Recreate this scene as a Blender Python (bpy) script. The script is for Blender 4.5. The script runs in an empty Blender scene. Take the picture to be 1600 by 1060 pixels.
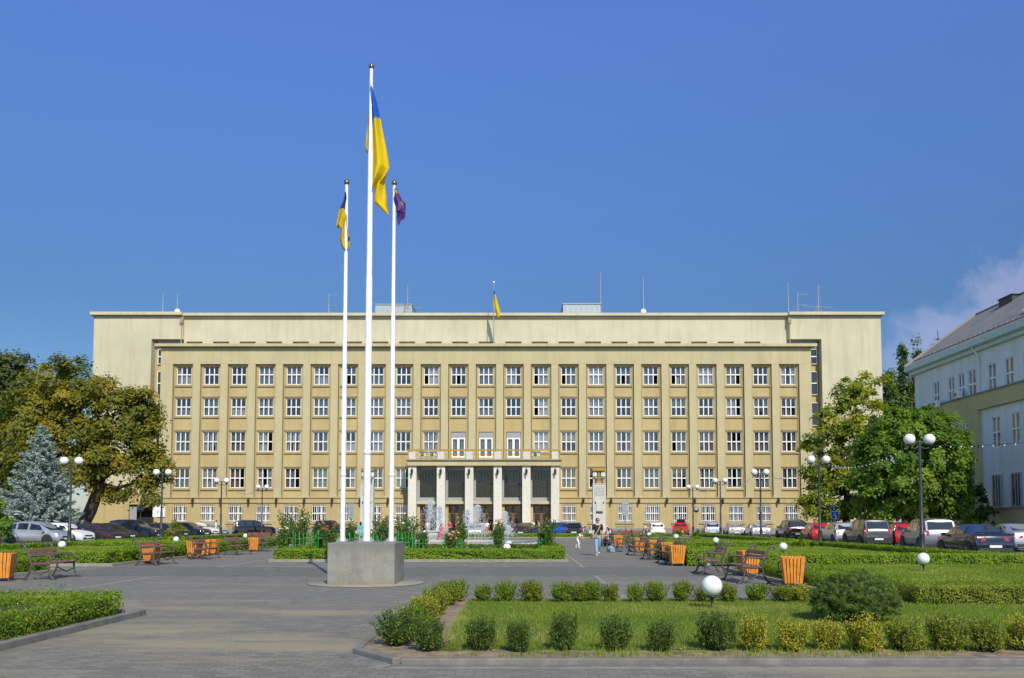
import bpy, bmesh, math, random
import numpy as np
from mathutils import Vector, Matrix

SC = bpy.context.scene
COL = SC.collection
R = math.radians
random.seed(7)

# ------------------------------------------------------------------ camera geometry (pixel of the 1600x1060 photograph -> place)
F, CU, PITCH, CH = 1300.0, 815.0, R(3.2), 1.6
CV = 815.0 - F * math.tan(PITCH)
def ray(u, v):
    dx = (u - CU) / F; yc = (CV - v) / F
    return dx, math.cos(PITCH) - yc * math.sin(PITCH), math.sin(PITCH) + yc * math.cos(PITCH)
def P(u, v, Y):
    a, b, c = ray(u, v); t = Y / b
    return a * t, CH + c * t
def G(u, v, z=0.0):
    a, b, c = ray(u, v); t = (z - CH) / c
    return a * t, b * t
def PX(u, Y): return P(u, 815, Y)[0]
def PZ(v, Y): return P(815, v, Y)[1]

# ------------------------------------------------------------------ tagging
def tag(o, label=None, cat=None, group=None, kind=None):
    if label: o['label'] = label
    if cat: o['category'] = cat
    if group: o['group'] = group
    if kind: o['kind'] = kind
    return o
def empty(name, loc=(0, 0, 0), rz=0.0, label=None, cat=None, group=None, scale=1.0):
    o = bpy.data.objects.new(name, None); COL.objects.link(o)
    o.location = loc; o.rotation_euler = (0, 0, rz); o.scale = (scale,) * 3
    o.empty_display_size = 0.3
    return tag(o, label, cat, group)
KIDS = {}
def link_child(o, parent):
    o.parent = parent
    KIDS.setdefault(parent.name, []).append(o)
def copy_tree(o, parent=None):
    c = o.copy(); COL.objects.link(c)
    if parent is not None: link_child(c, parent)
    for ch in KIDS.get(o.name, []): copy_tree(ch, c)
    return c

# ------------------------------------------------------------------ mesh builder
class MB:
    def __init__(self): self.v = []; self.f = []; self.m = []; self.s = []
    def add(self, verts, faces, m=0, smooth=False):
        b = len(self.v); self.v += [tuple(x) for x in verts]
        for f in faces:
            self.f.append(tuple(i + b for i in f)); self.m.append(m); self.s.append(smooth)
        return self
    def box(self, x0, x1, y0, y1, z0, z1, m=0):
        vs = [(x0,y0,z0),(x1,y0,z0),(x1,y1,z0),(x0,y1,z0),(x0,y0,z1),(x1,y0,z1),(x1,y1,z1),(x0,y1,z1)]
        return self.add(vs, [(0,3,2,1),(4,5,6,7),(0,1,5,4),(1,2,6,5),(2,3,7,6),(3,0,4,7)], m)
    def cbox(self, c, s, m=0, rot=None):
        M = rot if rot is not None else Matrix.Identity(3)
        vs = []
        for dz in (-.5, .5):
            for dx, dy in ((-.5,-.5),(.5,-.5),(.5,.5),(-.5,.5)):
                vs.append(Vector(c) + M @ Vector((dx*s[0], dy*s[1], dz*s[2])))
        return self.add(vs, [(0,3,2,1),(4,5,6,7),(0,1,5,4),(1,2,6,5),(2,3,7,6),(3,0,4,7)], m)
    def tube(self, path, rad, n=8, m=0, caps=True, flat=1.0):
        path = [Vector(p) for p in path]
        if not isinstance(rad, (list, tuple)): rad = [rad] * len(path)
        vs, fs = [], []
        up = None
        for i, p in enumerate(path):
            if i == 0: t = path[1] - p
            elif i == len(path) - 1: t = p - path[i-1]
            else: t = path[i+1] - path[i-1]
            if t.length < 1e-9: t = Vector((0, 0, 1))
            t.normalize()
            if up is None:
                a = Vector((1, 0, 0)) if abs(t.x) < .9 else Vector((0, 1, 0))
                up = (a - t * a.dot(t)).normalized()
            else:
                up = up - t * up.dot(t)
                up = up.normalized() if up.length > 1e-6 else Vector((1, 0, 0))
            w = t.cross(up)
            for k in range(n):
                a = 2 * math.pi * k / n
                vs.append(p + up * math.cos(a) * rad[i] + w * math.sin(a) * rad[i] * flat)
        for i in range(len(path) - 1):
            for k in range(n):
                fs.append((i*n+k, i*n+(k+1) % n, (i+1)*n+(k+1) % n, (i+1)*n+k))
        self.add(vs, fs, m, True)
        if caps:
            self.add([vs[k] for k in range(n)], [tuple(range(n-1, -1, -1))], m)
            self.add([vs[(len(path)-1)*n+k] for k in range(n)], [tuple(range(n))], m)
        return self
    def lathe(self, prof, c=(0, 0, 0), n=16, m=0, axis='z', smooth=True):
        vs, fs = [], []
        for r, h in prof:
            for k in range(n):
                a = 2 * math.pi * k / n
                x, y = r * math.cos(a), r * math.sin(a)
                if axis == 'z': q = (c[0]+x, c[1]+y, c[2]+h)
                elif axis == 'x': q = (c[0]+h, c[1]+x, c[2]+y)
                else: q = (c[0]+y, c[1]+h, c[2]+x)
                vs.append(q)
        L = len(prof)
        for i in range(L-1):
            for k in range(n):
                fs.append((i*n+k, i*n+(k+1) % n, (i+1)*n+(k+1) % n, (i+1)*n+k))
        if prof[0][0] > 1e-5: fs.append(tuple(range(n-1, -1, -1)))
        if prof[-1][0] > 1e-5: fs.append(tuple((L-1)*n+k for k in range(n)))
        return self.add(vs, fs, m, smooth)
    def sphere(self, c, r, m=0, n=20, k=12, sz=1.0):
        prof = [(max(1e-6, r*math.sin(math.pi*i/k)), -r*sz*math.cos(math.pi*i/k)) for i in range(k+1)]
        return self.lathe(prof, c, n, m)
    def prism(self, poly, axis, a, b, m=0):
        """polygon (2-D) extruded between a and b along axis x / y / z"""
        def q(p, h):
            if axis == 'x': return (h, p[0], p[1])
            if axis == 'y': return (p[0], h, p[1])
            return (p[0], p[1], h)
        n = len(poly)
        vs = [q(p, a) for p in poly] + [q(p, b) for p in poly]
        fs = [tuple(range(n-1, -1, -1)), tuple(range(n, 2*n))]
        for i in range(n): fs.append((i, (i+1) % n, n+(i+1) % n, n+i))
        return self.add(vs, fs, m)
    def mesh(self, name, mats, off=(0, 0, 0), fix=True, auto=None):
        me = bpy.data.meshes.new(name)
        if off != (0, 0, 0):
            vv = [(x-off[0], y-off[1], z-off[2]) for x, y, z in self.v]
        else: vv = self.v
        me.from_pydata(vv, [], self.f)
        me.polygons.foreach_set('material_index', self.m)
        me.polygons.foreach_set('use_smooth', self.s)
        for mt in (mats if isinstance(mats, (list, tuple)) else [mats]): me.materials.append(mt)
        if fix:
            bm = bmesh.new(); bm.from_mesh(me)
            bmesh.ops.recalc_face_normals(bm, faces=bm.faces)
            bm.to_mesh(me); bm.free()
        me.update()
        return me
    def build(self, name, mats, parent=None, loc=(0, 0, 0), off=(0, 0, 0), bevel=0.0, fix=True):
        o = bpy.data.objects.new(name, self.mesh(name, mats, off, fix)); COL.objects.link(o)
        o.location = loc
        if parent is not None: link_child(o, parent)
        if bevel:
            b = o.modifiers.new('edge', 'BEVEL'); b.width = bevel; b.segments = 2; b.limit_method = 'ANGLE'
        return o
def inst(name, me, parent=None, loc=(0, 0, 0), rz=0.0, scale=None):
    o = bpy.data.objects.new(name, me); COL.objects.link(o); o.location = loc; o.rotation_euler = (0, 0, rz)
    if scale: o.scale = scale
    if parent is not None: link_child(o, parent)
    return o

# ------------------------------------------------------------------ materials
def nodes(name):
    m = bpy.data.materials.new(name); m.use_nodes = True
    nt = m.node_tree; return m, nt, nt.nodes['Principled BSDF']
def N(nt, t, **kw):
    n = nt.nodes.new(t)
    for k, v in kw.items():
        if k in n.inputs: n.inputs[k].default_value = v
        else: setattr(n, k, v)
    return n
def mixc(nt, fac, a, b, mode='MIX'):
    n = nt.nodes.new('ShaderNodeMix'); n.data_type = 'RGBA'; n.blend_type = mode
    for i, x in ((0, fac), (6, a), (7, b)):
        if isinstance(x, (int, float)): n.inputs[i].default_value = x
        elif isinstance(x, tuple): n.inputs[i].default_value = (*x, 1) if len(x) == 3 else x
        else: nt.links.new(x, n.inputs[i])
    return n.outputs[2]
def ramp(nt, fac, stops):
    n = nt.nodes.new('ShaderNodeValToRGB'); nt.links.new(fac, n.inputs[0])
    e = n.color_ramp.elements
    while len(e) < len(stops): e.new(0.5)
    for i, (p, c) in enumerate(stops):
        e[i].position = p; e[i].color = (*c, 1) if len(c) == 3 else c
    return n.outputs[0]
def noise(nt, scale, detail=4, rough=.55, coord='Object', stretch=None):
    tc = nt.nodes.new('ShaderNodeTexCoord'); src = tc.outputs[coord]
    if stretch:
        mp = nt.nodes.new('ShaderNodeMapping'); mp.inputs['Scale'].default_value = stretch
        nt.links.new(src, mp.inputs[0]); src = mp.outputs[0]
    n = N(nt, 'ShaderNodeTexNoise', Scale=scale, Detail=detail, Roughness=rough)
    nt.links.new(src, n.inputs['Vector']); return n.outputs[0]
def bump(nt, b, h, strength, dist):
    n = N(nt, 'ShaderNodeBump', Strength=strength, Distance=dist)
    nt.links.new(h, n.inputs['Height']); nt.links.new(n.outputs[0], b.inputs['Normal'])
def plain(name, c, rough=.6, metal=0.0, var=.12, scale=6.0, spec=.5, coat=0.0, bmp=0.0, bd=.01):
    m, nt, b = nodes(name)
    nz = noise(nt, scale)
    d = tuple(x * (1 - var) for x in c); e = tuple(min(1, x * (1 + var)) for x in c)
    nt.links.new(ramp(nt, nz, [(.3, d), (.7, e)]), b.inputs['Base Color'])
    b.inputs['Roughness'].default_value = rough; b.inputs['Metallic'].default_value = metal
    b.inputs['Specular IOR Level'].default_value = spec; b.inputs['Coat Weight'].default_value = coat
    b.inputs['Coat Roughness'].default_value = .05
    if bmp: bump(nt, b, nz, bmp, bd)
    return m
def stucco(name, c, stain=.80, fine=14.0):
    m, nt, b = nodes(name)
    big = noise(nt, .22, 5, .6); streak = noise(nt, 1.0, 4, .6, stretch=(1.4, 1.4, .12)); sm = noise(nt, fine, 3)
    a = mixc(nt, ramp(nt, big, [(.35, (0, 0, 0)), (.7, (1, 1, 1))]), tuple(x*stain for x in c), c)
    a = mixc(nt, ramp(nt, streak, [(.46, (0, 0, 0)), (.78, (.62,)*3)]), a, (c[0]*.60, c[1]*.56, c[2]*.5))
    a = mixc(nt, .25, a, ramp(nt, sm, [(.3, tuple(x*.7 for x in c)), (.7, tuple(min(1, x*1.2) for x in c))]))
    nt.links.new(a, b.inputs['Base Color']); b.inputs['Roughness'].default_value = .9
    b.inputs['Specular IOR Level'].default_value = .2
    bump(nt, b, sm, .25, .02)
    return m
def leafmat(name, stops, rough=.55, trans=.38, spec=.25, gain=1.78):
    m, nt, b = nodes(name); stops = [(p, tuple(min(.8, x*gain) for x in c)) for p, c in stops]
    at = nt.nodes.new('ShaderNodeAttribute'); at.attribute_name = 'tint'
    c = ramp(nt, at.outputs['Fac'], stops)
    nt.links.new(c, b.inputs['Base Color']); b.inputs['Roughness'].default_value = rough
    b.inputs['Specular IOR Level'].default_value = spec
    t = nt.nodes.new('ShaderNodeBsdfTranslucent'); nt.links.new(mixc(nt, 1.0, c, (1.5, 1.6, .7), 'MULTIPLY'), t.inputs[0])
    x = nt.nodes.new('ShaderNodeMixShader'); x.inputs[0].default_value = trans
    nt.links.new(b.outputs[0], x.inputs[1]); nt.links.new(t.outputs[0], x.inputs[2])
    nt.links.new(x.outputs[0], nt.nodes['Material Output'].inputs[0])
    return m
def glassmat(name, tintc=(.9, .95, 1.0), refl=.6):
    m, nt, b = nodes(name)
    nt.nodes.remove(b)
    fr = nt.nodes.new('ShaderNodeFresnel'); fr.inputs[0].default_value = 1.5
    g = nt.nodes.new('ShaderNodeBsdfGlossy'); g.inputs['Roughness'].default_value = .03
    wz = noise(nt, .9, 2); bp = N(nt, 'ShaderNodeBump', Strength=.15, Distance=.05); nt.links.new(wz, bp.inputs['Height'])
    nt.links.new(bp.outputs[0], g.inputs['Normal'])
    t = nt.nodes.new('ShaderNodeBsdfTransparent'); t.inputs[0].default_value = (*tintc, 1)
    ad = N(nt, 'ShaderNodeMath', operation='MULTIPLY_ADD'); ad.inputs[1].default_value = 1.5 * refl; ad.inputs[2].default_value = .08 * refl
    nt.links.new(fr.outputs[0], ad.inputs[0])
    x = nt.nodes.new('ShaderNodeMixShader'); nt.links.new(ad.outputs[0], x.inputs[0])
    nt.links.new(t.outputs[0], x.inputs[1]); nt.links.new(g.outputs[0], x.inputs[2])
    nt.links.new(x.outputs[0], nt.nodes['Material Output'].inputs[0])
    return m

M = {}
M['cream'] = stucco('cream stucco', (.58, .548, .385))
M['beige'] = stucco('beige stucco', (.525, .462, .277))
M['ochre'] = stucco('ochre stucco', (.512, .405, .2))
M['sill'] = stucco('weathered cornice', (.40, .34, .21), .75)
M['travertine'] = stucco('travertine', (.70, .67, .58), .88, 5.0)
M['white_stone'] = stucco('pale stone', (.62, .60, .55), .85, 6.0)
M['granite'] = stucco('grey plinth', (.30, .28, .25), .8)
M['wfr'] = plain('white window paint', (.80, .80, .78), .45, var=.05)
M['wgrey'] = plain('grey frame paint', (.30, .31, .32), .5)
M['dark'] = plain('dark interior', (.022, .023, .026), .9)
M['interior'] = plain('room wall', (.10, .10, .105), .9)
M['bronze'] = plain('dark iron', (.055, .05, .048), .5, .4)
M['iron'] = plain('cast iron', (.085, .08, .078), .55, .3)
M['gold'] = plain('ochre gilded metal', (.42, .27, .05), .45, .5)
M['black'] = plain('black paint', (.018, .018, .02), .4)
M['lampiron'] = plain('lamp post paint', (.03, .032, .036), .45)
M['globe'] = plain('opal globe', (.80, .80, .79), .12, var=.05, coat=.4)
M['pole'] = plain('white flagpole paint', (.74, .75, .76), .3, var=.08, coat=.2)
M['brass'] = plain('dark brass ball', (.25, .19, .09), .28, .9)
M['concrete'] = None
M['wood_bench'] = plain('brown red slat', (.20, .085, .07), .5, var=.25, scale=9)
M['wood_red'] = plain('red bench slat', (.34, .11, .075), .5, var=.2, scale=9)
M['orange'] = plain('orange varnished slat', (.68, .25, .03), .42, var=.2, scale=5, coat=.2)
M['orange_dark'] = plain('orange varnish shade side', (.50, .17, .03), .42, var=.2, scale=5)
M['steel'] = plain('grey sheet metal', (.36, .37, .38), .45, .6)
M['zinc'] = plain('zinc roof housing', (.33, .40, .42), .6, .2)
M['ac'] = plain('air conditioner white', (.80, .80, .76), .5)
M['green_stake'] = plain('green painted stake', (.03, .36, .07), .45)
M['glass'] = glassmat('window glass', (.90, .91, .92), .36)
M['dkglass'] = glassmat('dark portico glass', (.45, .48, .5), .28)
def curtainmat(name, c):
    m, nt, b = nodes(name)
    w = N(nt, 'ShaderNodeTexWave', Scale=5.0, Distortion=1.5, Detail=1.0); w.bands_direction = 'X'
    tc = nt.nodes.new('ShaderNodeTexCoord'); nt.links.new(tc.outputs['Object'], w.inputs['Vector'])
    nt.links.new(ramp(nt, w.outputs[0], [(0, tuple(x*.8 for x in c)), (1, c)]), b.inputs['Base Color'])
    bump(nt, b, w.outputs[0], .6, .04)
    b.inputs['Roughness'].default_value = .9
    return m
M['cur_white'] = curtainmat('white net curtain', (.58, .58, .57))
M['cur_grey'] = curtainmat('grey net curtain', (.30, .30, .30))
M['cur_blue'] = curtainmat('bluish net curtain', (.20, .235, .255))
M['cur_pink'] = curtainmat('dusty pink curtain', (.40, .24, .22))
M['cur_green'] = curtainmat('pale green curtain', (.28, .42, .36))
M['cur_beige'] = curtainmat('beige curtain', (.42, .37, .29))
M['bark'] = plain('bark', (.045, .036, .028), .9, var=.35, scale=14, bmp=.8, bd=.03)
M['twig'] = plain('twigs', (.040, .050, .018), .95, var=.4, scale=20)
M['cur_bright'] = curtainmat('bright net curtain', (.80, .79, .77))
M['cur_dark'] = curtainmat('dark drape', (.05, .052, .055))
M['skin'] = plain('skin', (.50, .29, .20), .5, var=.06)
M['hair'] = plain('dark hair', (.02, .015, .012), .5)
M['tyre'] = plain('tyre rubber', (.018, .018, .018), .8)
M['rim'] = plain('alloy rim', (.42, .43, .45), .3, .8)
M['carglass'] = plain('tinted car glass', (.014, .018, .022), .04, var=.02, spec=.9, coat=.8)
M['tail'] = plain('red tail lamp', (.42, .012, .012), .15, coat=.6)
M['head'] = plain('clear headlamp', (.68, .70, .72), .1, .1, coat=.6)
M['plate'] = plain('number plate', (.75, .75, .72), .5)
M['blackplastic'] = plain('black trim', (.022, .022, .024), .6)

m, nt, b = nodes('weathered concrete')
n1 = noise(nt, 1.6, 6, .65); n2 = noise(nt, 26, 3); n3 = noise(nt, 2.2, 6, .65, stretch=(3, 3, .25))
c = ramp(nt, n1, [(.3, (.13, .13, .12)), (.5, (.235, .23, .205)), (.72, (.30, .29, .25))])
c = mixc(nt, ramp(nt, n3, [(.48, (0, 0, 0)), (.72, (.75,)*3)]), c, (.23, .21, .13))
tc = nt.nodes.new('ShaderNodeTexCoord'); sx = nt.nodes.new('ShaderNodeSeparateXYZ'); nt.links.new(tc.outputs['Object'], sx.inputs[0])
mz = N(nt, 'ShaderNodeMapRange'); nt.links.new(sx.outputs[2], mz.inputs[0])
mz.inputs[1].default_value = .16; mz.inputs[2].default_value = 0.0; mz.inputs[3].default_value = 0; mz.inputs[4].default_value = .7
c = mixc(nt, mz.outputs[0], c, (.24, .20, .09))
mz2 = N(nt, 'ShaderNodeMapRange'); nt.links.new(sx.outputs[2], mz2.inputs[0])
mz2.inputs[1].default_value = .75; mz2.inputs[2].default_value = 1.0; mz2.inputs[3].default_value = 0; mz2.inputs[4].default_value = 1
mm = N(nt, 'ShaderNodeMath', operation='MULTIPLY'); nt.links.new(mz2.outputs[0], mm.inputs[0]); nt.links.new(n1, mm.inputs[1])
c = mixc(nt, mm.outputs[0], c, (.12, .13, .14))
c = mixc(nt, .13, c, ramp(nt, n2, [(.35, (.07, .07, .065)), (.65, (.36, .35, .31))]))
nt.links.new(c, b.inputs['Base Color']); b.inputs['Roughness'].default_value = .9; bump(nt, b, n2, .4, .02)
M['concrete'] = m

def paving(name, base, dust, dscale=.42, bw=.20, bh=.10, dust_lo=.485):
    m, nt, b = nodes(name)
    tc = nt.nodes.new('ShaderNodeTexCoord')
    br = N(nt, 'ShaderNodeTexBrick', Scale=1.0); br.inputs['Brick Width'].default_value = bw; br.inputs['Row Height'].default_value = bh
    br.inputs['Mortar Size'].default_value = .011; br.inputs['Bias'].default_value = -.1; br.inputs['Mortar Smooth'].default_value = .4
    br.inputs['Color1'].default_value = (*[x*.62 for x in base], 1); br.inputs['Color2'].default_value = (*[x*1.25 for x in base], 1)
    br.inputs['Mortar'].default_value = (*[x*.42 for x in base], 1)
    nt.links.new(tc.outputs['Object'], br.inputs['Vector'])
    big = noise(nt, .18, 5, .6); dn = noise(nt, dscale, 7, .66, stretch=(.42, 1.5, 1)); fine = noise(nt, 30, 3)
    # sand washed out of the bed corners lies on the blocks there
    vm = N(nt, 'ShaderNodeMapping'); vm.vector_type = 'POINT'; vm.inputs['Location'].default_value = (5.3*.62, -12.1, 0); vm.inputs['Scale'].default_value = (.62, 1, 1); nt.links.new(tc.outputs['Object'], vm.inputs[0])
    ln = N(nt, 'ShaderNodeVectorMath', operation='LENGTH'); nt.links.new(vm.outputs[0], ln.inputs[0])
    sm_ = N(nt, 'ShaderNodeMapRange'); nt.links.new(ln.outputs['Value'], sm_.inputs[0]); sm_.inputs[1].default_value = .2; sm_.inputs[2].default_value = 1.7; sm_.inputs[3].default_value = .13; sm_.inputs[4].default_value = 0
    ad = N(nt, 'ShaderNodeMath', operation='ADD'); nt.links.new(dn, ad.inputs[0]); nt.links.new(sm_.outputs[0], ad.inputs[1]); dn = ad.outputs[0]
    c = mixc(nt, ramp(nt, big, [(.35, (0, 0, 0)), (.68, (.6,)*3)]), br.outputs[0], tuple(x*.72 for x in base))
    c = mixc(nt, ramp(nt, dn, [(dust_lo, (0, 0, 0)), (dust_lo+.16, (.85,)*3)]), c, dust)
    c = mixc(nt, .3, c, ramp(nt, fine, [(.3, tuple(x*.6 for x in base)), (.7, tuple(x*1.4 for x in base))]))
    nt.links.new(c, b.inputs['Base Color']); b.inputs['Roughness'].default_value = .85
    b.inputs['Specular IOR Level'].default_value = .25
    bump(nt, b, br.outputs[1], -.35, .01)
    return m
M['pave'] = paving('small block paving', (.218, .206, .172), (.335, .290, .165))
M['pave_far'] = paving('grey block paving', (.215, .206, .180), (.285, .255, .18), dust_lo=.55)
M['pave_band'] = paving('dark block paving band', (.176, .170, .152), (.23, .21, .155), dust_lo=.58)
M['asphalt'] = plain('asphalt', (.085, .085, .088), .9, var=.25, scale=3, bmp=.3)
M['kerb'] = plain('kerb concrete', (.165, .158, .142), .9, var=.25, scale=4, bmp=.3)
M['kerb_pale'] = plain('pale kerb concrete', (.25, .235, .19), .9, var=.2, scale=3)
M['soil'] = plain('sandy soil', (.235, .18, .115), .95, var=.4, scale=5, bmp=.9, bd=.03)
m, nt, b = nodes('lawn turf')
n1 = noise(nt, .8, 5, .6); n2 = noise(nt, 40, 4, .7)
c = ramp(nt, n1, [(.3, (.075, .125, .02)), (.5, (.105, .16, .025)), (.7, (.17, .18, .045))])
c = mixc(nt, .5, c, ramp(nt, n2, [(.3, (.04, .08, .01)), (.7, (.19, .25, .05))]))
nt.links.new(c, b.inputs['Base Color']); b.inputs['Roughness'].default_value = .9; b.inputs['Specular IOR Level'].default_value = .1
bump(nt, b, n2, .9, .04); M['lawn'] = m

M['leaf_box'] = leafmat('box leaves', [(0, (.045, .085, .010)), (.35, (.095, .155, .014)), (.75, (.165, .205, .018)), (1, (.25, .24, .03))])
M['leaf_boxdark'] = leafmat('dark box leaves', [(0, (.030, .058, .012)), (.5, (.058, .098, .017)), (.85, (.11, .145, .025)), (1, (.20, .17, .035))])
M['leaf_boxyellow'] = leafmat('yellowing box leaves', [(0, (.08, .12, .015)), (.4, (.19, .20, .02)), (.75, (.33, .28, .03)), (1, (.36, .20, .03))])
M['leaf_boxmid'] = leafmat('olive box leaves', [(0, (.055, .090, .012)), (.4, (.115, .150, .016)), (.8, (.20, .195, .022)), (1, (.27, .18, .03))])
M['leaf_hedge'] = leafmat('hedge leaves', [(0, (.050, .090, .008)), (.4, (.100, .165, .012)), (.8, (.170, .220, .018)), (1, (.25, .25, .03))])
M['leaf_chestnut'] = leafmat('chestnut leaves turning', [(0, (.055, .072, .012)), (.4, (.112, .118, .017)), (.78, (.172, .150, .020)), (.95, (.23, .155, .019)), (1, (.24, .09, .016))], trans=.42)
M['leaf_darktree'] = leafmat('dark lime leaves', [(0, (.020, .034, .010)), (.5, (.045, .062, .016)), (1, (.085, .095, .02))])
M['leaf_locust'] = leafmat('yellow green leaves', [(0, (.050, .085, .012)), (.4, (.115, .145, .016)), (.75, (.19, .20, .018)), (1, (.29, .26, .02))], trans=.42)
M['leaf_linden'] = leafmat('fresh green leaves', [(0, (.040, .082, .012)), (.4, (.080, .138, .016)), (.8, (.122, .178, .020)), (1, (.18, .205, .025))], trans=.42)
M['leaf_poplar'] = leafmat('poplar leaves', [(0, (.028, .055, .018)), (.5, (.055, .092, .028)), (1, (.10, .14, .04))])
M['leaf_spruce'] = leafmat('blue spruce needles', [(0, (.12, .18, .165)), (.5, (.24, .31, .29)), (1, (.42, .48, .45))], trans=.1, gain=1.1)
M['leaf_pine'] = leafmat('pine needles', [(0, (.030, .058, .012)), (.5, (.062, .105, .018)), (1, (.14, .175, .045))], trans=.2, gain=1.7)
M['leaf_gold'] = leafmat('gold green leaves', [(0, (.07, .105, .012)), (.5, (.16, .185, .018)), (1, (.26, .25, .03))])
M['leaf_rose'] = leafmat('rose leaves', [(0, (.025, .06, .015)), (.5, (.05, .10, .022)), (1, (.12, .14, .03))])
M['grass'] = leafmat('grass blades', [(0, (.070, .115, .012)), (.5, (.130, .175, .020)), (.85, (.20, .215, .045)), (1, (.30, .26, .10))], trans=.35, spec=.15)
M['deadleaf'] = leafmat('dry leaves', [(0, (.20, .08, .02)), (1, (.42, .20, .06))])
# ------------------------------------------------------------------ foliage
def rng(s): return np.random.default_rng(s)
def unit(a): return a / np.maximum(np.linalg.norm(a, axis=1, keepdims=True), 1e-9)
def leaf_mesh(name, C, S, T, mat, nrm=None, bias=.6, seed=0, aspect=.55, axis=None, core=None, coremat=None):
    """N separate leaf faces: centres C, lengths S, tint T, optional outward normals / leaf axes; core = MB of twigs"""
    g = rng(seed); n = len(C)
    rn = unit(g.normal(size=(n, 3)))
    nv = rn if nrm is None else unit(nrm * bias + rn * (1 - bias) + 1e-6)
    if axis is None: ax = g.normal(size=(n, 3))
    else: ax = axis + .35 * g.normal(size=(n, 3))
    a = unit(ax - nv * np.sum(ax * nv, axis=1, keepdims=True))
    bt = np.cross(nv, a)
    L = S[:, None] * .5; W = L * aspect
    bend = nv * (L * .25)
    V = np.stack([C - a*L, C + bt*W - a*L*.1 + bend*.4, C + a*L - bend, C - bt*W - a*L*.1 + bend*.4], axis=1).reshape(-1, 3)
    nvx = 4 * n
    cv = cf = None; ncv = ncf = 0
    if core is not None and core.v:
        cv = np.array(core.v); ncv = len(cv)
    me = bpy.data.meshes.new(name)
    me.vertices.add(nvx + ncv)
    allv = V if cv is None else np.vstack([V, cv])
    me.vertices.foreach_set('co', allv.astype(np.float32).ravel())
    li = list(range(nvx)); starts = list(range(0, nvx, 4)); mi = [0]*n
    if core is not None:
        for f in core.f:
            starts.append(len(li)); li += [i + nvx for i in f]; mi.append(1)
    me.loops.add(len(li)); me.loops.foreach_set('vertex_index', np.array(li, dtype=np.int32))
    me.polygons.add(len(starts)); me.polygons.foreach_set('loop_start', np.array(starts, dtype=np.int32))
    me.polygons.foreach_set('material_index', np.array(mi, dtype=np.int32))
    at = me.attributes.new('tint', 'FLOAT', 'FACE')
    tt = np.zeros(len(starts), dtype=np.float32); tt[:n] = np.clip(T, 0, 1)
    at.data.foreach_set('value', tt)
    me.materials.append(mat)
    if core is not None: me.materials.append(coremat or M['twig'])
    me.update(calc_edges=True); me.validate()
    return me
def mkobj(name, me, parent=None, loc=(0, 0, 0), rz=0):
    return inst(name, me, parent, loc, rz)

def wob(x, y, s, seed):
    g = rng(seed); t = 0
    for k in range(5):
        a = g.uniform(0, 6.28); f = s * (1.0 + .7 * k); p = g.uniform(0, 6.28)
        t = t + np.sin((x*math.cos(a) + y*math.sin(a)) * f + p) / (1 + .6 * k)
    return t / 2.2

def shrub_mesh(name, rx, h, n_stem, leaf, per, mat, seed, tlo=.1, thi=.9, flat=.9):
    """a small clipped bush: many upright sprigs, each a twig carrying leaves on its outer part"""
    g = rng(seed); core = MB(); Cs = []; Ax = []; T = []; S = []
    for i in range(n_stem):
        th = g.uniform(0, 6.28); rr = math.sqrt(g.uniform(0, 1))
        lump = 1 + .22 * math.sin(3*th + seed) + .12 * math.sin(5*th + 2*seed)
        tip = np.array([math.cos(th)*rr*rx*lump, math.sin(th)*rr*rx*lump, h*(flat + (1-flat)*(1-rr**2))*g.uniform(.72, 1.08)])
        if g.uniform() < .38:
            tip[2] *= g.uniform(.3, .85); tip[:2] *= 1.1
        base = np.array([tip[0]*.35, tip[1]*.35, 0.0])
        d = tip - base
        core.tube([base, base + d*.55 + np.array([tip[0]*.08, tip[1]*.08, 0]), tip], [.006, .004, .002], 3, caps=False)
        st = g.uniform(.0, .45)
        t = g.uniform(.30, 1.02, per)
        p = base + t[:, None]*d + g.normal(size=(per, 3))*leaf*.55
        Cs.append(p); Ax.append(np.repeat((d/np.linalg.norm(d))[None], per, 0) + g.normal(size=(per, 3))*.5)
        T.append(np.clip(tlo + (thi-tlo)*(st + .55*g.uniform(0, 1, per)), 0, 1)); S.append(leaf*g.uniform(.65, 1.2, per))
    return leaf_mesh(name, np.vstack(Cs), np.concatenate(S), np.concatenate(T), mat, axis=np.vstack(Ax), seed=seed, core=core)

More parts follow.
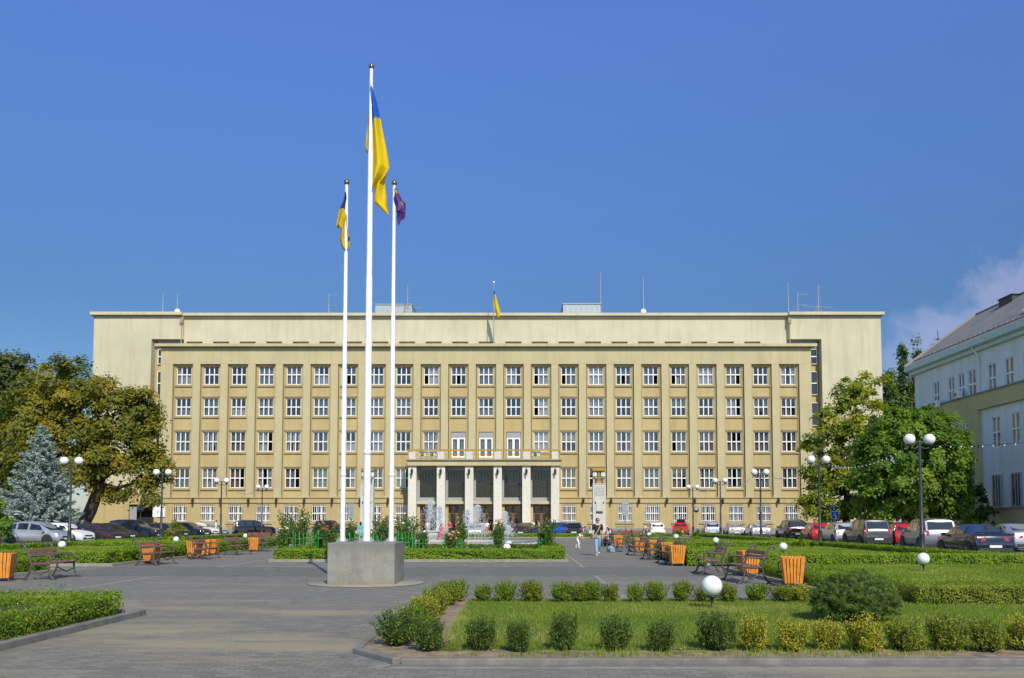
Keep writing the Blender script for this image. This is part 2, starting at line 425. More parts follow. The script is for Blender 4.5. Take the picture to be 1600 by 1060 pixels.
def hedge_mesh(name, x0, x1, y0, y1, h, leaf, dens, mat, seed, tlo=.05, thi=.95, shoots=.10, lump=.10, off=(0, 0)):
    """a clipped hedge filling a rectangle: leaf sprays over a lumpy top and four sides, dark twigs inside"""
    g = rng(seed); w, d = x1-x0, y1-y0
    def ht(x, y): return h * (1 + lump * wob(x, y, 2.6, seed) + .05 * wob(x, y, 9, seed+1))
    Cs = []; Nn = []; T = []
    nt_ = int(w*d*dens*1.15)
    x = g.uniform(x0, x1, nt_); y = g.uniform(y0, y1, nt_)
    edge = np.minimum(np.minimum(x-x0, x1-x), np.minimum(y-y0, y1-y))
    top = ht(x, y) - .10*h*np.exp(-np.maximum(edge, 0)/.06)
    dep = np.abs(g.normal(size=nt_)) * .10
    up = np.where(g.uniform(size=nt_) < shoots, np.abs(g.normal(size=nt_)) * h * .16, 0)
    Cs.append(np.stack([x, y, top - dep + up], 1)); Nn.append(np.tile([0, 0, 1.0], (nt_, 1)))
    for (ax, at, s, lo, hi) in (('x', y0, -1, x0, x1), ('x', y1, 1, x0, x1), ('y', x0, -1, y0, y1), ('y', x1, 1, y0, y1)):
        k = int((hi-lo)*h*dens*1.8)
        t = g.uniform(lo, hi, k); z = h * g.uniform(.02, 1.0, k) ** .85
        bulge = .06 * wob(t, z*3, 4, seed+7) - .05*np.exp(-z/.10) + .03
        jit = bulge - np.abs(g.normal(size=k))*.06
        if ax == 'x': p = np.stack([t, at + s*jit, z], 1); nn = np.tile([0, float(s), .35], (k, 1))
        else: p = np.stack([at + s*jit, t, z], 1); nn = np.tile([float(s), 0, .35], (k, 1))
        Cs.append(p); Nn.append(nn)
    C = np.vstack(Cs); Nn = np.vstack(Nn)
    n = len(C)
    cl = .5 + .5 * wob(C[:, 0], C[:, 1] + C[:, 2], 5.5, seed+3)
    T = tlo + (thi-tlo) * np.clip(.15 + .45*cl + .38*(g.uniform(0, 1, n)-.3), 0, 1)
    core = MB(); i = .09 if min(w, d) > .35 else .05
    core.box(x0+i, x1-i, y0+i, y1-i, .01, h*.80)
    S = leaf * g.uniform(.65, 1.25, n)
    ax = np.tile([0, 0, 1.0], (n, 1)) + g.normal(size=(n, 3))*.7
    C[:, 0] -= off[0]; C[:, 1] -= off[1]
    core.v = [(a-off[0], b-off[1], c) for a, b, c in core.v]
    return leaf_mesh(name, C, S, T, mat, nrm=Nn, bias=.60, seed=seed, axis=ax, core=core)
def hedge(x0, x1, y0, y1, h, leaf, dens, mat, seed, label, group=None, **kw):
    cx, cy = (x0+x1)/2, (y0+y1)/2
    o = mkobj('hedge', hedge_mesh('hedge', x0, x1, y0, y1, h, leaf, dens, M[mat], seed, off=(cx, cy), **kw), loc=(cx, cy, 0))
    return tag(o, label, 'hedge', group)

def crown_points(blobs, clumps_per, clump_r, per, leaf, seed, gap=.0, shell=.55, flat=.65, thr=None):
    """blobs: (cx,cy,cz,rx,ry,rz); leaves gathered into flattened clumps spread through every blob"""
    g = rng(seed); Cs = []; Nn = []; T = []; cen = []
    for bi, (cx, cy, cz, rx, ry, rz) in enumerate(blobs):
        vol = (rx*ry*rz) ** (2/3.)
        k = max(4, int(clumps_per * vol))
        d = unit(g.normal(size=(k, 3)))
        r = shell + (1-shell) * g.uniform(0, 1, k) ** .6
        r *= 1 + .10*np.sin(5*d[:, 0]*3 + bi) * np.cos(4*d[:, 2]*2)
        c = np.array([cx, cy, cz]) + d * r[:, None] * np.array([rx, ry, rz])
        keep = g.uniform(size=k) > gap
        for j in range(k):
            if not keep[j]: continue
            cr = clump_r * g.uniform(.55, 1.25); m_ = int(per * g.uniform(.6, 1.3))
            q = g.normal(size=(m_, 3)) * np.array([cr, cr, cr*flat]) * .55
            # droop at the rim of each clump so light catches its top
            q[:, 2] -= .35 * (q[:, 0]**2 + q[:, 1]**2) / max(cr, .01)
            Cs.append(c[j] + q)
            Nn.append(unit(d[j][None] * .7 + q / cr * .4 + np.array([[0, 0, .7]])))
            T.append(np.clip(g.uniform(.05, .75) + .35*(g.uniform(0, 1, m_) - .35), 0, 1)); cen.append(c[j])
    C = np.vstack(Cs); n = len(C)
    S = leaf * g.uniform(.6, 1.3, n)
    return C, S, np.concatenate(T), np.vstack(Nn), np.array(cen)
def branches(mb, base, r0, fork, targets, seed, rr=.4):
    g = rng(seed)
    base = np.array(base); fork = np.array(fork)
    mid = base*.5 + fork*.5 + np.array([g.normal()*.15, g.normal()*.15, 0])
    mb.tube([base - np.array([0, 0, .1]), base + (mid-base)*.15, mid, fork], [r0*1.5, r0*1.08, r0*.92, r0*.78], 10)
    for t in targets:
        t = np.array(t); v = t - fork
        L = np.linalg.norm(v)
        a = fork + v*.35 + np.array([0, 0, -.06*L]) + g.normal(size=3)*.05*L
        b_ = fork + v*.7 + g.normal(size=3)*.05*L
        r1 = r0 * rr * g.uniform(.7, 1.1)
        mb.tube([fork - v*.02, a, b_, t], [r1, r1*.75, r1*.45, r1*.12], 6)
        for q in range(3):
            s = a*(1-.3*q) + b_*.3*q
            e = s + unit(g.normal(size=(1, 3)))[0]*L*.28 + np.array([0, 0, .05*L])
            mb.tube([s, (s+e)/2 + g.normal(size=3)*.03*L, e], [r1*.4, r1*.25, r1*.06], 5)
def tree(name, loc, blobs, mat, leaf, clumps_per, clump_r, per, seed, trunk_r, fork, label, cat='tree', group=None, gap=.0, ntarg=9, base=(0, 0, 0), shell=.55, flat=.65, aspect=.6, **kw):
    root = empty(name, loc, 0, label, cat, group)
    bl = [(b_[0]-loc[0], b_[1]-loc[1], b_[2]-loc[2], *b_[3:]) for b_ in blobs]
    C, S, T, Nn, cen = crown_points(bl, clumps_per, clump_r, per, leaf, seed, gap, shell, flat)
    mkobj('crown', leaf_mesh('crown', C, S, T, M[mat], Nn, .68, seed, aspect), root)
    mb = MB(); g = rng(seed+5)
    idx = g.choice(len(cen), min(ntarg, len(cen)), replace=False)
    branches(mb, base, trunk_r, fork, cen[idx], seed)
    mb.build('trunk', M['bark'], root, fix=False)
    return root
def blobs_px(lst, Y, dy=.9):
    """ellipsoids measured on the photograph (u, v, half width, half height) set at depth Y"""
    out = []
    s = Y / F
    for k, t in enumerate(lst):
        u, v, a, b_ = t[:4]; off = t[4] if len(t) > 4 else 0
        x, z = P(u, v, Y + off)
        out.append((x, Y + off, z, a*s, min(a, b_*1.3)*s*dy, b_*s))
    return out

def grass_obj(name, polys, n, hmin, hmax, w, seed, label, keepout=None, z=.0, lean=.35, dry=.0):
    """separate grass blades over rectangles (x0,x1,y0,y1)"""
    g = rng(seed); ar = np.array([(p[1]-p[0])*(p[3]-p[2]) for p in polys]); cnt = (n*ar/ar.sum()).astype(int)
    Cs = []
    for p, k in zip(polys, cnt):
        Cs.append(np.stack([g.uniform(p[0], p[1], k), g.uniform(p[2], p[3], k), np.full(k, z)], 1))
    B = np.vstack(Cs); k = len(B)
    if keepout is not None:
        ok = keepout(B); B = B[ok]; k = len(B)
    hh = g.uniform(hmin, hmax, k) * (1 + .35*wob(B[:, 0], B[:, 1], 2.2, seed))
    a = g.uniform(0, 6.28, k); side = np.stack([np.cos(a), np.sin(a), np.zeros(k)], 1) * w * .5
    tip = B + np.stack([g.normal(size=k)*lean*hh, g.normal(size=k)*lean*hh, hh], 1)
    V = np.stack([B - side, B + side, tip], 1).reshape(-1, 3)
    me = bpy.data.meshes.new(name); me.vertices.add(3*k); me.vertices.foreach_set('co', V.astype(np.float32).ravel())
    me.loops.add(3*k); me.loops.foreach_set('vertex_index', np.arange(3*k, dtype=np.int32))
    me.polygons.add(k); me.polygons.foreach_set('loop_start', np.arange(0, 3*k, 3, dtype=np.int32))
    at = me.attributes.new('tint', 'FLOAT', 'FACE')
    T = np.clip(.45 + .28*wob(B[:, 0], B[:, 1], 1.3, seed+2) + .16*g.normal(size=k) + dry, 0, 1)
    at.data.foreach_set('value', T.astype(np.float32))
    me.materials.append(M['grass']); me.update(calc_edges=True)
    o = mkobj(name, me); return tag(o, label, 'grass', kind='stuff')

# ------------------------------------------------------------------ the setting: ground, paving, beds
def sheet(name, x0, x1, y0, y1, z, mat):
    o = MB().add([(x0, y0, z), (x1, y0, z), (x1, y1, z), (x0, y1, z)], [(0, 1, 2, 3)]).build(name, M[mat]); return tag(o, kind='structure')
sheet('ground', -1500, 1500, -300, 2500, -.012, 'asphalt')
sheet('plaza_paving', -29.5, 20.5, -6, 104, -.004, 'pave_far')
sheet('path_paving', -40, 40, -6, 17.3, .0, 'pave')
sheet('paving_band', -14.4, 6.4, 24.5, 29.4, .0, 'pave_band')
# flush pale kerb lines let into the paving
mb = MB()
for x in (2.15, -10.6):
    mb.box(x-.07, x+.07, 17.6, 24.4, -.05, .006); mb.box(x-.07, x+.07, 29.5, 42, -.05, .006)
tag(mb.build('paving_line', M['kerb_pale'], bevel=.002), kind='structure')

BEDS = []
def bed(x0, x1, y0, y1, skip='', kmat='kerb', z=.05):
    """soil sheet, turf sheet inset and a raised kerb round it"""
    BEDS.append((x0, x1, y0, y1))
    sheet('bed_soil', x0, x1, y0, y1, z, 'soil')
    mb = MB(); k = .12
    if 's' not in skip: mb.box(x0-k, x1+k, y0-k, y0, -.05, .10)
    if 'n' not in skip: mb.box(x0-k, x1+k, y1, y1+k, -.05, .10)
    if 'w' not in skip: mb.box(x0-k, x0, y0, y1, -.05, .10)
    if 'e' not in skip: mb.box(x1, x1+k, y0, y1, -.05, .10)
    tag(mb.build('kerb', M[kmat], bevel=.015), kind='structure')
FX0, FX1, FY0, FY1 = -1.95, 14.0, 9.50, 16.75       # bed in the right foreground
# the front-left corner of that bed is chamfered and double-kerbed
sheet_pts = [(-1.35, FY0), (FX1, FY0), (FX1, FY1), (FX0, FY1), (FX0, FY0+.75)]
tag(MB().add([(x, y, .05) for x, y in sheet_pts], [(0, 1, 2, 3, 4)]).build('bed_soil', M['soil']), kind='structure')
mb = MB()
def kerb_run(mb, a, b, w=.12, z0=-.05, z1=.072):
    a = Vector((*a, 0)); b = Vector((*b, 0)); t = (b-a).normalized(); n = Vector((t.y, -t.x, 0)) * w
    q = [a, b, b+n, a+n]
    mb.prism([(p.x, p.y) for p in q], 'z', z0, z1)
kerb_run(mb, (-1.35, FY0), (FX1, FY0)); kerb_run(mb, (FX0, FY0+.75), (-1.35, FY0)); kerb_run(mb, (FX0, FY1), (FX0, FY0+.75))
kerb_run(mb, (FX1, FY1), (FX0, FY1))
tag(mb.build('kerb', M['kerb'], bevel=.015), kind='structure')
mb = MB(); kerb_run(mb, (-1.45, FY0-.125), (FX1, FY0-.125), .20, -.05, .012); kerb_run(mb, (FX0-.13, FY0+.70), (-1.45, FY0-.125), .20, -.05, .012)
tag(mb.build('kerb', M['kerb'], bevel=.012), kind='structure')
# lawn of the foreground bed, ragged edge
def ragged(x0, x1, y0, y1, z, mat, seed, amp=.10, step=.25, name='lawn'):
    g = rng(seed); pts = []
    n = max(2, int((x1-x0)/step)); m_ = max(2, int((y1-y0)/step))
    pts += [(x0+(x1-x0)*i/n, y0 + g.uniform(-amp, amp)) for i in range(n)]
    pts += [(x1 + g.uniform(-amp, amp)*.5, y0+(y1-y0)*i/m_) for i in range(m_)]
    pts += [(x1-(x1-x0)*i/n, y1 + g.uniform(-amp, amp)*.5) for i in range(n)]
    pts += [(x0 + g.uniform(-amp, amp), y1-(y1-y0)*i/m_) for i in range(m_)]
    o = MB().add([(x, y, z) for x, y in pts], [tuple(range(len(pts)))]).build(name, M[mat]); return tag(o, kind='structure')
ragged(-.95, FX1-.1, FY0+.66, FY1-.15, .056, 'lawn', 3)
# left foreground bed
bed(-24, -6.55, 7.0, 14.25)
# lawns beside the plaza
LAWNS = [('ne', 6.75, 8.6, 17.4, 27.6), ('nw', 8.602, 19.4, 17.4, 29.898), ('s', 6.75, 19.4, 29.9, 52.0), ('', 6.75, 19.4, 55.0, 90.0),
         ('', -28.6, -14.75, 17.4, 26.6), ('', -28.6, -14.75, 30.0, 52.0), ('', -28.6, -14.75, 55.0, 90.0)]
for i, (sd, x0, x1, y0, y1) in enumerate(LAWNS):
    bed(x0, x1, y0, y1, sd, kmat='kerb_pale')
    ragged(x0+.15, x1-.15, y0+.15, y1-.15, .056, 'lawn', 20+i, .08, .5)
bed(-9.9, 1.75, 33.2, 40.3, kmat='kerb_pale')
bed(-24.0, 16.0, 80.5, 83.0, kmat='kerb_pale')
ragged(-23.8, 15.8, 80.7, 82.8, .056, 'lawn', 44, .05, .5)

# ------------------------------------------------------------------ grass
def keep_fg(B):
    ok = ~((B[:, 0] < -.2) & (B[:, 1] < 11.0) & (B[:, 0] + B[:, 1]*.0 < -.9))
    rag = FY0 + .62 + .10*wob(B[:, 0], B[:, 0]*0, 5, 12)
    return ok & (B[:, 1] > rag)
grass_obj('grass', [(-1.05, 10.6, FY0+.25, FY1-.2)], 90000, .025, .065, .008, 5, 'mown green grass in the bed along the front kerb', keep_fg, z=.05, dry=.10)
gg = grass_obj('grass', [(-1.2, 10.0, FY0+.06, FY0+.55)], 2600, .03, .09, .012, 6, 'sparse weeds in the sandy strip behind the front kerb', lambda B: wob(B[:, 0], B[:, 1], 3.0, 77) > .15, z=.05)
grass_obj('grass', [(6.9, 8.6, 17.5, 27.5), (8.6, 19.3, 17.5, 29.8)], 80000, .03, .08, .016, 8, 'bright lawn strip behind the front shrub rows on the right', z=.05)
grass_obj('grass', [(6.9, 19.3, 30.0, 52)], 70000, .03, .09, .03, 9, 'lawn between the hedges beside the right row of benches', z=.05)
grass_obj('grass', [(-28.5, -14.9, 17.5, 26.5), (-28.5, -14.9, 30.1, 52)], 70000, .04, .10, .03, 10, 'lawn between the hedges behind the left row of benches', z=.05)
g = rng(31); k = 46
C = np.stack([g.uniform(-1.5, 9.8, k), FY0 + .15 + np.abs(g.normal(size=k))*1.1, np.full(k, .072)], 1)
nn = np.tile([0, 0, 1.0], (k, 1))
tag(mkobj('fallen_leaves', leaf_mesh('fallen_leaves', C, g.uniform(.05, .11, k), g.uniform(0, 1, k), M['deadleaf'], nn, .8, 4, .6)),
    'dry orange leaves scattered on the soil by the front kerb', 'leaves', kind='stuff')
g = rng(33); k = 60
C = np.stack([g.uniform(-8.5, 4, k), g.uniform(9, 40, k), np.full(k, .012)], 1)
tag(mkobj('fallen_leaves', leaf_mesh('fallen_leaves', C, g.uniform(.04, .09, k), g.uniform(0, 1, k), M['deadleaf'], np.tile([0, 0, 1.0], (k, 1)), .85, 5, .6)),
    'few dry leaves lying on the grey paving', 'leaves', kind='stuff')

# ------------------------------------------------------------------ shrubs and hedges near the camera
SHV = {}
def shrub_variant(matname, i):
    key = (matname, i)
    if key not in SHV:
        SHV[key] = shrub_mesh('box_shrub', .21, .415, 115, .033, 29, M[matname], 100 + i*7 + len(matname))
    return SHV[key]
ORD = ['first', 'second', 'third', 'fourth', 'fifth', 'sixth', 'seventh', 'eighth', 'ninth', 'tenth', 'eleventh', 'twelfth', 'thirteenth', 'fourteenth', 'fifteenth']
front = [(672, .98, .92, 'leaf_boxdark'), (751, .92, .94, 'leaf_boxdark'), (812, .72, .86, 'leaf_boxdark'), (881, .88, 1.08, 'leaf_boxdark'),
         (962, .92, .95, 'leaf_boxdark'), (1033, .76, .88, 'leaf_boxdark'), (1117, 1.18, 1.10, 'leaf_boxdark'), (1177, .86, 1.0, 'leaf_boxyellow'),
         (1233, .92, .88, 'leaf_boxyellow'), (1290, .84, .88, 'leaf_boxyellow'), (1346, 1.02, 1.0, 'leaf_boxyellow'), (1408, 1.05, .95, 'leaf_boxmid'),
         (1474, 1.10, 1.05, 'leaf_boxmid'), (1534, .86, .95, 'leaf_boxmid'), (1594, 1.05, 1.0, 'leaf_boxyellow')]
desc = {'leaf_boxdark': 'dark green', 'leaf_boxyellow': 'yellowing', 'leaf_boxmid': 'olive green'}
for i, (u, sx, sz, mt) in enumerate(front):
    Y = 10.10 + .08*math.sin(i*2.3)
    o = inst('box_shrub', shrub_variant(mt, i % 3), None, (PX(u, Y), Y, .05), i*1.3, (sx, sx, sz))
    tag(o, f'{desc[mt]} clipped shrub by the front kerb, {ORD[i]} from the bed corner', 'shrub', 'shrubs along the front kerb')
back = [(754, .95, .82, 'leaf_box'), (791, 1.12, .95, 'leaf_box'), (833, 1.15, 1.0, 'leaf_boxmid'), (876, 1.15, .95, 'leaf_box'), (905, 1.0, .90, 'leaf_boxmid'),
        (927, .9, .95, 'leaf_box'), (953, .85, .85, 'leaf_boxmid'), (993, .9, .85, 'leaf_box'), (1024, 1.05, .92, 'leaf_box'), (1063, .98, .98, 'leaf_box'),
        (1100, 1.0, .80, 'leaf_boxmid'), (1136, .95, .85, 'leaf_boxmid'), (1180, 1.15, .85, 'leaf_box'), (1221, 1.1, .82, 'leaf_boxmid'), (1250, 1.05, .82, 'leaf_boxyellow')]
for i, (u, sx, sz, mt) in enumerate(back):
    Y = 16.2 + .1*math.sin(i*1.7)
    o = inst('box_shrub', shrub_variant(mt, (i+1) % 3), None, (PX(u, Y), Y, .05), i*2.1, (sx, sx, sz))
    tag(o, f'{"bright green" if mt == "leaf_box" else desc[mt]} shrub in the back row of the front lawn, {ORD[i]} from its left end', 'shrub', 'shrubs along the back of the front lawn')
# left-hand edge of the foreground bed: taller clump of yellow-green box
edge = [(-1.55, 10.55, 1.25, 1.05, 'leaf_boxdark'), (-1.5, 11.5, 1.1, 1.0, 'leaf_box'), (-1.45, 12.3, 1.05, 1.0, 'leaf_boxmid'), (-1.5, 13.1, 1.1, .98, 'leaf_boxyellow'),
        (-1.45, 13.9, 1.05, 1.0, 'leaf_boxmid'), (-1.5, 14.7, 1.1, .98, 'leaf_box'), (-1.4, 15.5, 1.15, 1.0, 'leaf_boxmid'), (-1.3, 16.2, 1.25, 1.02, 'leaf_box')]
for i, (x, y, sx, sz, mt) in enumerate(edge):
    o = inst('box_shrub', shrub_variant(mt, i % 3), None, (x, y, .05), i*1.9, (sx, sx, sz))
    tag(o, f'dense shrub on the left edge of the front lawn, {ORD[i]} back from the kerb corner', 'shrub', 'shrubs along the left edge of the front lawn')
hedge(7.35, 13.2, 15.55, 16.6, .42, .042, 1500, 'leaf_boxmid', 41, 'thick yellow green hedge to the right behind the round pine bush', shoots=.25, lump=.16, thi=1.0)
hedge(-24, -6.75, 13.3, 14.1, .42, .045, 1350, 'leaf_box', 42, 'ragged box hedge along the back of the left foreground bed', shoots=.32, lump=.24, thi=1.0)
hedge(-8.3, -6.75, 9.0, 13.25, .40, .036, 1900, 'leaf_box', 43, 'ragged box hedge beside the kerb of the left foreground bed', shoots=.32, lump=.24, thi=1.0)
# clipped globe of pine in the front lawn
g = rng(55); C = []; Ax = []; Tt = []
bx, by = PX(1333, 13.1), 12.55; rad = .70
for i in range(2600):
    d = g.normal(size=3); d /= np.linalg.norm(d)
    if d[2] < -.45: continue
    r_ = 1 + .07*math.sin(d[0]*7)*math.cos(d[1]*6 + d[2]*5) + .05*math.sin(d[2]*13 + d[0]*9)
    base = np.array([d[0]*rad*.98, d[1]*rad*.98, (.36) + d[2]*rad*.67])
    c0 = np.array([0, 0, .36]) + (base-np.array([0, 0, .36]))*r_*g.uniform(.80, 1.03)
    k = 24; t = g.uniform(0, 6.28, k)
    nd = unit(d[None]*.9 + np.array([[0, 0, .5]]) + g.normal(size=(k, 3))*.62)
    C.append(c0 + nd*.035); Ax.append(nd*3); Tt.append(np.clip(g.uniform(0, .7) + .3*g.uniform(0, 1, k), 0, 1))
core = MB(); core.sphere((0, 0, .36), rad*.80, 0, 20, 12, .68)
C = np.vstack(C); S = np.full(len(C), .07)
root = empty('pine_bush', (bx, by+.55, .03), 0, 'round clipped dwarf pine bush on the front lawn', 'bush')
root.scale = (.93, .93, .90)
mkobj('needles', leaf_mesh('needles', C, S, np.concatenate(Tt), M['leaf_pine'], axis=np.vstack(Ax), seed=8, aspect=.09, core=core), root)
mb = MB(); mb.tube([(0, 0, -.05), (.02, 0, .15), (0, .02, .4)], [.06, .05, .03], 8); mb.build('trunk', M['bark'], root)

# hedges round the lawns
HG = 'clipped hedges round the plaza lawns'
def lawn_hedges():
    # right lawns
    hedge(7.0, 8.2, 18.2, 27.3, .36, .07, 520, 'leaf_hedge', 61, 'low hedge right behind the two nearest benches on the right', HG)
    hedge(7.6, 19.3, 29.95, 30.75, .44, .075, 560, 'leaf_hedge', 62, 'long clipped hedge running across the right lawn past the ball light', HG, thi=1.0)
    hedge(5.95, 6.9, 29.95, 37.5, .62, .08, 520, 'leaf_hedge', 63, 'dark bushy hedge beside the bin at the first cross path on the right', HG)
    hedge(6.75, 7.6, 37.8, 51.0, .55, .09, 380, 'leaf_hedge', 64, 'hedge behind the far benches of the right row', HG)
    hedge(8.0, 18.2, 51.1, 51.9, .36, .10, 360, 'leaf_hedge', 65, 'clipped hedge closing the middle right lawn, behind its ball lights', HG)
    hedge(18.35, 19.25, 31.0, 51.9, .36, .09, 380, 'leaf_hedge', 66, 'clipped hedge between the right lawn and the parked cars', HG)
    hedge(18.35, 19.25, 17.6, 29.6, .34, .08, 380, 'leaf_hedge', 67, 'hedge along the parking lane at the right edge of the near lawn', HG)
    hedge(7.0, 19.2, 55.1, 55.9, .36, .10, 330, 'leaf_hedge', 68, 'clipped hedge along the near side of the farthest right lawn', HG)
    hedge(18.35, 19.25, 56.0, 89.5, .36, .12, 260, 'leaf_hedge', 69, 'clipped hedge below the far cars parked on the right', HG)
    # left lawns
    hedge(-15.9, -14.95, 18.0, 26.4, .50, .07, 560, 'leaf_hedge', 71, 'clipped hedge behind the nearest bench on the left', HG)
    hedge(-28.4, -14.95, 30.1, 31.1, .55, .075, 560, 'leaf_hedge', 72, 'long clipped hedge across the left lawn at the first cross path', HG)
    hedge(-15.7, -14.9, 31.2, 51.0, .58, .08, 480, 'leaf_hedge', 73, 'clipped hedge behind the left row of benches and bins', HG)
    hedge(-28.5, -27.6, 31.2, 51.8, .36, .09, 380, 'leaf_hedge', 74, 'clipped hedge between the left lawn and the silver people carrier', HG)
    hedge(-27.5, -15.8, 51.1, 51.9, .36, .10, 360, 'leaf_hedge', 75, 'clipped hedge closing the middle left lawn, behind its first ball light', HG)
    hedge(-28.5, -15.0, 55.1, 55.9, .36, .10, 330, 'leaf_hedge', 76, 'clipped hedge along the near side of the farthest left lawn', HG)
    hedge(-28.5, -27.6, 56.0, 89.5, .36, .12, 260, 'leaf_hedge', 77, 'clipped hedge below the far cars parked on the left', HG)
    # rose bed
    hedge(-9.85, 1.7, 33.25, 34.2, .50, .075, 560, 'leaf_hedge', 81, 'clipped front hedge of the rose bed behind the flagpole plinth', HG, thi=1.0, lump=.13)
    hedge(-9.85, 1.7, 39.3, 40.2, .52, .085, 460, 'leaf_boxdark', 82, 'dark back hedge of the rose bed, in front of the fountain', HG, lump=.16)
    hedge(.75, 1.7, 34.3, 39.2, .56, .08, 480, 'leaf_hedge', 83, 'right end hedge of the rose bed, nearest the walking man', HG)
    hedge(-9.85, -8.9, 34.3, 39.2, .52, .08, 420, 'leaf_hedge', 84, 'left end hedge of the rose bed', HG)
    hedge(-23.5, 15.5, 81.0, 82.2, .42, .13, 240, 'leaf_hedge', 85, 'long low hedge in front of the cars at the entrance', HG)
lawn_hedges()
# ------------------------------------------------------------------ the main building
YF = 106.0           # face of the pilasters
YB = 110.5           # face of the taller rear block
BX = PX(755, YF)
bld = empty('office_building', (BX, YF, 0), 0, 'long five storey ochre office building with pilasters and a stone portico', 'building')
BO = (BX, YF, 0)
def fz(v): return PZ(v, YF)
def fx(u, v=690): return P(u, v, YF)[0]
pitch = (fx(1235) - fx(283.2)) / 22
bays = [fx(283.2) + pitch*k for k in range(23)]
OPN = 2.60; WW = 1.88                      # opening between pilasters, window width
xl, xr = bays[0]-OPN/2-1.55, bays[22]+OPN/2+1.55       # ends of the front block
rows = [(573.0, 600.3), (621.6, 649.2), (674.4, 705.2), (731.6, 762.4)]     # window tops / bottoms on the photo
grow = (788.8, 815.8)
z_fr = fz(569.0)                         # underside of the frieze
z_band1, z_band0 = fz(777.5), fz(786.3)  # belt course over the ground floor
W_IN = .42                               # depth of the bay field behind the pilaster face
PORT = range(9, 14)                      # bays behind the portico (1-based middle five)
yf0 = YF + W_IN                          # bay field plane
wall = MB(); trim = MB(); wb = MB()
# frieze and attic band of the front block
wall.box(xl, xr, YF-.02, YF+.9, z_fr, fz(548.5), 0)
wall.box(xl-.06, xr+.06, YF-.10, YF+.9, fz(548.5), fz(547.3), 2)
wall.box(xl, xr, YF, YF+.9, fz(547.3), PZ(541.2, YF-.60)-.002, 0)
# side returns of the front block
wall.box(xl, bays[0]-OPN/2, YF, YF+.6, 0.9, z_fr, 0); wall.box(bays[22]+OPN/2, xr, YF, YF+.6, 0.9, z_fr, 0)
wall.box(xl, xl+.5, YF+.6, YB, 0, PZ(541.4, YF-.60), 0); wall.box(xr-.5, xr, YF+.6, YB, 0, PZ(541.4, YF-.60), 0)
def bayfield(k):
    xc = bays[k]; a, b_ = xc-OPN/2, xc+OPN/2; w0, w1 = xc-WW/2, xc+WW/2
    y0, y1 = yf0, yf0+.42
    wall.box(a+.075, w0, y0, y1, z_band1, z_fr, 1); wall.box(w1, b_-.075, y0, y1, z_band1, z_fr, 1)
    zs = [z_band1]
    for r, (t, bt) in reversed(list(enumerate(rows))): zs += [fz(716.6 if (r == 2 and k in (10, 11, 12)) else bt), fz(t)]
    for j in range(0, len(zs), 2):
        top = zs[j+1] if j+1 < len(zs) else z_fr
        if top - zs[j] > .05: wall.box(w0, w1, y0, y1, zs[j], top, 1)
    # thin vertical moulding either side of the field, sills and lintels
    trim.box(a+.077, a+.17, y0-.12, y0, z_band1+.01, z_fr-.01, 0); trim.box(b_-.17, b_-.077, y0-.12, y0, z_band1+.01, z_fr-.01, 0)
    for r, (t, bt) in enumerate(rows):
        zb, zt = fz(bt), fz(t)
        if (k in PORT and r == 3) or (r == 2 and k in (10, 11, 12)): continue
        trim.box(xc-1.13, xc+1.13, y0-.16, y0, zb-.30, zb-.12, 1)
        trim.box(xc-1.10, xc+1.10, y0-.06, y0, zb-.12, zb-.02, 0)
        if r > 0:
            trim.box(xc-1.10, xc+1.10, y0-.14, y0, zt+.13, zt+.27, 1); trim.box(xc-1.02, xc+1.02, y0-.05, y0, zt, zt+.13, 0)
for k in range(23): bayfield(k)
# belt course and ground floor
x0g, x1g = xl, xr
wall.box(x0g-.05, x1g+.05, YF-.10, yf0, z_band0+.10, z_band1-.12, 1)
trim.box(x0g-.12, x1g+.12, YF-.20, yf0, z_band1-.12, z_band1, 1)
trim.box(x0g-.08, x1g+.08, YF-.16, yf0, z_band0, z_band0+.10, 1)
gz1, gz0 = fz(grow[0]), fz(grow[1])
gw = 1.78
cur = x0g
gb = [k for k in range(23) if k not in PORT]
for k in range(23):
    a, b_ = bays[k]-gw/2, bays[k]+gw/2
    if k in PORT: continue
    wall.box(cur, a, YF-.04, YF+.5, 0.75, z_band0, 1); cur = b_
    wall.box(a, b_, YF-.04, YF+.5, 0.75, gz0, 1); wall.box(a, b_, YF-.04, YF+.5, gz1, z_band0, 1)
    trim.box(a-.28, b_+.28, YF-.16, YF-.04, gz0-.28, gz0-.08, 1)
    trim.box(a-.28, b_+.28, YF-.10, YF-.04, gz0-.62, gz0-.50, 1)
    if k == 8: wall.box(b_, bays[9]-OPN/2-.5, YF-.04, YF+.5, .75, z_band0, 1); cur = bays[13]+OPN/2+.5
wall.box(cur, x1g, YF-.04, YF+.5, 0.75, z_band0, 1)
wall.box(x0g-.02, bays[9]-OPN/2-.5, YF-.10, YF+.5, 0, .75, 3); wall.box(bays[13]+OPN/2+.5, x1g+.02, YF-.10, YF+.5, 0, .75, 3)
wall.build('wall', [M['beige'], M['ochre'], M['sill'], M['granite']], bld, (0, 0, 0), BO)
trim.build('trim', [M['ochre'], M['sill']], bld, (0, 0, 0), BO)
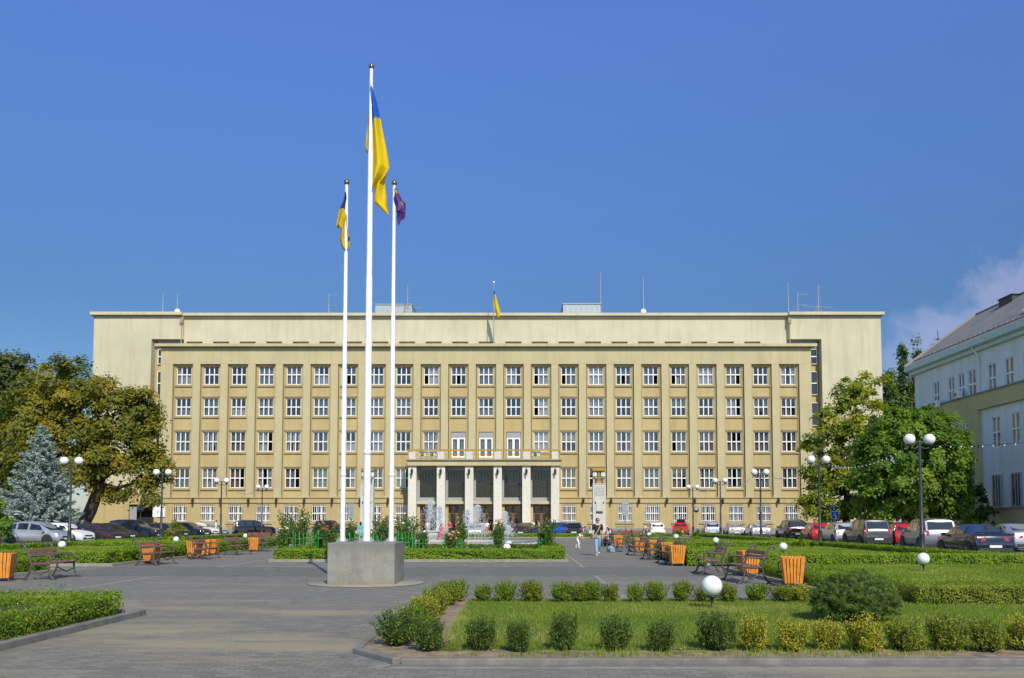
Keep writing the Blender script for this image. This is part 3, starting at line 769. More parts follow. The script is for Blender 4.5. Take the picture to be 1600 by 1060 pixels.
# front cornice
zc0, zc1 = PZ(541.2, YF-.60), PZ(536.8, YF-.60)
mb = MB(); mb.box(xl-.62, xr+.62, YF-.60, YF+1.0, zc0, zc1, 0); mb.box(xl-.15, xr+.15, YF-.16, YF+.95, zc0-.10, zc0-.002, 1)
mb.box(xl-.72, xr+.72, YF-.45, YF+.9, zc1, zc1+.03, 2)
mb.build('cornice', [M['beige'], M['sill'], M['wgrey']], bld, (0, 0, 0), BO)
mb = MB(); mb.box(xl-.4, xr+.4, YF+.95, YB-.01, zc1-.35, zc1-.15); mb.build('roof', M['wgrey'], bld, (0, 0, 0), BO)
# pilasters
pw = pitch - OPN
pm = MB(); pm.box(-pw/2, pw/2, 0, .5, z_band1, z_fr - .002); pm.box(-pw/2-.05, pw/2+.05, -.06, .5, z_band1, z_band1+.22)
pme = pm.mesh('pilaster', M['beige'])
for k in range(22): inst('pilaster', pme, bld, (bays[k]+pitch/2-BX, 0, 0))
# interior: a dark corridor wall behind all the rooms, floors between storeys
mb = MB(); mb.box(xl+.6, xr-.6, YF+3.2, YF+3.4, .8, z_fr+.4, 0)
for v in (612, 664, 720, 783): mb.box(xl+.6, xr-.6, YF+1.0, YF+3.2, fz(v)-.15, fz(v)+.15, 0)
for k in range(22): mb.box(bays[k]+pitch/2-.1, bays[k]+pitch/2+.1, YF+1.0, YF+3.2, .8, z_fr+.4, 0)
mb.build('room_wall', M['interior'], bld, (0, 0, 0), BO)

# ---- windows: glass pane > frame, curtain
def win_meshes(w, h, bars=(2, 1), grille=False, skip=()):
    g_ = MB()
    if skip:        # a casement stands open: that light carries no pane
        for i in range(3):
            for j in range(2):
                if (i, j) not in skip: g_.box(-w/2+.05+(w-.1)*i/3+.002, -w/2+.05+(w-.1)*(i+1)/3-.002, -.012, .012, .05+(h-.1)*j/2+.002, .05+(h-.1)*(j+1)/2-.002)
    else: g_.box(-w/2+.05, w/2-.05, -.012, .012, .05, h-.05)
    f_ = MB(); t = .075; y0, y1 = -.07, .06
    f_.box(-w/2, w/2, y0, y1, 0, t); f_.box(-w/2, w/2, y0, y1, h-t, h); f_.box(-w/2, -w/2+t, y0, y1, t, h-t); f_.box(w/2-t, w/2, y0, y1, t, h-t)
    for i in range(bars[0]):
        x = -w/2 + w*(i+1)/(bars[0]+1); f_.box(x-.058, x+.058, y0-.005, y1, t, h-t)
    if bars[1]:
        z = h*.50; f_.box(-w/2+t, w/2-t, y0-.012, y1+.005, z-.068, z+.068)
    r = None
    if grille:
        r = MB()
        for i in range(7):
            x = -w/2 + .12 + (w-.24)*i/6
            r.box(x-.022, x+.022, -.30, -.26, .02, h-.02)
        for z in (.16, h*.5, h-.18): r.box(-w/2+.02, w/2-.02, -.262, -.225, z-.03, z+.03)
        for sx in (-1, 1): r.box(sx*(w/2-.06)-.03, sx*(w/2-.06)+.03, -.235, -.07, .12, .2); r.box(sx*(w/2-.06)-.03, sx*(w/2-.06)+.03, -.235, -.07, h-.2, h-.12)
        r = r.mesh('grille', M['wfr'])
    return g_.mesh('window', M['glass']), f_.mesh('frame', M['wfr']), r
def curtain_mesh(w, h, spec, seed):
    """spec: list of (x0,x1,z0,z1) fractions; gathered cloth strips behind the glass"""
    c = MB(); g = rng(seed)
    for (x0, x1, z0, z1) in spec:
        a, b_ = -w/2+.08+(w-.16)*x0, -w/2+.08+(w-.16)*x1; n = max(6, int((b_-a)*16))
        top = []; bot = []
        for i in range(n+1):
            x = a + (b_-a)*i/n; y = .18 + .05*math.sin(i*1.9 + seed) + g.normal()*.01
            top.append((x, y, h*z1)); bot.append((x + g.normal()*.012, y*1.05, h*z0 + .05))
        c.add(top + bot, [(i, i+1, n+2+i, n+1+i) for i in range(n)], 0, True)
    return c
SPECS = {'full': [(0, 1, 0, 1)], 'sides': [(0, .36, 0, 1), (.66, 1, 0, 1)], 'left': [(0, .68, 0, 1)], 'right': [(.34, 1, 0, 1)],
         'half': [(0, 1, 0, .5)], 'halfside': [(0, .33, 0, 1), (.33, 1, 0, .48)], 'top': [(0, 1, .55, 1)], 'thin': [(0, .2, 0, 1), (.42, .6, 0, 1), (.8, 1, 0, 1)], 'low': [(0, .5, 0, .40), (.62, 1, 0, .35)]}
CACHE = {}
def add_window(parent, name, w, h, loc, kind, cmat, grille=False, bars=(2, 1), rz=0.0, skip=()):
    key = (name, round(w, 2), round(h, 2), grille, bars, skip)
    if key not in CACHE: CACHE[key] = win_meshes(w, h, bars, grille, skip)
    gm, fm, rm = CACHE[key]
    o = inst(name, gm, parent, loc, rz); inst('frame', fm, o)
    if kind:
        ck = key + (kind, cmat)
        if ck not in CACHE: CACHE[ck] = curtain_mesh(w, h, SPECS[kind], len(CACHE)).mesh('curtain', M[cmat], fix=False)
        inst('curtain', CACHE[ck], o)
    if rm: inst('grille', rm, o)
    return o
g = random.Random(12); gop = random.Random(5)
kinds = ['full']*7 + ['sides']*4 + ['left', 'right', 'half', 'halfside', 'halfside', 'thin', 'thin', 'low', None, None, None, 'top']
cms = ['cur_bright']*2 + ['cur_white']*3 + ['cur_grey']*4 + ['cur_blue']*4 + ['cur_beige']
for r, (t, bt) in enumerate(rows):
    z0 = fz(bt)+.01; h = fz(t)-.01 - z0
    if r == 0: h = z_fr - z0 - .01
    for k in range(23):
        if k in PORT and r == 3: continue
        if r == 2 and k in (10, 11, 12):
            continue
        kd, cm = g.choice(kinds), g.choice(cms)
        if r == 3 and k not in (2, 5): kd = g.choice(['sides', 'thin', None, 'halfside', 'full', 'right']); cm = g.choice(['cur_grey', 'cur_blue', 'cur_white', 'cur_beige'])
        if r == 3 and k == 2: kd, cm = 'full', 'cur_pink'
        if r == 3 and k == 5: kd, cm = 'full', 'cur_green'
        sk = ()
        if gop.random() < .20:
            sk = gop.choice([((2, 0),), ((0, 0),), ((2, 0), (2, 1)), ((1, 0),), ((0, 0), (1, 0))]); kd = {2: 'left', 0: 'right', 1: 'top'}[sk[0][0]]
        add_window(bld, 'window', WW, h, (bays[k]-BX, yf0+.20-YF, z0), kd, cm, skip=sk)
for k in gb:
    add_window(bld, 'barred_window', gw, gz1-gz0-.02, (bays[k]-BX, .26, gz0+.01), g.choice(['thin', 'sides', 'thin', 'low', None]), g.choice(['cur_white', 'cur_grey', 'cur_white']), True)
# balcony doors in the three middle bays of the second floor: taller, going down to the balcony floor, with grey head panel
zb_d = fz(716.5); zt_d = fz(684.0)
for k in (10, 11, 12):
    w = 1.76; h = zt_d - zb_d
    gm = MB(); gm.box(-w/2+.05, w/2-.05, -.012, .012, .3, h-.05)
    o = gm.build('balcony_door', M['glass'], bld, (bays[k]-BX, yf0+.10-YF, zb_d))
    f_ = MB(); f_.box(-w/2, w/2, -.10, .05, h-.16, h); f_.box(-w/2, -w/2+.17, -.10, .05, 0, h-.16); f_.box(w/2-.17, w/2, -.10, .05, 0, h-.16)
    f_.box(-w/2+.17, w/2-.17, -.10, .05, 0, .34); f_.box(-.15, .15, -.11, .05, .34, h-.16)
    f_.box(-w/2-.02, w/2+.02, -.06, .05, h+.01, h+.70, 1)
    f_.build('frame', [M['wfr'], M['wgrey']], o)
    curtain_mesh(w, h, SPECS['sides'], k).build('curtain', M['cur_grey'], o, fix=False)

# ---- wall lanterns on the belt course
lm = MB()
lm.box(-.06, .06, -.05, .12, .15, .75, 0); lm.tube([(0, -.02, .62), (0, -.18, .72), (0, -.30, .62)], .03, 6)
lm.lathe([(.02, .0), (.10, .05), (.17, .55), (.20, .58), (.06, .72), (.0, .74)], (0, -.30, -.12), 6, 0, smooth=False)
lme = lm.mesh('wall_lantern', M['bronze'])
lgl = MB(); lgl.lathe([(.105, .10), (.155, .5)], (0, -.30, -.12), 6, 0, smooth=False); lglm = lgl.mesh('pane', M['wgrey'])
for k in range(22):
    if k in range(8, 14): continue
    o = inst('wall_lantern', lme, bld, (bays[k]+pitch/2-BX, -.18, z_band0-.05))

# ---- portico
YP = 102.9
pu = [643.5, 688.5, 732.8, 777.5, 822.5, 867.5]
pxs = [PX(u, YP) for u in pu]; pwid = 1.02
z_pt, z_en, z_fl = PZ(727, YP), PZ(719.6, YP), PZ(717.8, YP)
mb = MB()
mb.box(pxs[0]-pwid/2-.10, pxs[5]+pwid/2+.10, YP-.15, YF-.15, z_pt, z_en, 0)
mb.box(pxs[0]-pwid/2-.32, pxs[5]+pwid/2+.32, YP-.38, YF-.15, z_en, z_fl, 1)
mb.box(pxs[0]-pwid/2-.22, pxs[5]+pwid/2+.22, YP-.26, YF-.15, z_pt-.10, z_pt, 1)
mb.build('balcony_slab', [M['beige'], M['sill']], bld, (0, 0, 0), BO)
for x in pxs:
    c = MB(); c.box(x-pwid/2, x+pwid/2, YP, YP+1.15, .5, z_pt-.10); c.box(x-pwid/2-.06, x+pwid/2+.06, YP-.06, YP+1.2, .45, .8)
    c.build('pillar', M['travertine'], bld, (0, 0, 0), BO, bevel=.015)
    inst('wall_lantern', lme, bld, (x-BX, YP-YF-.16, z_pt-1.15))
YG = YP + 1.75
for i in range(5):
    a, b_ = pxs[i]+pwid/2, pxs[i+1]-pwid/2; x = (a+b_)/2
    zt, zm, zd = z_pt-.55, PZ(779, YG), PZ(789.5, YG)
    w = b_-a+.5
    gl = MB(); gl.box(x-w/2+.5, x+w/2-.25, YG-.02, YG+.02, zm+.1, zt)
    go = gl.build('portico_window', M['dkglass'], bld, (0, 0, 0), BO)
    fr = MB(); fr.box(x-w/2, x+w/2, YG-.3, YG+.3, zt, z_pt-.08, 0); fr.box(x-w/2, x-w/2+.5, YG-.15, YG+.3, zm, zt, 0); fr.box(x+w/2-.25, x+w/2, YG-.15, YG+.3, zm, zt, 0)
    fr.box(x-w/2, x+w/2, YG-.3, YG+.3, zm-.35, zm+.1, 0)
    fr.build('frame', M['wgrey'], go, (0, 0, 0), BO)
    gr = MB(); n = 6
    for j in range(n+1):
        xx = x-w/2+.5 + (w-.75)*j/n; gr.box(xx-.025, xx+.025, YG-.10, YG-.05, zm+.1, zt)
    for zz in (.48, .52): gr.box(x-w/2+.5, x+w/2-.25, YG-.13, YG-.10, zm+(zt-zm)*zz-.03, zm+(zt-zm)*zz+.03)
    gr.build('grille', M['bronze'], go, (0, 0, 0), BO)
    cu = MB()
    for (p, q) in ((0, .3), (.36, .62), (.72, 1)):
        n2 = 10; aa = x-w/2+.5+(w-.75)*p; bb = x-w/2+.5+(w-.75)*q
        cu.add([(aa+(bb-aa)*t/n2, YG+.35+.07*math.sin(t*2.1+i), z) for z in (zm+.1, zt) for t in range(n2+1)], [(t, t+1, n2+2+t, n2+1+t) for t in range(n2)], 0, True)
    cu.build('curtain', M['cur_dark'], go, (0, 0, 0), BO, fix=False)
    cn = MB(); cn.box(a-.12, b_+.0, YP+.75, YG, PZ(788, YP+1), PZ(784.2, YP+1)); cn.box(a, b_, YP+1.0, YG, PZ(784.2, YP+1), zm-.35)
    cn.build('door_hood', M['beige'], bld, (0, 0, 0), BO)
    sd = MB(); sd.box(a-.02, a+.34, YP+1.16, YG+.3, .45, zd); sd.build('jamb', M['ochre'], bld, (0, 0, 0), BO)
    dk = MB(); dk.box(a+.45, b_-.12, YG+.28, YG+.32, .5, zd-.05)
    do = dk.build('door', M['dkglass'], bld, (0, 0, 0), BO)
    df = MB()
    for (p, q) in ((a+.34, a+.55), (x-.18+.1, x+.18+.1), (b_-.22, b_)): df.box(p, q, YG+.18, YG+.34, .45, zd)
    df.box(a+.55, x-.08, YG+.2, YG+.33, 2.55, 2.72); df.box(x+.28, b_-.22, YG+.2, YG+.33, 2.55, 2.72)
    df.box(a+.34, b_, YG+.19, YG+.335, zd, zd+.2)
    df.build('frame', plain('dark oak door frame', (.13, .075, .045), .5), do, (0, 0, 0), BO)
# lobby behind the glass
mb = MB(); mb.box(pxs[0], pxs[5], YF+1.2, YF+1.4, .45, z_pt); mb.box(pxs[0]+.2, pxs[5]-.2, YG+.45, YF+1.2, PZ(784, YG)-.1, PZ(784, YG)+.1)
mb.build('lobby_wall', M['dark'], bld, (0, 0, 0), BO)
for sx, x in ((-1, pxs[0]), (1, pxs[5])):
    mb = MB(); mb.box(x-pwid/2+.05, x+pwid/2-.05, YP+1.15, YF+.5, .45, z_pt-.1); mb.build('portico_side_wall', M['travertine'], bld, (0, 0, 0), BO)
st = MB()
for i in range(3): st.box(pxs[0]-pwid/2-.3-.32*(2-i)-.001*i, pxs[5]+pwid/2+.3+.32*(2-i), YP-.4-.32*(2-i), YG+.5, .15*i, .15*(i+1))
st.build('entrance_steps', M['granite'], bld, (0, 0, 0), BO)
# balcony railing: stone posts with gilded rail
zr0, zr1 = PZ(717.6, YP), PZ(703.6, YP)
pm = MB(); pm.box(-.42, .42, 0, .32, 0, (zr1-zr0)*.82); pme2 = pm.mesh('balcony_post', M['white_stone'])
for x in pxs: inst('balcony_post', pme2, bld, (x-BX, YP-YF-.1, zr0))
ra = MB(); a, b_ = pxs[0]-.6, pxs[5]+.6
ra.box(a, b_, YP-.12, YP+.06, zr1-.10, zr1+.10, 0); ra.box(a, b_, YP-.05, YP+.02, zr0+.08, zr0+.16, 0); ra.box(a, b_, YP-.06, YP+.03, zr0+.55, zr0+.62, 0)
for i in range(5):
    for j in range(1, 6):
        x = pxs[i] + (pxs[i+1]-pxs[i])*j/6; ra.box(x-.018, x+.018, YP-.04, YP+.01, zr0, zr1-.1, 0)
for sx, x in ((-1, a), (1, b_)): ra.box(x-.05, x+.05, YP+.06, YF-.2, zr1-.10, zr1+.10, 0)
ra.build('balcony_railing', M['gold'], bld, (0, 0, 0), BO)

# ---- taller rear block
YBm = YB + .5                       # slightly recessed middle
def rz(v): return PZ(v, YB)
xL, xR = P(146.5, 520, YB)[0], P(1376.5, 520, YB)[0]
xm0, xm1 = P(285.5, 515, YB)[0], P(1232, 515, YB)[0]
n0, n1 = P(236, 560, YB)[0], P(1284, 560, YB)[0]       # outer edges of the stair niches
ztop = rz(493.2); znt = rz(530)
wb.box(xL, n0, YB, YB+14, 0, ztop, 0); wb.box(n1, xR, YB, YB+14, 0, ztop, 0)
wb.box(n0, xm0, YB, YB+14, znt, ztop, 0); wb.box(xm1, n1, YB, YB+14, znt, ztop, 0)
zs0, zs1 = rz(543), rz(532.6)
slots = []
k0 = P(98/1.0 + 284 - 98, 530, YB)[0]
wb.box(xm0, xm1, YBm, YBm+1, zs1, ztop, 0); wb.box(xm0, xm1, YBm, YBm+1, 0, zs0, 0)
xs = [bays[k] for k in range(1, 22)]; cur = xm0; sw = 2.15
xs = [P(345.5 + 41.5*(i-1), 530, YBm)[0] for i in range(0, 23)]
xs = [x for x in xs if x-sw/2 > xm0+.3 and x+sw/2 < xm1-.3]
for x in xs:
    wb.box(cur, x-sw/2, YBm, YBm+1, zs0, zs1, 0); cur = x+sw/2
wb.box(cur, xm1, YBm, YBm+1, zs0, zs1, 0)
wb.box(xm0, xm1, YBm+1, YB+14, ztop-.3, ztop, 0)
wb.box(n0, xl+.1, YB+1.3, YB+2, 0, znt, 1); wb.box(xr-.1, n1, YB+1.3, YB+2, 0, znt, 1)
wb.box(xl+.1, xl+2.4, YB+1.3, YB+2, fz(541), znt, 1); wb.box(xr-2.4, xr-.1, YB+1.3, YB+2, fz(541), znt, 1)
wb.build('rear_block_wall', [M['cream'], M['ochre']], bld, (0, 0, 0), BO)
sm = MB(); sm.box(-sw/2, sw/2, -.01, .01, 0, zs1-zs0); sme = sm.mesh('attic_window', M['glass'])
sf = MB()
for i in range(4):
    x = -sw/2+.05+(sw-.1)*i/3; sf.box(x-.05, x+.05, -.06, .03, 0, zs1-zs0)
sf.box(-sw/2, sw/2, -.05, .03, zs1-zs0-.12, zs1-zs0); sfm = sf.mesh('frame', M['wgrey'])
for x in xs:
    o = inst('attic_window', sme, bld, (x-BX, YBm-YF+.55, zs0)); inst('frame', sfm, o)
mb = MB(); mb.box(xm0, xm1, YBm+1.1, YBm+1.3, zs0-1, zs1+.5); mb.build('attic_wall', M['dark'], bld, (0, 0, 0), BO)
# parapet cornice of the rear block
mb = MB(); zc = rz(488.6)
mb.box(xL-.35, xm0, YB-.50, YB+14.3, ztop, zc, 0); mb.box(xm1, xR+.35, YB-.50, YB+14.3, ztop, zc, 0); mb.box(xm0, xm1, YBm-.52, YB+14.3, ztop, zc-.05, 0)
mb.box(xL-.12, xm0-.02, YB-.14, YB+1, ztop-.22, ztop-.003, 1); mb.box(xm1+.02, xR+.12, YB-.14, YB+1, ztop-.22, ztop-.003, 1); mb.box(xm0-.02, xm1+.02, YBm-.22, YB+1, ztop-.30, ztop-.003, 1)
mb.box(xL-.33, xR+.33, YB+.2, YB+14.28, zc, zc+.03, 2)
mb.build('cornice', [M['cream'], M['sill'], M['wgrey']], bld, (0, 0, 0), BO)
for x in (xm0-.12, xm1+.12):
    mb = MB(); mb.tube([(x, YB-.12, ztop-.3), (x, YB-.12, fz(537))], .07, 8); mb.box(x-.2, x+.2, YB-.3, YB-.002, ztop-1.1, ztop-.4)
    mb.build('downpipe', M['sill'], bld, (0, 0, 0), BO)
# stair windows in the niches
nr = [(543, 567), (578.5, 615.5), (627.5, 664), (676, 712), (724, 760)]
for xa, xb in ((n0+.42, xl+.75), (xr-.75, n1-.25)):
    x = (xa+xb)/2; w = abs(xb-xa)-.02; sdk = MB()
    for (t, bt) in nr:
        h = rz(t)-rz(bt)
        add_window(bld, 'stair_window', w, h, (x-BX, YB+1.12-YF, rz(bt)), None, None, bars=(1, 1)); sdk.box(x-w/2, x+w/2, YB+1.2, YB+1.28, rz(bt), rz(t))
    sdk.build('stair_shade_panel', M['dark'], bld, (0, 0, 0), BO)  # thin near-black panels, added to paint in the stairwell's shade behind the glass
    mb = MB(); mb.box(min(xa, xb)-.0, max(xa, xb)+.0, YB+1.0, YB+1.28, rz(542), znt-.01); mb.build('stair_niche_head', M['wgrey'], bld, (0, 0, 0), BO)
# low annex and carriage passage at the left end
ax0, ax1, axp = PX(136, YB-2.2), PX(200.5, YB-2.2), xl
mb = MB(); za = PZ(768, YB-2.2)
mb.box(ax0, ax1, YB-2.2, YB-.01, .0, za, 0); mb.box(ax0-.15, ax1+.1, YB-2.4, YB-.01, za, za+.25, 1)
zp = PZ(788.5, YB-2.2); pr = PX(240, YB-2.2)
mb.box(ax1, xl-.01, YB-2.2, YB-.01, zp, za-.4, 0); mb.box(pr, xl-.01, YB-2.2, YB-.01, 0, zp, 0)
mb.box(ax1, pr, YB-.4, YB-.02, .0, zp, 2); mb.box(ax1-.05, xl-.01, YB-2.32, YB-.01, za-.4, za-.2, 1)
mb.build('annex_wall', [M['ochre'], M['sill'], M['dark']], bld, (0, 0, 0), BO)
mb = MB(); mb.box(ax1+.05, ax1+.95, YB-2.0, YB-1.9, 0, zp-.3); mb.build('gate_leaf', M['wgrey'], bld, (0, 0, 0), BO)
# rooftop housings
for (u0, u1, v0) in ((583, 641, 476.5), (881, 940, 475.5)):
    Y = YB + 5; a, b_ = PX(u0, Y), PX(u1, Y); z1 = PZ(v0, Y)
    mb = MB(); mb.box(a, b_, Y, Y+5, zc-.2, z1); mb.box(a-.12, b_+.12, Y-.12, Y+5.1, z1, z1+.1)
    for i in range(7): x = a+(b_-a)*(i+.5)/7; mb.box(x-.05, x+.05, Y-.05, Y, zc, z1)
    mb.build('rooftop_housing', M['zinc'], bld, (0, 0, 0), BO)
mb = MB(); a, b_ = PX(752, YB), PX(785, YB); mb.box(a, b_, YF+1.2, YF+3.4, zc1-.15, zc1+.35); mb.build('roof_hatch', M['zinc'], bld, (0, 0, 0), BO)

# ---- things fixed to the building
def antenna(u, v, Y, zb, kind, label):
    x, zt = P(u, v, Y); h = zt - zb
    o = empty('antenna', (x, Y, zb), 0, label, 'antenna')
    mb = MB(); mb.tube([(0, 0, 0), (0, 0, h)], [.08, .045], 6); mb.build('mast', M['wgrey'], o)
    if kind == 'yagi':
        mb = MB()
        for zz, L in ((h*.88, 1.5), (h*.45, 1.2)):
            mb.tube([(-.1, 0, zz), (L, 0, zz)], .035, 5)
            for j in range(5): mb.tube([(L*j/5+.15, -.35, zz), (L*j/5+.15, .35, zz)], .012, 4)
        mb.build('aerial', M['wgrey'], o)
    if kind == 'dish':
        mb = MB(); mb.lathe([(.001, 0), (.2, .04), (.34, .11), (.38, .15), (.34, .13), (.2, .06), (.001, .03)], (0, -.15, .36), 18, axis='y'); mb.tube([(0, -.15, .42), (0, .1, .3)], .04, 5); d = mb.build('dish', M['wfr'], o)
    if kind == 'lattice':
        mb = MB()
        for sx in (-.9, .9): mb.tube([(0, 0, h*.38), (sx, 0, 0)], .05, 5)
        mb.tube([(-2.2, 0, h*.36), (2.0, 0, h*.30)], .03, 5)
        for j in range(6): mb.tube([(0, -.05, h*(.4+.1*j)), (.5, .05, h*(.42+.1*j))], .02, 4)
        mb.build('aerial', M['wgrey'], o)
    return o
zt_ = zc + .05
antenna(255, 460, YB+2, zt_, 'rod', 'thin rod antenna at the left end of the office roof')
antenna(277.5, 459, YB+1, zt_, 'dish', 'mast with a white dish near the left end of the office roof')
antenna(514, 459, YB+2, zt_, 'yagi', 'television aerial on the roof just left of the flagpoles')
antenna(637, 446, YB+3, zt_, 'lattice', 'tall braced mast beside the left rooftop housing')
antenna(938.5, 425, YB+6, zt_, 'rod', 'tall whip antenna at the right rooftop housing')
antenna(1005, 432, YB+1, zt_, 'dish', 'tall mast with a white dish right of the rooftop housings')
antenna(1231, 440, YB+2, zt_, 'rod', 'whip antenna above the right downpipe of the roof')
antenna(1246, 456, YB+2, zt_, 'yagi', 'television aerial near the right end of the office roof')
antenna(1278, 445, YB+3, zt_, 'lattice', 'braced mast closest to the right end of the office roof')
def ac_unit(x, Y, z, label, rz=0.0, s=1.0):
    o = empty('air_conditioner', (x, Y, z), rz, label, 'air conditioner', None, s)
    mb = MB(); mb.box(-.42, .42, -.16, .16, 0, .62); mb.build('casing', M['ac'], o, bevel=.02)
    mb = MB(); mb.lathe([(.18, -.02), (.20, 0)], (-.10, -.165, .31), 18, axis='y'); mb.build('fan', M['blackplastic'], o)
    mb = MB()
    for r_ in (.08, .15, .2): mb.lathe([(r_-.012, -.03), (r_+.012, -.03), (r_+.012, -.02)], (-.10, -.17, .31), 18, axis='y')
    mb.tube([(-.33, -.195, .31), (.13, -.195, .31)], .012, 4); mb.tube([(-.10, -.195, .08), (-.10, -.195, .54)], .012, 4)
    mb.build('fan_guard', M['ac'], o)
    return o
ac_unit(PX(661, YP+.5), YP+.42, zr0+.22, 'air conditioner at the left end of the balcony, outer of the pair', s=1.25)
ac_unit(PX(676, YP+.5), YP+.42, zr0+.22, 'air conditioner on the balcony, inner of the pair by its left end', s=1.25)
ac_unit(PX(838, YP+.5), YP+.42, zr0+.22, 'single air conditioner on the right half of the balcony', s=1.25)
o = empty('notice_board', (PX(247.5, YF-.2), YF-.12, fz(808)), 0, 'white notice board on the ochre wall left of the first barred window', 'sign')
mb = MB(); w, h = 19*YF/F, 18*YF/F; mb.box(-w/2, w/2, -.05, .07, 0, h); mb.build('board', M['wfr'], o)
mb = MB(); mb.box(-w/2-.05, w/2+.05, -.03, .08, -.05, 0); mb.box(-w/2-.05, w/2+.05, -.03, .08, h, h+.05); mb.build('rim', M['steel'], o)
# ------------------------------------------------------------------ the building on the right (its long side faces the plaza)
XR_ = 37.0
def ry(u): return XR_*F/(u-CU)
def rzz(u, v): return P(u, v, ry(u))[1]
yfar = ry(1434)
zeave = rzz(1434, 577)
M['rwhite'] = stucco('bluish white plaster', (.80, .82, .79), .85)
M['rolive'] = stucco('olive yellow plaster', (.58, .50, .24), .85)
M['mint'] = plain('pale green painted eave', (.50, .62, .55), .6)
m, nt, b = nodes('slate roof')
tc = nt.nodes.new('ShaderNodeTexCoord'); mp = N(nt, 'ShaderNodeMapping'); mp.inputs['Rotation'].default_value = (0, 0, R(90)); nt.links.new(tc.outputs['Object'], mp.inputs[0])
br = N(nt, 'ShaderNodeTexBrick', Scale=1.0); br.inputs['Brick Width'].default_value = .45; br.inputs['Row Height'].default_value = .30; br.inputs['Mortar Size'].default_value = .02
br.inputs['Color1'].default_value = (.19, .18, .175, 1); br.inputs['Color2'].default_value = (.27, .25, .235, 1); br.inputs['Mortar'].default_value = (.07, .07, .072, 1)
nt.links.new(mp.outputs[0], br.inputs['Vector']); nz = noise(nt, .5, 5, .6)
nt.links.new(mixc(nt, .5, br.outputs[0], ramp(nt, nz, [(.3, (.18, .172, .165)), (.7, (.30, .275, .25))])), b.inputs['Base Color']); b.inputs['Roughness'].default_value = .75
bump(nt, b, br.outputs[1], -.5, .03); M['slate'] = m
RO = (XR_, yfar, 0)
rb = empty('side_building', RO, 0, 'pale three storey building with a grey slate roof on the right edge of the square', 'building')
yn = 30.0
z_s1 = rzz(1500, 627)           # sill course under the top storey
zr1 = (rzz(1468, 597), rzz(1468, 638)); zr2 = (rzz(1500, 664.5), rzz(1500, 709)); zr3 = (rzz(1560, 744), rzz(1560, 791))
def span(u0, u1): return ry(u1), ry(u0)
top = [span(1463, 1472), span(1486, 1496), span(1502, 1512), span(1518, 1530)]
yy = ry(1549)
while yy > yn+4:
    top.append((yy-1.15, yy)); yy -= 2.35 if len(top) % 4 else 3.9
mid = [span(1481, 1488), span(1495, 1505), span(1512, 1523)]
y_ol0 = ry(1537); m2 = []
yy = ry(1553)
while yy > yn+4: m2.append((yy-1.15, yy)); yy -= 2.55
rwl = MB(); T_ = .45
def row_wall(z0, z1, ops, ya, yb, x, mat):
    """strip of wall between z0 and z1 with window openings (y0,y1,zb,zt)"""
    ops = sorted(ops); c = ya
    for (a, b_, zb, zt) in ops:
        rwl.box(x, x+T_, c, a, z0, z1, mat); rwl.box(x, x+T_, a, b_, z0, zb, mat); rwl.box(x, x+T_, a, b_, zt, z1, mat); c = b_
    rwl.box(x, x+T_, c, yb, z0, z1, mat)
row_wall(z_s1, zeave, [(a, b_, zr1[1], zr1[0]) for a, b_ in top], yn, yfar, XR_, 0)
y_cs = ry(1467)
row_wall(3.0, z_s1-.02, [(a, b_, zr2[1], zr2[0]) for a, b_ in mid] , y_ol0+.0, y_cs, XR_-.35, 1)
rwl.box(XR_, XR_+T_, y_cs, yfar, 0, z_s1, 0)
row_wall(2.55, z_s1-1.25, [(a, b_, zr2[1], zr2[0]) for a, b_ in m2 if a > yn], yn, y_ol0, XR_, 2)
rwl.v = rwl.v
rwl.box(XR_-.35, XR_+T_, yn, y_ol0, z_s1-1.25, z_s1-.02, 1)
rwl.box(XR_-.35, XR_+T_, y_ol0+.001, y_cs, 0, 3.0, 1)
rwl.box(XR_-.25, XR_+T_, yn, y_ol0, 0, 2.55, 1)
rwl.box(XR_+T_, XR_+13.5, yfar-.4, yfar, 0, zeave, 0)
rwl.box(XR_+13.0, XR_+13.5, yn, yfar-.4, 0, zeave, 0)
rwl.box(XR_+T_+.6, XR_+T_+.8, yn, yfar-.5, 0, zeave-.3, 3)
rwl.build('wall', [M['rwhite'], M['rolive'], M['rwhite'], M['interior']], rb, (0, 0, 0), RO)
tr = MB()
tr.box(XR_-.45, XR_-.36, yn, y_cs, z_s1-.02, z_s1+.10); tr.box(XR_-.12, XR_-.0, y_cs, yfar, z_s1-.02, z_s1+.10); tr.box(XR_-.36, XR_, yn, y_cs, z_s1-.02, z_s1+.06)
tr.box(XR_-.38, XR_-.25, yn, y_ol0, 2.55, 2.68)
tr.build('sill_course', M['granite'], rb, (0, 0, 0), RO)
# lower windows of the inset front (third row), cut as dark recessed lights with their own frames
def rwin(a, b_, zb, zt, x, bars, kind, cm='cur_grey'):
    w, h = b_-a-.02, zt-zb-.02
    o = add_window(rb, 'window', w, h, (x+.13-XR_, (a+b_)/2-yfar, zb+.01), kind, cm, bars=bars, rz=-math.pi/2)
    return o
gq = random.Random(4)
for a, b_ in top: rwin(a, b_, zr1[1], zr1[0], XR_, (1, 1), gq.choice(['full', 'sides', None, 'half']), gq.choice(['cur_white', 'cur_grey', 'cur_beige']))
for a, b_ in mid: rwin(a, b_, zr2[1], zr2[0], XR_-.35, (1, 1), gq.choice(['full', 'half']), 'cur_white')
for a, b_ in m2:
    rwin(a, b_, zr2[1], zr2[0], XR_, (1, 1), gq.choice(['full', None, 'sides']), 'cur_grey')
m3 = []
yy = ry(1552)
while yy > yn+4: m3.append((yy-1.5, yy)); yy -= 2.55
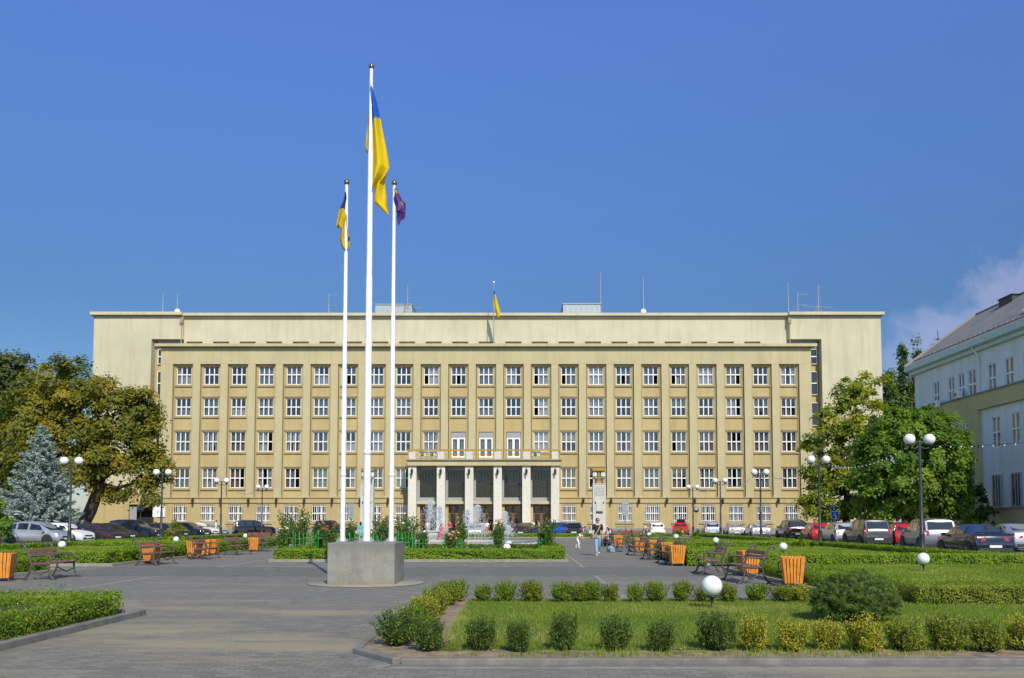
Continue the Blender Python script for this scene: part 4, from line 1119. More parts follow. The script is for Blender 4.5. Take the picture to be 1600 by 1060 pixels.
for a, b_ in m3:
    y = (a+b_)/2
    gl = MB(); gl.box(XR_-.10, XR_-.06, a+.25, b_-.15, zr3[1], zr3[0]); o = gl.build('stair_light', M['dkglass'], rb, (0, 0, 0), RO)
    fr = MB()
    for yy2 in (a+.25, a+.58, a+.91, b_-.15): fr.box(XR_-.14, XR_-.02, yy2-.05, yy2+.05, zr3[1], zr3[0])
    fr.box(XR_-.13, XR_-.02, a+.2, b_-.1, zr3[0], zr3[0]+.1); fr.box(XR_-.16, XR_-.0, a+.1, b_, zr3[1]-.12, zr3[1]); fr.build('frame', M['wgrey'], o, (0, 0, 0), RO)
# ground floor window behind the linden
a, b_ = span(1508, 1529)
gl = MB(); gl.box(XR_-.42, XR_-.37, a, b_, 2.9, 5.4); o = gl.build('wide_window', M['dkglass'], rb, (0, 0, 0), RO)
fr = MB()
for j in range(4): y = a+(b_-a)*j/3; fr.box(XR_-.46, XR_-.36, y-.05, y+.05, 2.85, 5.45)
fr.box(XR_-.47, XR_-.36, a-.05, b_+.05, 5.4, 5.5); fr.box(XR_-.5, XR_-.36, a-.1, b_+.1, 2.75, 2.88); fr.build('frame', M['wgrey'], o, (0, 0, 0), RO)
# eave, gutter, roof
xe = XR_-.60; zE = zeave
ev = MB(); ev.box(xe, XR_+.3, yn, yfar+.55, zE-.28, zE, 0); ev.box(xe-.10, xe-.002, yn, yfar+.6, zE-.22, zE+.28, 0); ev.box(xe+.25, XR_-.002, yn, yfar+.4, zE-.62, zE-.281, 0)
ev.build('eave', M['mint'], rb, (0, 0, 0), RO)
xrd = XR_+6.2; zrd = CH + (815-487)*ry(1434)/F*1.0
yrd = yfar+.55; zrd = CH + .449*xrd
xf = 2*xrd - xe
rf = MB()
for (x0, x1) in ((xe, xrd), (xf, xrd)):
    rf.add([(x0, yn, zE+.1), (x0, yrd, zE+.1), (x1, yrd-.2, zrd), (x1, yn, zrd), (x0, yn, zE+.3), (x0, yrd, zE+.3), (x1, yrd-.2, zrd+.2), (x1, yn, zrd+.2)],
           [(0, 1, 2, 3), (4, 7, 6, 5), (0, 4, 5, 1), (1, 5, 6, 2), (2, 6, 7, 3), (3, 7, 4, 0)])
rf.build('roof', M['slate'], rb, (0, 0, 0), RO)
gbm = MB(); gbm.add([(XR_, yfar-.2, zE-.3), (xf-1.2, yfar-.2, zE-.3), (xrd, yfar-.2, zrd-.1), (XR_, yfar-.02, zE-.3), (xf-1.2, yfar-.02, zE-.3), (xrd, yfar-.02, zrd-.1)], [(0, 1, 2), (3, 5, 4), (0, 2, 5, 3), (1, 4, 5, 2), (0, 3, 4, 1)])
gbm.build('gable', M['rwhite'], rb, (0, 0, 0), RO)
vg = MB(); vg.tube([(xe-.05, yrd+.02, zE+.3), (xrd, yrd-.15, zrd+.25)], .12, 6); vg.tube([(xrd, yrd-.1, zrd+.24), (xrd, yn, zrd+.24)], .12, 6); vg.build('verge', M['granite'], rb, (0, 0, 0), RO)
sg = MB()
k = int((yfar-yn)/.75)
for i in range(k): y = yn+.4+i*.75; x = xe+.55; z = zE+.3+.55*(zrd-zE)/(xrd-xe); sg.box(x-.05, x+.05, y-.06, y+.06, z-.02, z+.16)
x = xe+.55; z = zE+.3+.55*(zrd-zE)/(xrd-xe); sg.box(x-.03, x+.03, yn+.3, yn+.5+k*.75, z+.03, z+.07)
sg.build('snow_guards', M['granite'], rb, (0, 0, 0), RO)
# roof hatch and skylight
def on_roof(x, y, up=0): return (x, y, zE+.3 + (zrd-zE)*(x-xe)/(xrd-xe) + up)
y = 1.15*ry(1560); sl = MB()
yb_ = 62.0; q = [on_roof(xe+1.4, yb_, .03), on_roof(xe+1.4, yb_-.9, .03), on_roof(xe+2.9, yb_-.9, .10), on_roof(xe+2.9, yb_, .10)]
sl.prism([(p[0], p[2]) for p in (q[0], q[3])] + [(q[3][0], q[3][2]+.15), (q[0][0]-.1, q[0][2]+.15)], 'y', yb_-.9, yb_); sl.build('skylight', M['wfr'], rb, (0, 0, 0), RO)
sl = MB(); yb_ = 73.0; sl.box(xrd-.9, xrd+.6, yb_-2.2, yb_-.2, zrd-.6, zrd+.16); sl.box(xrd-1.0, xrd+.7, yb_-2.3, yb_-.1, zrd+.16, zrd+.22); sl.build('chimney', M['bronze'], rb, (0, 0, 0), RO)
dp = MB(); y = ry(1538); dp.tube([(xe+.1, y+.3, zE-.25), (XR_-.2, y+.0, zE-.9), (XR_-.12, y, zE-1.2), (XR_-.12, y, z_s1+.1)], .07, 8); dp.build('downpipe', M['rwhite'], rb, (0, 0, 0), RO)
x, z = P(1465, 516, 82); o = empty('antenna', (x, 82, zE), 0, 'branched aerial mast at the far end of the slate roof', 'antenna')
mb = MB(); mb.tube([(0, 0, 0), (0, 0, z-zE)], [.07, .03], 6); mb.build('mast', M['bronze'], o)
mb = MB()
for zz, L in ((.55, .5), (.7, .7), (.8, .35)):
    h = (z-zE)*zz; mb.tube([(-L, 0, h), (L, 0, h)], .035, 5); mb.tube([(0, -L, h+.1), (0, L, h+.1)], .035, 5)
mb.build('aerial', M['bronze'], o)
for u, v, lab in ((1461, 636, 'air conditioner under the leftmost top window of the pale building'), (1477, 632, 'air conditioner between the first top windows of the pale building'), (1512, 617, 'air conditioner under the third top window of the pale building')):
    Y = ry(u); ac_unit(XR_-.55, Y, P(u, v, Y)[1]-.3, lab, rz=-math.pi/2, s=1.0)
ac_unit(XR_-.75, ry(1509), 6.1, 'air conditioner low on the olive wall behind the round tree', rz=-math.pi/2)

# ------------------------------------------------------------------ trees
def T(name, u0, v0, Y, lst, *a, **k):
    x = PX(u0, Y)
    return tree(name, (x, Y, 0), blobs_px(lst, Y), *a, **k)
T('chestnut_tree', 118, 838, 80, [(55, 655, 70, 66), (105, 602, 62, 46), (152, 634, 58, 54), (192, 645, 38, 46), (224, 640, 28, 46), (238, 690, 26, 42), (228, 732, 30, 30), (170, 700, 52, 42), (110, 700, 60, 60, -2), (236, 770, 9, 18), (186, 762, 22, 14), (60, 720, 60, 50), (250, 712, 14, 20)],
  'leaf_chestnut', .36, 3.6, .95, 190, 201, .62, (2.2, .2, 5.2), 'huge old tree turning autumn brown at the left end of the office building', gap=.03, ntarg=16, shell=.5)
T('dark_tree', 10, 836, 92, [(8, 592, 52, 48), (-30, 640, 60, 80), (40, 620, 46, 60), (0, 720, 60, 70), (-60, 720, 60, 80)],
  'leaf_darktree', .42, 3.6, 1.1, 150, 202, .5, (.3, .2, 6), 'dark tree at the left picture edge, behind the huge browning tree', gap=.05)
T('round_tree', 1424, 836, 62, [(1424, 722, 84, 84), (1424, 668, 50, 36), (1386, 712, 46, 44), (1468, 710, 46, 44), (1430, 762, 86, 40), (1378, 772, 42, 30), (1490, 768, 30, 32), (1352, 735, 18, 32), (1400, 800, 66, 14), (1462, 798, 40, 14)],
  'leaf_linden', .26, 11, .52, 170, 203, .30, (.1, 0, 2.0), 'round dense bright green tree before the pale building', gap=.0, shell=.80)
T('locust_tree', 1318, 838, 84, [(1345, 604, 30, 24), (1318, 622, 30, 22), (1295, 648, 22, 18), (1368, 640, 16, 30), (1340, 662, 40, 26), (1300, 690, 34, 28), (1262, 690, 16, 12), (1345, 705, 45, 38), (1290, 738, 36, 30), (1275, 770, 28, 24), (1325, 765, 45, 36), (1300, 800, 30, 18), (1385, 605, 10, 22), (1278, 788, 22, 26), (1340, 795, 40, 20)],
  'leaf_locust', .34, 5.6, .80, 130, 204, .34, (.4, .1, 4.5), 'loose yellow green tree at the right end of the office building', gap=.10, ntarg=15, shell=.35, flat=.5)
for i, (lst, lab) in enumerate(((
    [(1412, 556, 6, 30), (1412.5, 592, 9, 40), (1413, 640, 12, 50)], 'tallest slim poplar beyond the office building'),
    ([(1433, 562, 5, 32), (1433.5, 596, 7, 35), (1435, 640, 9, 45)], 'slim poplar just right of the tallest one'),
    ([(1445, 572, 4, 24), (1446, 605, 6, 36), (1448, 650, 9, 45)], 'shortest poplar, nearest to the pale building'),
    ([(1391, 590, 9, 20), (1388, 618, 9, 34), (1395, 645, 17, 45), (1415, 655, 20, 38)], 'broad bushy poplar close to the office building corner'))):
    u = lst[-1][0]
    T('poplar_tree', u, 834, 125, lst, 'leaf_poplar', .42, 11, .65, 120, 210+i, .35, (0, 0, 8), lab, group='poplars beyond the two buildings', gap=.04, shell=.3, flat=1.1)
# shrubs and small trees about the parked cars
T('bush', 1532, 832, 64, [(1532, 770, 16, 14), (1515, 795, 18, 16), (1540, 792, 14, 16)], 'leaf_darktree', .3, 6, .4, 90, 220, .08, (0, 0, 1.4), 'dark bush against the olive wall right of the round tree', cat='bush')
T('bush', 281, 846, 57, [(262, 835, 14, 11), (283, 833, 12, 14), (276, 822, 7, 8), (281, 842, 16, 7)], 'leaf_gold', .13, 22, .20, 110, 221, .04, (0, 0, .6), 'golden green bush between the parked cars on the left', cat='bush', ntarg=8, shell=.5)
T('bush', 1256, 850, 50, [(1252, 845, 14, 7), (1262, 849, 16, 6)], 'leaf_hedge', .13, 22, .20, 100, 222, .03, (0, 0, .4), 'leafy bush growing out of the hedge before the black off-roader', cat='bush')
T('bush', 1062, 838, 72, [(1060, 834, 6, 6), (1066, 830, 4, 6)], 'leaf_gold', .14, 22, .22, 70, 223, .03, (0, 0, .4), 'small yellowish bush below the red car with the roof box', cat='bush')
T('bush', 1093, 840, 70, [(1090, 833, 5, 8)], 'leaf_hedge', .14, 22, .22, 70, 224, .03, (0, 0, .4), 'narrow green bush left of the silver estate car', cat='bush')
T('bush', 0, 850, 55, [(2, 800, 18, 26), (-25, 805, 25, 30), (6, 826, 10, 14)], 'leaf_linden', .22, 10, .35, 130, 225, .08, (0, 0, 1.5), 'dense green bush at the left picture edge beside the blue spruce', cat='bush')
for i, (u, v) in enumerate(((1506, 805), (1518, 803), (1534, 806), (1552, 806))):
    T('bush', u, 832, 63, [(u, v, 7, 13)], ['leaf_hedge', 'leaf_gold', 'leaf_rose', 'leaf_rose'][i], .16, 14, .25, 60, 230+i, .03, (0, 0, .8),
      ['pale flowering stem bush under the round tree', 'yellow leaved bush at the foot of the olive wall', 'rose bush before the olive wall, left of its pair', 'rose bush before the olive wall, right of its pair'][i], cat='bush')
# blue spruce
def spruce(u, vt, vb, Y, hw, seed, label):
    g = rng(seed); s = Y/F; x, zt = P(u, vt, Y); zb = .25; R0 = hw*s
    root = empty('spruce_tree', (x, Y, 0), 0, label, 'tree')
    Cs = []; Ax = []; Tn = []; tw = MB()
    tw.tube([(0, 0, -.1), (0, 0, zt*.5), (0, 0, zt)], [.17, .09, .015], 8)
    h = zb
    while h < zt-.15:
        f = (h-zb)/(zt-zb); Rr = R0*(1-f)**.72*(1.02 if f > .12 else .86); k = max(4, int(15*(1-f)+4)); a0 = g.uniform(0, 6)
        for j in range(k):
            a = a0 + 6.283*j/k + g.normal()*.14; L = Rr*g.uniform(.62, 1.18)
            d = np.array([math.cos(a), math.sin(a), 0.0])
            n = max(3, int(L/.13))
            t = np.linspace(.12, 1, n)
            p = d[None]*L*t[:, None]; p[:, 2] = h - .12*L*np.sin(t*2.3) + .16*L*t**3
            tw.tube([p[0], p[n//2], p[-1]], [.025, .018, .008], 4, caps=False)
            for q in range(n):
                m_ = 17; wdt = .34*(1 - .5*t[q])
                side = np.array([-d[1], d[0], 0])
                off = g.uniform(-1, 1, m_)[:, None]*side[None]*wdt*min(L, 1.4)*.75 + g.normal(size=(m_, 3))*.06
                Cs.append(p[q][None] + off + np.array([[0, 0, -.03]])); Ax.append(d[None]*1.2 + off*2.2 + np.array([[0, 0, .35]]) + g.normal(size=(m_, 3))*.25)
                Tn.append(np.clip(.25 + .5*t[q]*g.uniform(.3, 1.1) + .22*g.normal(size=m_), 0, 1))
        h += .27 + .06*g.uniform()
    C = np.vstack(Cs); S = np.full(len(C), .26)*g.uniform(.7, 1.3, len(C))
    mkobj('needles', leaf_mesh('needles', C, S, np.concatenate(Tn), M['leaf_spruce'], axis=np.vstack(Ax), seed=seed, aspect=.28), root)
    tw.build('trunk', M['bark'], root, fix=False)
spruce(66, 664, 835, 66, 62, 301, 'silvery blue spruce behind the silver people carrier on the left')

# ------------------------------------------------------------------ flagpoles on a concrete block
YPL = 21.85
px0, px1 = PX(512, 21.0), PX(617, 21.0)
pcx = (px0+px1)/2; zpl = PZ(848.5, 21.0)
o = empty('plinth', (pcx, YPL, 0), 0, 'square weathered concrete block carrying three flagpoles', 'plinth')
mb = MB(); w = px1-px0; mb.box(-w/2, w/2, -.85, .85, 0.0, zpl); mb.build('block', M['concrete'], o, bevel=.02)
mb = MB(); mb.lathe([(1.5, .004), (1.49, .018), (.2, .02)], (0, -.05, 0), 48); mb.build('footing', M['kerb_pale'], o)
pt = o
def flagpole(u, vtop, r0, r1, label):
    x = PX(u, YPL) ; zt = P(u, vtop, YPL)[1]
    o = empty('flagpole', (x, YPL, zpl), 0, label, 'flagpole')
    h = zt - zpl
    mb = MB()
    if r0 > .08: mb.tube([(0, 0, .02), (0, 0, h*.55), (0, 0, h*.551), (0, 0, h*.82), (0, 0, h*.821), (0, 0, h)], [r0, r0*.86, r0*.78, r0*.66, r0*.56, r1], 16)
    else: mb.tube([(0, 0, .02), (0, 0, h*.62), (0, 0, h*.621), (0, 0, h)], [r0, r0*.86, r0*.78, r1], 16)
    mb.lathe([(r0*1.0, h*.18), (r0*1.08, h*.181+.02), (r0*1.0, h*.19)], (0, 0, 0), 16)
    mb.build('shaft', M['pole'], o)
    mb = MB(); mb.sphere((0, 0, h+.06), .075, 0, 16, 10); mb.lathe([(.03, h-.04), (.045, h-.02), (.025, h+.01)], (0, 0, 0), 10); mb.build('finial', M['brass'], o)
    mb = MB(); mb.box(-r0*2.1, r0*2.1, -r0*2.1, r0*2.1, 0, .03)
    for sx in (-1, 1):
        for sy in (-1, 1): mb.lathe([(.018, .03), (.018, .07), (.001, .075)], (sx*r0*1.6, sy*r0*1.6, 0), 6)
        mb.prism([(sx*r0*.9, .03), (sx*r0*1.9, .03), (sx*r0*.9, .16)], 'y', -.012, .012)
    mb.build('base_plate', M['steel'], o)
    return o
flagpole(535.5, 289, .068, .042, 'shorter white flagpole on the block, left of the tall one')
flagpole(573.0, 108, .098, .045, 'tall middle white flagpole on the concrete block')
flagpole(611.5, 290, .068, .042, 'shorter white flagpole on the block, right of the tall one')
def cloth(name, c):
    m, nt, b = nodes(name); nz = noise(nt, 7, 3)
    nt.links.new(ramp(nt, nz, [(.3, tuple(x*.9 for x in c)), (.7, c)]), b.inputs['Base Color']); b.inputs['Roughness'].default_value = .75; b.inputs['Specular IOR Level'].default_value = .25
    t = nt.nodes.new('ShaderNodeBsdfTranslucent'); t.inputs[0].default_value = (*c, 1)
    x = nt.nodes.new('ShaderNodeMixShader'); x.inputs[0].default_value = .28; nt.links.new(b.outputs[0], x.inputs[1]); nt.links.new(t.outputs[0], x.inputs[2]); nt.links.new(x.outputs[0], nt.nodes['Material Output'].inputs[0])
    return m
M['f_blue'] = cloth('blue flag cloth', (.02, .16, .68)); M['f_yellow'] = cloth('yellow flag cloth', (.82, .60, .01)); M['f_purple'] = cloth('purple flag cloth', (.155, .085, .30)); M['f_gold'] = cloth('gold embroidery', (.55, .36, .10)); M['f_dkblue'] = cloth('deep blue flag cloth', (.03, .06, .24)); M['f_olive'] = cloth('muted yellow flag cloth', (.62, .46, .02))
def panel(mb, rows, Y, y0, amp, folds, ph, cfun, nu=14, sub=6):
    """hanging cloth between left and right edges given per photo row, folded in depth"""
    R_ = []
    for a, b_ in zip(rows[:-1], rows[1:]):
        for i in range(sub): t = i/sub; R_.append(tuple(p*(1-t)+q*t for p, q in zip(a, b_)))
    R_.append(rows[-1])
    vs = []; n = len(R_)
    for (v, ul, ur) in R_:
        f = (v-R_[0][0])/(R_[-1][0]-R_[0][0])
        for i in range(nu+1):
            t = i/nu; u = ul + (ur-ul)*t
            yy = Y + y0 + amp*math.sin(folds*math.pi*t + ph + 1.3*f)*(.35+.65*min(1, (ur-ul)/10)) + .03*math.sin(9*f + 5*t)
            x, z = P(u, v, Y)
            vs.append((x + .012*math.sin(11*f+ph)*t, yy, z))
    b0 = len(mb.v); mb.v += vs
    for j in range(n-1):
        for i in range(nu):
            mb.f.append(tuple(b0+k for k in (j*(nu+1)+i, j*(nu+1)+i+1, (j+1)*(nu+1)+i+1, (j+1)*(nu+1)+i)))
            v = (R_[j][0]+R_[j+1][0])/2; u = R_[j][1] + (R_[j][2]-R_[j][1])*(i+.5)/nu
            mb.m.append(cfun(u, v)); mb.s.append(True)
def flag(label, panels, mats, Y, ref):
    mb = MB()
    for p in panels: panel(mb, *p)
    x, z = P(*ref, Y)
    o = mb.build('flag', mats, None, (x, Y, z), (x, Y, z), fix=False)
    return tag(o, label, 'flag')
blue_above = lambda u, v: 0 if v < 199 - (u-582)*1.38 else 1
flag('large blue and yellow flag hanging limp from the tall flagpole',
     [([(135, 579.8, 580.4), (160, 579.6, 588.5), (184, 579.4, 594.5), (220, 579, 601.5), (250, 578.6, 606.5), (262, 579, 608.5), (275, 580, 602), (296, 583, 585)], YPL, -.10, .13, 2.3, .4, blue_above, 26, 10),
      ([(266, 592, 603), (280, 587, 600.5), (297, 583.5, 601.5), (315, 584, 604), (324, 594, 605.6), (333, 604.5, 607)], YPL, .10, .08, 2.0, 2.0, lambda u, v: 1, 14, 7),
      ([(170, 573.8, 578.5), (200, 571.3, 578), (231, 568.6, 577.6), (236.5, 574.0, 577.5)], YPL, .16, .05, 1.5, .9, lambda u, v: 1, 10, 7)], [M['f_blue'], M['f_yellow']], YPL, (578, 160))
flag('small blue and yellow flag drooping on the left flagpole',
     [([(302, 540, 541.5), (315, 536.5, 541.8), (328, 531.5, 541.8), (342, 527.5, 541.8), (354, 524.8, 541.5), (358, 529, 541.5)], YPL, -.08, .06, 2.2, .3, lambda u, v: 0 if v < 328.5 else 1, 12, 6),
      ([(338, 536, 542), (352, 532, 543.5), (362, 532.5, 544.5), (374, 531, 547.5), (382, 532, 549), (388, 535, 548), (392, 540, 543)], YPL, -.04, .07, 3.0, 1.2, lambda u, v: 0 if (371 < v < 380 and u > 538 + (380-v)*.3) else 1, 12, 6)], [M['f_dkblue'], M['f_olive']], YPL, (541, 305))
flag('small purple flag with gold emblem drooping on the right flagpole',
     [([(296, 616.5, 620), (303, 615, 623.5), (312, 615.5, 628), (322, 617.8, 634), (329, 618.5, 635.5), (333, 619, 633)], YPL, -.10, .07, 2.6, .4, lambda u, v: 1 if ((u-620)**2+(v-302.5)**2 < 7 or ((u-628.5)**2/4+(v-316)**2/30 < 1)) else 0, 16, 7),
      ([(326, 619, 632), (336, 619.5, 634), (341, 620, 630), (347, 620.5, 625), (351, 621, 622.5)], YPL, .04, .07, 2.0, 1.5, lambda u, v: 0, 12, 6)], [M['f_purple'], M['f_gold']], YPL, (619, 297))
YRF = YF + 2.0
x, zt = P(771.5, 442, YRF); o = empty('flagpole', (x, YRF, zc1-.1), 0, 'thin flagpole on the roof edge above the portico', 'flagpole')
mb = MB(); mb.tube([(0, 0, 0), (0, 0, zt-zc1+.1)], [.07, .04], 8); mb.build('shaft', M['steel'], o)
mb = MB(); mb.sphere((0, 0, zt-zc1+.15), .16, 0, 10, 8); mb.build('finial', M['pole'], o)
mb = MB(); mb.tube([(-.9, 0, 0), (-.9, 0, 1.5), (.9, 0, 1.5), (.9, 0, 0)], .02, 4); mb.build('brace', M['steel'], o)
flag('small blue and yellow flag on the roof of the office building',
     [([(455, 771.6, 772.6), (462, 771.6, 774.5), (474, 771.8, 778), (482, 772.5, 780), (490, 775, 782), (496, 776.5, 780)], YRF, -.25, .25, 2.4, .4, lambda u, v: 0 if v < 461 else 1, 10, 5)], [M['f_blue'], M['f_yellow']], YRF, (772, 456))

# ------------------------------------------------------------------ double globe lamp posts, garlands, ball lights
def lamp_proto():
    o = empty('lamp_post')
    H = 5.42
    mb = MB()
    mb.lathe([(.17, 0), (.17, .06), (.125, .10), (.115, .95), (.13, 1.0), (.092, 1.05), (.085, 2.3), (.07, 2.35), (.058, H-.15), (.05, H-.05), (.0001, H)], (0, 0, 0), 14); mb.build('pole', M['lampiron'], o)
    mb = MB(); mb.tube([(-.45, 0, H-.28), (-.40, 0, H-.40), (-.2, 0, H-.42), (0, 0, H-.30), (.2, 0, H-.42), (.40, 0, H-.40), (.45, 0, H-.28)], .028, 8); mb.tube([(-.2, 0, H-.1), (.2, 0, H-.1)], .03, 8)
    for s in (-1, 1): mb.lathe([(.03, -.34), (.12, -.30), (.14, -.25), (.13, -.21)], (s*.47, 0, H+.02), 14)
    mb.build('arm', M['lampiron'], o)
    for s in (-1, 1): q = MB(); q.sphere((0, 0, 0), .26, 0, 24, 16); q.build('globe', M['globe'], o, (s*.47, 0, H+.02))
    return o
lp = lamp_proto()
LR = [(1440, 39.0), (1281, 51.9), (1189, 65.3), (1126, 78.6), (1083, 93.2)]
LL = [(109, 53.0), (252, 65.3), (345, 78.6), (409, 93.2)]
LT = ['nearest lamp post on the right, before the round green tree', 'second lamp post on the right, before the loose yellow green tree', 'third lamp post on the right, by the silver saloon',
      'fourth lamp post on the right, beside the silver estate car', 'farthest lamp post on the right, by the round sign',
      'nearest lamp post on the left, before the blue spruce', 'second lamp post on the left, by the white notice board', 'third lamp post on the left, by the man in white', 'farthest lamp post on the left, before the black off-roader']
lamps = []
for i, (u, Y) in enumerate(LR + LL):
    o = lp if i == 0 else copy_tree(lp)
    o.location = (PX(u, Y), Y, .02); lamps.append(o)
    tag(o, LT[i], 'lamp post', 'double globe lamp posts along the lawns')
KC0 = {}
def garland(a, b_, sag, label, seed):
    g = rng(seed); a = Vector(a); b_ = Vector(b_); n = 22; pts = []
    for i in range(n+1):
        t = i/n; p = a.lerp(b_, t); p.z -= 4*sag*t*(1-t); pts.append(p-a)
    o = empty('light_garland', a, 0, label, 'garland', 'light garlands strung between the lamp posts')
    mb = MB(); mb.tube(pts, .014, 4); mb.build('cable', M['blackplastic'], o)
    if 'bulb' not in KC0:
        q = MB(); q.sphere((0, 0, -.05), .036, 0, 6, 4); KC0['bulb'] = q.mesh('bulb', M['globe'])
    for i in range(1, n): inst('bulb', KC0['bulb'], o, pts[i])
for i in range(4): garland(lamps[i].location + Vector((.47*(1 if i == 0 else -1), 0, 5.2)) if i else lamps[0].location + Vector((-.47, 0, 5.2)), lamps[i+1].location + Vector((.47, 0, 5.2)), .55, ['garland from the nearest to the second lamp post on the right', 'garland from the second to the third lamp post on the right', 'garland from the third to the fourth lamp post on the right', 'garland from the fourth to the farthest lamp post on the right'][i], i)
garland(lamps[0].location + Vector((.47, 0, 5.15)), (28.5, 36.0, 6.3), .45, 'garland of bulbs running right from the nearest lamp post to the picture edge', 9)
garland(lamps[7].location + Vector((.47, 0, 5.2)), lamps[8].location + Vector((-.47, 0, 5.2)), .8, 'garland between the two farthest lamp posts on the left', 10)

def ball_proto():
    o = empty('ball_light')
    mb = MB(); mb.lathe([(.06, -.02), (.06, .02), (.028, .03), (.028, .19), (.09, .20), (.095, .23), (.06, .235)], (0, 0, 0), 14); mb.build('stem', M['lampiron'], o)
    q = MB(); q.sphere((0, 0, 0), .185, 0, 28, 18); q.build('globe', M['globe'], o, (0, 0, .40))
    return o
bp_ = ball_proto()
BL = [(1111, 14.9, 'large white ball light on the front lawn between the shrub rows'), (1441, 25.7, 'white ball light on the lawn strip in front of the nearest lamp post'), (1223, 38, 'white ball light beyond the back of the nearest right bench'),
      (1118, 50.5, 'white ball light before the long hedge, left of the two nearest right benches'), (1056, 63, 'white ball light below the red car with a roof box'), (1014, 73, 'white ball light below the white car by the far benches'),
      (98, 41, 'white ball light behind the nearest left bench'), (276, 53, 'white ball light below the golden bush'), (384, 66, 'white ball light in front of the black off-roader'),
      (795, 43.5, 'white ball light just behind the rose bed'), (791.5, 36.5, 'white ball light inside the rose bed by the green stakes')]
for i, (u, Y, lab) in enumerate(BL):
    o = bp_ if i == 0 else copy_tree(bp_)
    o.location = (PX(u, Y), Y, .055 if i != 9 else .0); tag(o, lab, 'lamp', 'white ball lights on the lawns')

# ------------------------------------------------------------------ benches and litter bins
def bench_proto(slat, L=1.55):
    """faces -y, long along x; cast iron ends with curled top and arm loop"""
    o = empty('park_bench')
    for sx in (-1, 1):
        x = sx*(L/2-.06); mb = MB()
        mb.tube([(x, .40, 0.02), (x, .30, .10), (x, .22, .30), (x, .20, .44), (x, .27, .62), (x, .36, .86), (x, .42, .95), (x, .50, .97), (x, .54, .90), (x, .50, .86)], [.03, .03, .028, .03, .028, .026, .028, .03, .028, .02], 8, flat=1.0)
        mb.tube([(x, -.42, .02), (x, -.34, .06), (x, -.27, .22), (x, -.25, .42)], [.032, .03, .028, .03], 8)
        mb.tube([(x, -.27, .42), (x, 0, .40), (x, .22, .42)], .026, 8)
        mb.tube([(x, -.25, .42), (x, -.33, .54), (x, -.28, .65), (x, -.12, .68), (x, .10, .66), (x, .29, .66)], .024, 8)
        mb.tube([(x, -.25, .25), (x, -.05, .15), (x, .22, .28)], .018, 6)
        mb.cbox((x, -.40, .012), (.07, .14, .024)); mb.cbox((x, .38, .012), (.07, .14, .024))
        mb.build('bench_end', M['iron'], o)
    mb = MB()
    for k, (y, z) in enumerate(((-.27, .452), (-.15, .447), (-.03, .443), (.09, .447))): mb.cbox((0, y, z), (L-.04, .105, .034))
    mb.build('seat', slat, o, bevel=.008)
    mb = MB(); rot = Matrix.Rotation(R(-20), 3, 'X')
    for y, z in ((.262, .665), (.300, .785)): mb.cbox((0, y-.022, z), (L-.04, .030, .105), 0, rot)
    mb.build('backrest', slat, o, bevel=.008)
    return o
bA = bench_proto(M['wood_bench']); bR = bench_proto(M['wood_red'], 1.8)
first = True
# heading: rz turns -y facing; +90 deg faces +x (left row), -90 faces -x (right row)
BN = [(5.95, 22.2, -90, 'nearest bench of the right row, beside the large orange bin'), (5.75, 25.4, -90, 'second bench of the right row, with a bin behind its backrest'),
      (5.65, 31.6, -90, 'third bench of the right row, by the bushy hedge end'), (5.55, 35.3, -90, 'fourth bench of the right row'), (5.5, 39.6, -90, 'fifth bench of the right row'), (5.4, 44.6, -90, 'sixth bench of the right row, nearest to the blue bag'),
      (-13.25, 23.6, 90, 'nearest bench of the left row, beside the cut-off bin'), (-13.55, 31.0, 90, 'second bench of the left row, with an orange bin at its end'), (-13.6, 35.9, 90, 'third bench of the left row, below the golden bush'),
      (-13.7, 40.3, 90, 'fourth bench of the left row'), (-13.9, 45.2, 90, 'fifth bench of the left row, before the rose bed corner')]
for i, (x, y, a, lab) in enumerate(BN):
    o = bA if i == 0 else copy_tree(bA)
    o.location = (x, y, 0); o.rotation_euler = (0, 0, R(a + [3, -4, 2, -2, 3, -3][i % 6])); tag(o, lab, 'bench', 'park benches along the plaza')
RBN = [(PX(408, 57), 57.0, 180, 'bright red slatted bench seen from behind, in front of the black off-roader'), (PX(973, 68), 68, 160, 'reddish bench at the far end, under the pale monument'), (PX(988, 71), 71, 200, 'reddish bench at the far end, farther from the monument'),
       (PX(948, 53.5), 53.5, -70, 'bench with a seated woman at the far end of the right row')]
for i, (x, y, a, lab) in enumerate(RBN):
    o = bR if i == 0 else copy_tree(bR if i < 3 else bA)
    o.location = (x, y, 0); o.rotation_euler = (0, 0, R(a)); tag(o, lab, 'bench', 'benches near the office building')
